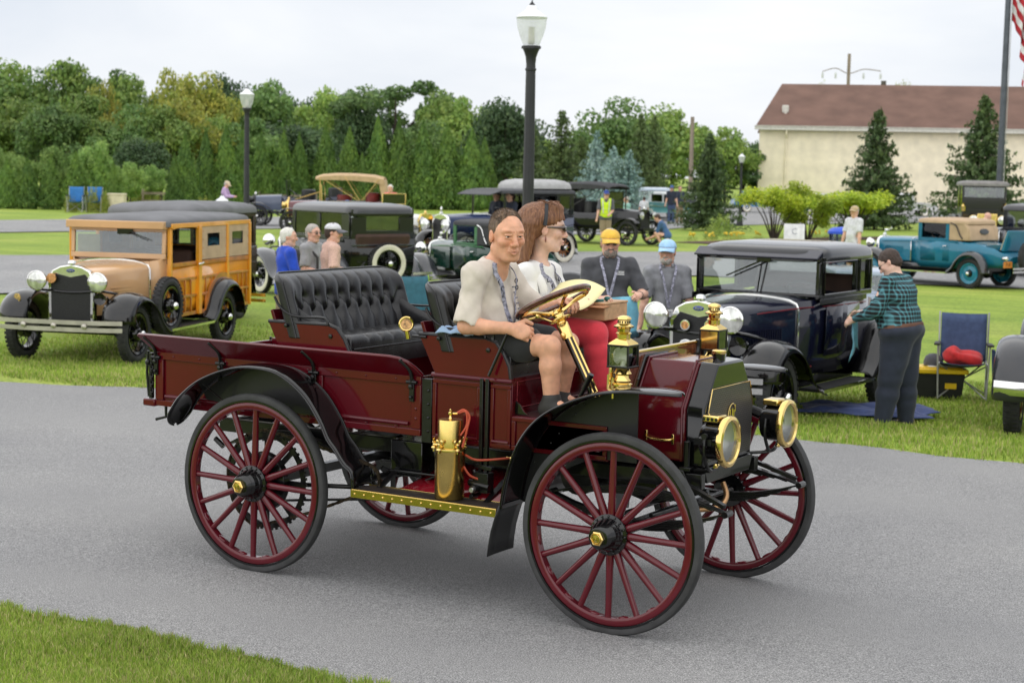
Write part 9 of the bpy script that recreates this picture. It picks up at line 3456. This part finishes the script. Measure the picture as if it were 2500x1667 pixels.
t.links.new(mxp.outputs[2], b.inputs['Base Color'])
PLAID = m
person('large man in teal and black plaid shirt wiping the coupe, seen from behind', stand_pose(1.69, 0.16, (0.42, -0.06, 1.06), (0.36, 0.24, 1.02), 0.25, 0.62, wide=1.15, stance=0.14, step=0.06), ((0.83, 8.3, LAWN_Z), 3.05), SKIN_L,
  PLAID, 1.85, NAVYC, False, SHOEB, hair=HAIR_DARK, g=1.70, belly=1.08, fine=True, h=0.010, belt=pm('brown_belt', (0.11, 0.045, 0.022), 0.5), tuck=True, wr=0.006, chestg=1.48, armg=1.3, jaw=1.1,
  glasses=pm('thin_glasses', (0.02, 0.02, 0.02), 0.2), extra=hold_cloth(AQUA, ((0.42, 0.02, 1.06), (0.38, 0.22, 1.02), 0.34)))
person('grey haired man in bright blue t-shirt beside the black sedan', stand_pose(1.58, 0.05, None, (0.25, 0.1, 1.0), -0.5, 0.0), ((-7.2, 9.3, LAWN_Z), 1.0), SKIN_F, cloth('royal_blue_tshirt', (0.012, 0.06, 0.48)), 0.75, KHAKI, True, SHOEG, hair=HAIR_WHITE, h=0.013)
person('man in grey t-shirt with black suspenders and dark glasses', stand_pose(1.60, 0.03, (0.25, -0.1, 1.0), None, -0.2, 0.0), ((-7.5, 10.2, LAWN_Z), 0.1), SKIN_F, cloth('heather_tshirt', (0.30, 0.30, 0.31)), 0.75, DENIM, False, SHOEB, hair=HAIR_GREY, h=0.013, glasses=SUNGL, g=1.08, belly=1.2,
  extra=lambda P, J, k, root: [MB().tube([tuple(J['chest'] + V3((-0.13, s*0.08, 0.02))), tuple(J['neck'] + V3((-0.02, s*0.10, 0.0))), tuple(J['chest'] + V3((0.145, s*0.09, 0.0))), tuple(J['pelvis'] + V3((0.16, s*0.09, 0.08)))], 0.016, 6).build('suspender', SHOEB, root) for s in (-1, 1)])
person('man in peach shirt and white trucker cap with his back to us', stand_pose(1.64, 0.04, (0.2, -0.2, 1.0), (0.3, 0.1, 1.05), -0.45, 0.05, wide=1.06), ((-6.9, 9.8, LAWN_Z), 0.90), SKIN_F, cloth('peach_shirt', (0.62, 0.40, 0.32), 0.1, 60), 0.8, KHAKI, True, SHOEG, hair=HAIR_DARK,
  hat=cloth('white_cap_back', (0.62, 0.62, 0.64)), hatp=cloth('grey_cap_peak', (0.13, 0.13, 0.15)), h=0.013, g=1.1)
# --- people further back
FARP = dict(h=0.02, fing=False)
person('white haired man in salmon t-shirt with folded arms', stand_pose(1.80, 0, (0.22, 0.08, 1.20), (0.24, -0.06, 1.18), -0.4), ((-27.2, 40.0, LAWN_Z), -0.75), SKIN_F, cloth('salmon_tshirt', (0.72, 0.16, 0.14)), 0.7, KHAKI, True, SHOEG, hair=HAIR_WHITE, g=1.05, **FARP)
person('man in grey shirt and cap bending over behind the salmon shirt man', stand_pose(1.70, 0.75, (0.5, -0.1, 0.8), (0.5, 0.1, 0.8), 0, 0.7), ((-28.0, 41.9, LAWN_Z), -2.6), SKIN_F, cloth('pale_grey_shirt', (0.36, 0.37, 0.40)), 0.7, DENIM, False, SHOEB, hat=cloth('pale_cap', (0.55, 0.56, 0.6)), **FARP)
person('person in blue cap just visible above the sedan roof', stand_pose(1.45, 0.3, None, None, 0, 0.3), ((-22.9, 32.0, LAWN_Z), -2.6), SKIN_F, cloth('dark_tshirt', (0.03, 0.04, 0.07)), 0.7, DENIM, False, SHOEB, hat=cloth('denim_cap', (0.06, 0.12, 0.25)), **FARP)
person('woman in lavender coat and cream cap leaning over the dark blue car', stand_pose(1.76, 0.18, (0.42, -0.1, 1.15), (0.42, 0.1, 1.15), 0, 0.5), ((-37.6, 43.6, LAWN_Z), 0.45), SKIN_F, cloth('lavender_coat', (0.52, 0.36, 0.58)), 1.9, DENIM, False, SHOEB, hat=cloth('cream_cap', (0.68, 0.55, 0.38)), male=False, hair=HAIR_GREY, **FARP)
person('steward in fluorescent yellow vest and blue cap', stand_pose(1.80, 0, None, (0.25, 0.1, 1.05), 0.2, 0.0), ((-19.1, 40.2, LAWN_Z), -1.05), SKIN_F, cloth('grey_undershirt', (0.10, 0.10, 0.11)), 0.8, KHAKI, True, SHOEB, hat=cloth('royal_cap', (0.02, 0.05, 0.25)), vest=pm('hi_vis_yellow', (0.62, 0.85, 0.02), 0.7, var=0.03), glasses=SUNGL, **FARP)
Jc = stand_pose(1.72, 0.55, (0.50, -0.05, 0.50), (0.50, 0.1, 0.55), 0, 0.5)
for n in ('pelvis', 'chest', 'neck', 'head', 'shL', 'shR', 'elL', 'elR', 'hipL', 'hipR'):
 Jc[n] = Jc[n] - V3((0.12, 0, 0.58))
for n, s in (('L', 1), ('R', -1)):
 Jc['an' + n] = V3((0.02, s*0.14, 0.075))
 Jc['kn' + n] = ik(Jc['hip' + n], Jc['an' + n], 0.42, 0.41, (1, 0.2*s, 0.4))
 Jc['toe' + n] = Jc['an' + n] + V3((0.15, 0, -0.045))
 Jc['wr' + n] = Jc['el' + n] + unit(V3((0.8, -0.1*s, -0.3)))*0.26
person('man in blue t-shirt crouching at the front of the black touring car', Jc, ((-18.4, 42.9, LAWN_Z), -2.75), SKIN_F, cloth('steel_blue_tshirt', (0.05, 0.12, 0.26)), 0.8, cloth('dark_shorts', (0.03, 0.03, 0.035)), True, SHOEB, hair=HAIR_DARK, **FARP)
person('person in mint shirt seen through the black touring car', stand_pose(1.52, 0.1), ((-21.7, 46.8, LAWN_Z), -2.2), SKIN_F, cloth('mint_shirt', (0.26, 0.48, 0.42)), 0.8, KHAKI, False, SHOEB, hair=HAIR_GREY, **FARP)
person('man in white t-shirt, tan cap and camouflage shorts near the teal coupe', stand_pose(1.72, -0.02, None, None, 0.3, 0.0), ((-6.9, 28.7, LAWN_Z), -2.0), SKIN_F, cloth('white_tshirt', (0.62, 0.62, 0.66)), 0.75,
  pm('camouflage_cloth', (0.26, 0.19, 0.11), 0.85, col2=(0.09, 0.085, 0.045), vs=14), True, SHOEB, hat=cloth('tan_cap', (0.48, 0.36, 0.20)), hair=HAIR_GREY, belly=1.2, **FARP)
person('bald man in teal shirt bending beside the brass truck', stand_pose(1.62, 0.7, (0.5, -0.1, 0.8), (0.5, 0.1, 0.8), 0, 0.5), ((-7.2, 39.1, LAWN_Z), 0.4), SKIN_F, cloth('teal_shirt', (0.03, 0.30, 0.36)), 0.8, DENIM, False, SHOEB, **FARP)
person('person in navy top left of two by the turquoise car', stand_pose(1.80), ((-29.1, 65.8, LAWN_Z + 0.03), -1.2), SKIN_F, NAVYC, 0.8, DENIM, False, SHOEB, hat=cloth('blue_cap_b', (0.04, 0.10, 0.30)), **FARP)
person('person in dark top right of two by the turquoise car', stand_pose(1.78), ((-29.2, 66.9, LAWN_Z + 0.03), -0.9), SKIN_F, cloth('dark_tshirt', (0.03, 0.04, 0.07)), 0.8, KHAKI, False, SHOEB, hair=HAIR_DARK, **FARP)
person('child in white top and black trousers by the pale blue car', stand_pose(1.35), ((-26.6, 57.9, LAWN_Z + 0.03), 2.2), SKIN_F, cloth('white_tshirt', (0.62, 0.62, 0.66)), 0.8, cloth('black_shorts', (0.020, 0.020, 0.022)), False, SHOEB, hair=HAIR_DARK, **FARP)
for lab, lx, ly in (('man at the wheel of the blue town car', -2.0, 0.25), ('second man on the front seat of the blue town car', -2.05, -0.32)):
 J = stand_pose(1.75)
 for n, v in list(J.items()):
  if isinstance(v, np.ndarray) and v.ndim == 1:
   J[n] = v - V3((0, 0, 0.95))
 c_, s_ = math.cos(-1.87), math.sin(-1.87)
 person(lab, J, ((-17.26 + 0.96*(c_*lx - s_*ly), 28.23 + 0.96*(s_*lx + c_*ly), LAWN_Z + 1.02), -1.87), SKIN_F, NAVYC, 1.8, None, False, None, hair=HAIR_DARK, nolegs=True, **FARP)
# ---------------------------------------------------------------- chairs, boxes and other small things
CHNAVY = cloth('navy_chair_fabric', (0.055, 0.085, 0.175))
TUBEG = pm('grey_chair_tube', (0.45, 0.45, 0.44), 0.4, metal=0.5)
def camp_chair(label, loc, rz, fab, sc=1.0, arms=True, tubem=None, extra=None, group='folding camp chairs'):
 t = thing('camp_chair', label, 'chair', group=group)
 tm = tubem or TUBEG
 mb = MB()
 rows = []
 for i in range(7):
  u = i/6
  rows.append([(-0.20 - 0.16*u, -0.26 + 0.52*j/8 - 0.0, 0.42 + 0.55*u - 0.03*math.cos((j/8 - 0.5)*3.1)*(1 if u < 0.9 else 0.3)) if True else None for j in range(9)])
 rows = [[(x - 0.03*math.cos((y/0.26)*1.5), y, z) for x, y, z in r_] for r_ in rows]
 mb.loft(rows, closed=False, cap=False)
 mb.build('backrest', fab, t, thick=0.008)
 mb = MB()
 rows = []
 for i in range(6):
  u = i/5
  rows.append([(0.27 - 0.48*u, -0.26 + 0.52*j/8, 0.44 - 0.05*u - 0.05*math.cos((j/8 - 0.5)*3.1)*math.sin(math.pi*(0.15 + 0.7*u))) for j in range(9)])
 mb.loft(rows, closed=False, cap=False)
 mb.build('seat', fab, t, thick=0.008)
 for s in (-1, 1):
  for a, b_ in (((0.27, s*0.27, 0.44), (-0.26, s*0.27, 0.02)), ((-0.22, s*0.27, 0.42), (0.27, s*0.27, 0.02)), ((0.27, s*0.27, 0.02), (0.27, s*0.29, 0.64)), ((-0.24, s*0.27, 0.02), (-0.40, s*0.28, 0.98))):
   mb = MB()
   mb.tube([a, b_], 0.0105, 6)
   mb.build('leg', tm, t)
  if arms:
   mb = MB()
   mb.bar((0.30, s*0.30, 0.65), (-0.30, s*0.29, 0.62), 0.07, 0.025)
   mb.build('arm_rest', SHOEB, t, bevel=0.008)
 for x in (0.27, -0.26):
  mb = MB()
  mb.tube([(x, -0.27, 0.03), (-x*0.2, 0, 0.22), (x, 0.27, 0.42)], 0.009, 6)
  mb.tube([(x, 0.27, 0.03), (-x*0.2, 0, 0.22), (x, -0.27, 0.42)], 0.009, 6)
  mb.build('cross_brace', tm, t)
 if extra:
  extra(t)
 place(t, loc, rz, sc)
 return t
def hanging_bag(t):
 mb = MB()
 mb.loft([[(0.10, 0.31, 0.60), (0.24, 0.31, 0.60), (0.24, 0.35, 0.60), (0.10, 0.35, 0.60)], [(0.06, 0.33, 0.30), (0.22, 0.33, 0.24), (0.22, 0.40, 0.24), (0.06, 0.40, 0.30)], [(0.0, 0.36, 0.10), (0.16, 0.36, 0.06), (0.16, 0.40, 0.06), (0.0, 0.40, 0.10)]])
 mb.build('carry_bag', CHNAVY, t, bevel=0.01)
camp_chair('navy folding camp chair with a red jacket on its seat', (0.66, 11.0, LAWN_Z), -1.28, CHNAVY, 0.92, extra=hanging_bag)
S = SDF(V3((-0.32, -0.30, -0.1)), V3((0.32, 0.30, 0.35)), 0.012)
S.ell((0, 0, 0.03), (0.20, 0.20, 0.08), None, 0.03)
S.ell((-0.10, -0.03, 0.10), (0.09, 0.12, 0.08), None, 0.05)
S.ell((0.08, 0.06, 0.06), (0.12, 0.13, 0.06), None, 0.04)
S.wrinkle(0.022, 26, 9, 6)
o = S.build('jacket', cloth('red_jacket_cloth', (0.55, 0.02, 0.022)))
tag(o, 'crumpled red jacket on the navy camp chair', 'jacket')
place(o, (0.66, 10.97, LAWN_Z + 0.40), 0.3)
tb = thing('storage_tote', 'black storage tote with bright yellow lid beside the camp chair', 'tote')
mb = MB()
mb.loft([[(x*0.9, y*0.9, 0) for x, y in ((-0.27, -0.18), (0.27, -0.18), (0.27, 0.18), (-0.27, 0.18))], [(x, y, 0.27) for x, y in ((-0.27, -0.18), (0.27, -0.18), (0.27, 0.18), (-0.27, 0.18))]])
mb.build('box', pm('black_plastic', (0.014, 0.014, 0.015), 0.45), tb, bevel=0.015)
mb = MB()
mb.box((0, 0, 0.295), (0.60, 0.42, 0.05))
mb.box((0, 0, 0.325), (0.50, 0.32, 0.02))
mb.build('lid', pm('yellow_plastic', (0.80, 0.52, 0.01), 0.4), tb, bevel=0.012)
mb = MB()
mb.box((0.12, -0.178, 0.14), (0.12, 0.01, 0.06))
mb.build('label_patch', pm('yellow_plastic', (0.80, 0.52, 0.01), 0.4), tb)
place(tb, (0.40, 10.95, LAWN_Z), 0.45)
mb = MB()
mb.box((0, 0, 0.006), (0.34, 0.25, 0.010))
o = mb.build('papers', pm('white_paper', (0.82, 0.81, 0.78), 0.7), None, bevel=0.003)
tag(o, 'white papers lying on the yellow tote lid', 'papers')
place(o, (0.44, 10.97, LAWN_Z + 0.335), 0.6)
ht = thing('ball_cap', 'dark grey cap lying on the papers on the tote', 'cap')
mb = MB()
mb.lathe([(0.105, 0.0), (0.104, 0.04), (0.085, 0.09), (0.045, 0.118), (0, 0.124)], (0, 0, 0), (0, 0, 1), 20)
mb.build('crown', cloth('grey_felt', (0.10, 0.10, 0.115)), ht)
mb = MB()
mb.ell((0.10, 0, 0.006), (0.085, 0.085, 0.006), 16)
mb.build('peak', cloth('dark_felt', (0.03, 0.03, 0.035)), ht)
place(ht, (0.36, 10.93, LAWN_Z + 0.347), -0.4)
drape('blanket', 'rumpled navy blue blanket spread on the grass before the plaid shirt man', cloth('blanket_blue', (0.045, 0.070, 0.190)), (0.36, 8.85, LAWN_Z + 0.075), 1.25, 0.80, 0.035, 6, 0.25, 'blanket', 9.0, 44)
camp_chair('teal and grey camp chair with lime trim behind the rear bench', (-6.6, 11.35, LAWN_Z), -0.6, cloth('teal_chair_fabric', (0.03, 0.12, 0.16)), 0.95, tubem=pm('lime_trim', (0.32, 0.55, 0.04), 0.5))
camp_chair('dark folding camp chair between the two capped men', (-1.75, 9.4, LAWN_Z), -1.0, cloth('black_chair_fabric', (0.015, 0.015, 0.017)), 1.0)
camp_chair('bright blue camp chair, left of the two by the evergreens', (-53.0, 51.0, LAWN_Z), -0.9, cloth('blue_chair_fabric', (0.03, 0.16, 0.42)), 1.25)
camp_chair('bright blue camp chair, right of the two by the evergreens', (-52.6, 51.8, LAWN_Z), -0.9, cloth('blue_chair_fabric', (0.03, 0.16, 0.42)), 1.25)
cb = thing('cream_cooler', 'small cream cooler box beside the blue camp chairs', 'cooler')
mb = MB()
mb.box((0, 0, 0.42), (0.8, 0.5, 0.84))
mb.build('box', pm('cream_plastic', (0.66, 0.58, 0.42), 0.5), cb, bevel=0.03)
mb = MB()
mb.box((0, 0, 0.88), (0.84, 0.54, 0.09))
mb.build('lid', pm('cream_plastic', (0.66, 0.58, 0.42), 0.5), cb, bevel=0.03)
place(cb, (-51.9, 52.6, LAWN_Z), 0.5)
bn = thing('recycling_bin', 'clear recycling bin with blue lid beside the white t-shirt man', 'bin')
mb = MB()
mb.lathe([(0.24, 0.02), (0.26, 0.10), (0.27, 0.95)], (0, 0, 0), (0, 0, 1), 20, cap=False)
mb.build('bag', glass_mat('clear_bag', (0.80, 0.88, 0.97), 0.75, 0.2), bn)
mb = MB()
for i in range(8):
 a = 2*math.pi*i/8
 mb.tube([(0.265*math.cos(a), 0.265*math.sin(a), 0.0), (0.28*math.cos(a), 0.28*math.sin(a), 0.95)], 0.012, 5)
mb.ell((0, 0, 0.14), (0.22, 0.22, 0.12), 12)
mb.build('wire_frame', pm('navy_metal', (0.02, 0.03, 0.08), 0.5), bn)
mb = MB()
mb.lathe([(0.30, 0.94), (0.30, 0.99), (0.24, 1.05), (0.20, 1.07), (0, 1.09)], (0, 0, 0), (0, 0, 1), 20)
mb.build('lid', pm('blue_plastic', (0.02, 0.08, 0.55), 0.4), bn)
place(bn, (-8.0, 31.0, LAWN_Z), 0, 1.1)
sg = thing('lawn_sign', 'white lawn sign with a letter C beyond the coupe roof', 'sign')
mb = MB()
mb.box((0, 0, 0.62), (0.62, 0.03, 0.62))
pn = mb.build('panel', pm('white_sign', (0.85, 0.85, 0.84), 0.5), sg, bevel=0.01)
text_mesh('letter', 'C', 0.26, pm('sign_ink', (0.35, 0.36, 0.40), 0.6), Matrix.Translation((0, -0.018, 0.70)) @ Matrix.Rotation(math.pi/2, 4, 'X'), pn)
text_mesh('small_print', '1 - 7', 0.10, pm('sign_ink', (0.35, 0.36, 0.40), 0.6), Matrix.Translation((0.05, -0.018, 0.43)) @ Matrix.Rotation(math.pi/2, 4, 'X'), pn)
for s in (-1, 1):
 mb = MB()
 mb.tube([(s*0.22, 0, 0), (s*0.22, 0, 0.34)], 0.012, 6)
 mb.build('stake', STEEL, sg)
place(sg, (-13.2, 41.2, LAWN_Z), 0.5)
# round tyre cover with red wing, standing on the grass behind the passenger
tc2 = thing('spare_tyre_cover', 'round dark spare tyre cover with a red wing emblem behind the passenger', 'tyre cover')
mb = MB()
mb.lathe([(0.0, -0.10), (0.30, -0.10), (0.37, -0.06), (0.385, 0.0), (0.37, 0.06), (0.30, 0.09), (0.0, 0.095)], (0, 0, 0.385), (0, 1, 0), 36)
mb.build('cover', pm('charcoal_vinyl', (0.035, 0.036, 0.040), 0.5), tc2)
mb = MB()
mb.prism([(-0.16, 0.02), (0.0, 0.06), (0.17, 0.09), (0.08, 0.04), (0.14, 0.025), (0.05, 0.0), (0.08, -0.03), (0.0, -0.05), (0.03, -0.01), (-0.05, -0.02)], -0.105, -0.10, 'y', Matrix.Translation((0, 0, 0.50)))
mb.build('wing_emblem', pm('emblem_red', (0.55, 0.02, 0.03), 0.5), tc2)
mb = MB()
mb.box((0, 0.0, 0.5), (0.06, 0.05, 1.1))
place(tc2, (-3.95, 10.6, LAWN_Z + 0.38), 0.5)
st_ = MB()
st_.box((0, 0.05, 0.19), (0.5, 0.3, 0.38))
o = st_.build('wooden_crate', pm('crate_wood', (0.25, 0.16, 0.09), 0.8), None, bevel=0.01)
tag(o, 'wooden crate under the round tyre cover', 'crate')
place(o, (-3.95, 10.6, LAWN_Z), 0.5)
# car under a pale grey cover
nx, ny = 60, 34
U, Vv = np.meshgrid(np.linspace(-1, 1, nx), np.linspace(-1, 1, ny), indexing='ij')
X, Y = U*2.2, Vv*1.0
prof = np.interp(U, [-1, -0.95, -0.6, -0.25, 0.25, 0.5, 0.9, 1.0], [0.3, 0.75, 0.95, 1.55, 1.60, 1.0, 0.85, 0.3])
Z = prof*(1 - np.clip((np.abs(Vv) - 0.62)/0.38, 0, 1)**2.2*0.95) + 0.03*np.sin(U*23 + 4*Vv)*np.clip(np.abs(Vv)*1.5, 0, 1)
Y = Y*(0.80 + 0.20*np.clip(1.2 - Z, 0, 1))
pos = np.stack([X, Y, np.maximum(Z, 0.02)], -1).reshape(-1, 3)
i, j = np.meshgrid(np.arange(nx - 1), np.arange(ny - 1), indexing='ij')
a = (i*ny + j).ravel()
me = np_mesh('covered_car', pos, np.stack([a, a + ny, a + ny + 1, a + 1], 1))
me.materials.append(pm('pale_grey_cover', (0.40, 0.40, 0.40), 0.85, var=0.06, bump=0.3, bs=10))
me.polygons.foreach_set('use_smooth', np.ones(len(me.polygons), bool))
o = link('covered_car', me)
tag(o, 'low car under a pale grey cloth cover behind the blue town car', 'covered car')
place(o, (-18.9, 36.2, LAWN_Z), 2.15, 0.80)
# planting bed by the lot
sheet('mulch_bed', [(-19.6, 46.0), (-18.2, 55.0), (-14.5, 66.0), (-12.6, 66.0), (-16.0, 55.0), (-17.6, 46.0)], LAWN_Z + 0.02, pm('mulch', (0.085, 0.045, 0.030), 0.95, var=0.25, vs=3, bump=0.5, bs=12))
rg = random.Random(3)
for i in range(12):
 mb = MB()
 for q in range(7):
  mb.ell((rg.uniform(-0.14, 0.14), rg.uniform(-0.14, 0.14), rg.uniform(0.18, 0.30)), (0.05, 0.05, 0.04), 6)
 f = thing('flower_clump', 'clump of yellow flowers in the bed by the far lamp post, %s nearest' % ORD[i], 'flowers', group='yellow flower clumps in the bed')
 mb.build('blossoms', pm('yellow_petal', (0.70, 0.52, 0.05), 0.7), f)
 link('leaves', bush_mesh(i, LM['bush'], 160, 0.12), f)
 f.children[-1].scale = (0.5, 0.5, 0.22)
 place(f, (-19.3 + 0.45*i*0.35 + rg.uniform(-0.3, 0.3), 47.5 + 0.75*i + rg.uniform(-0.3, 0.3), LAWN_Z + 0.02))
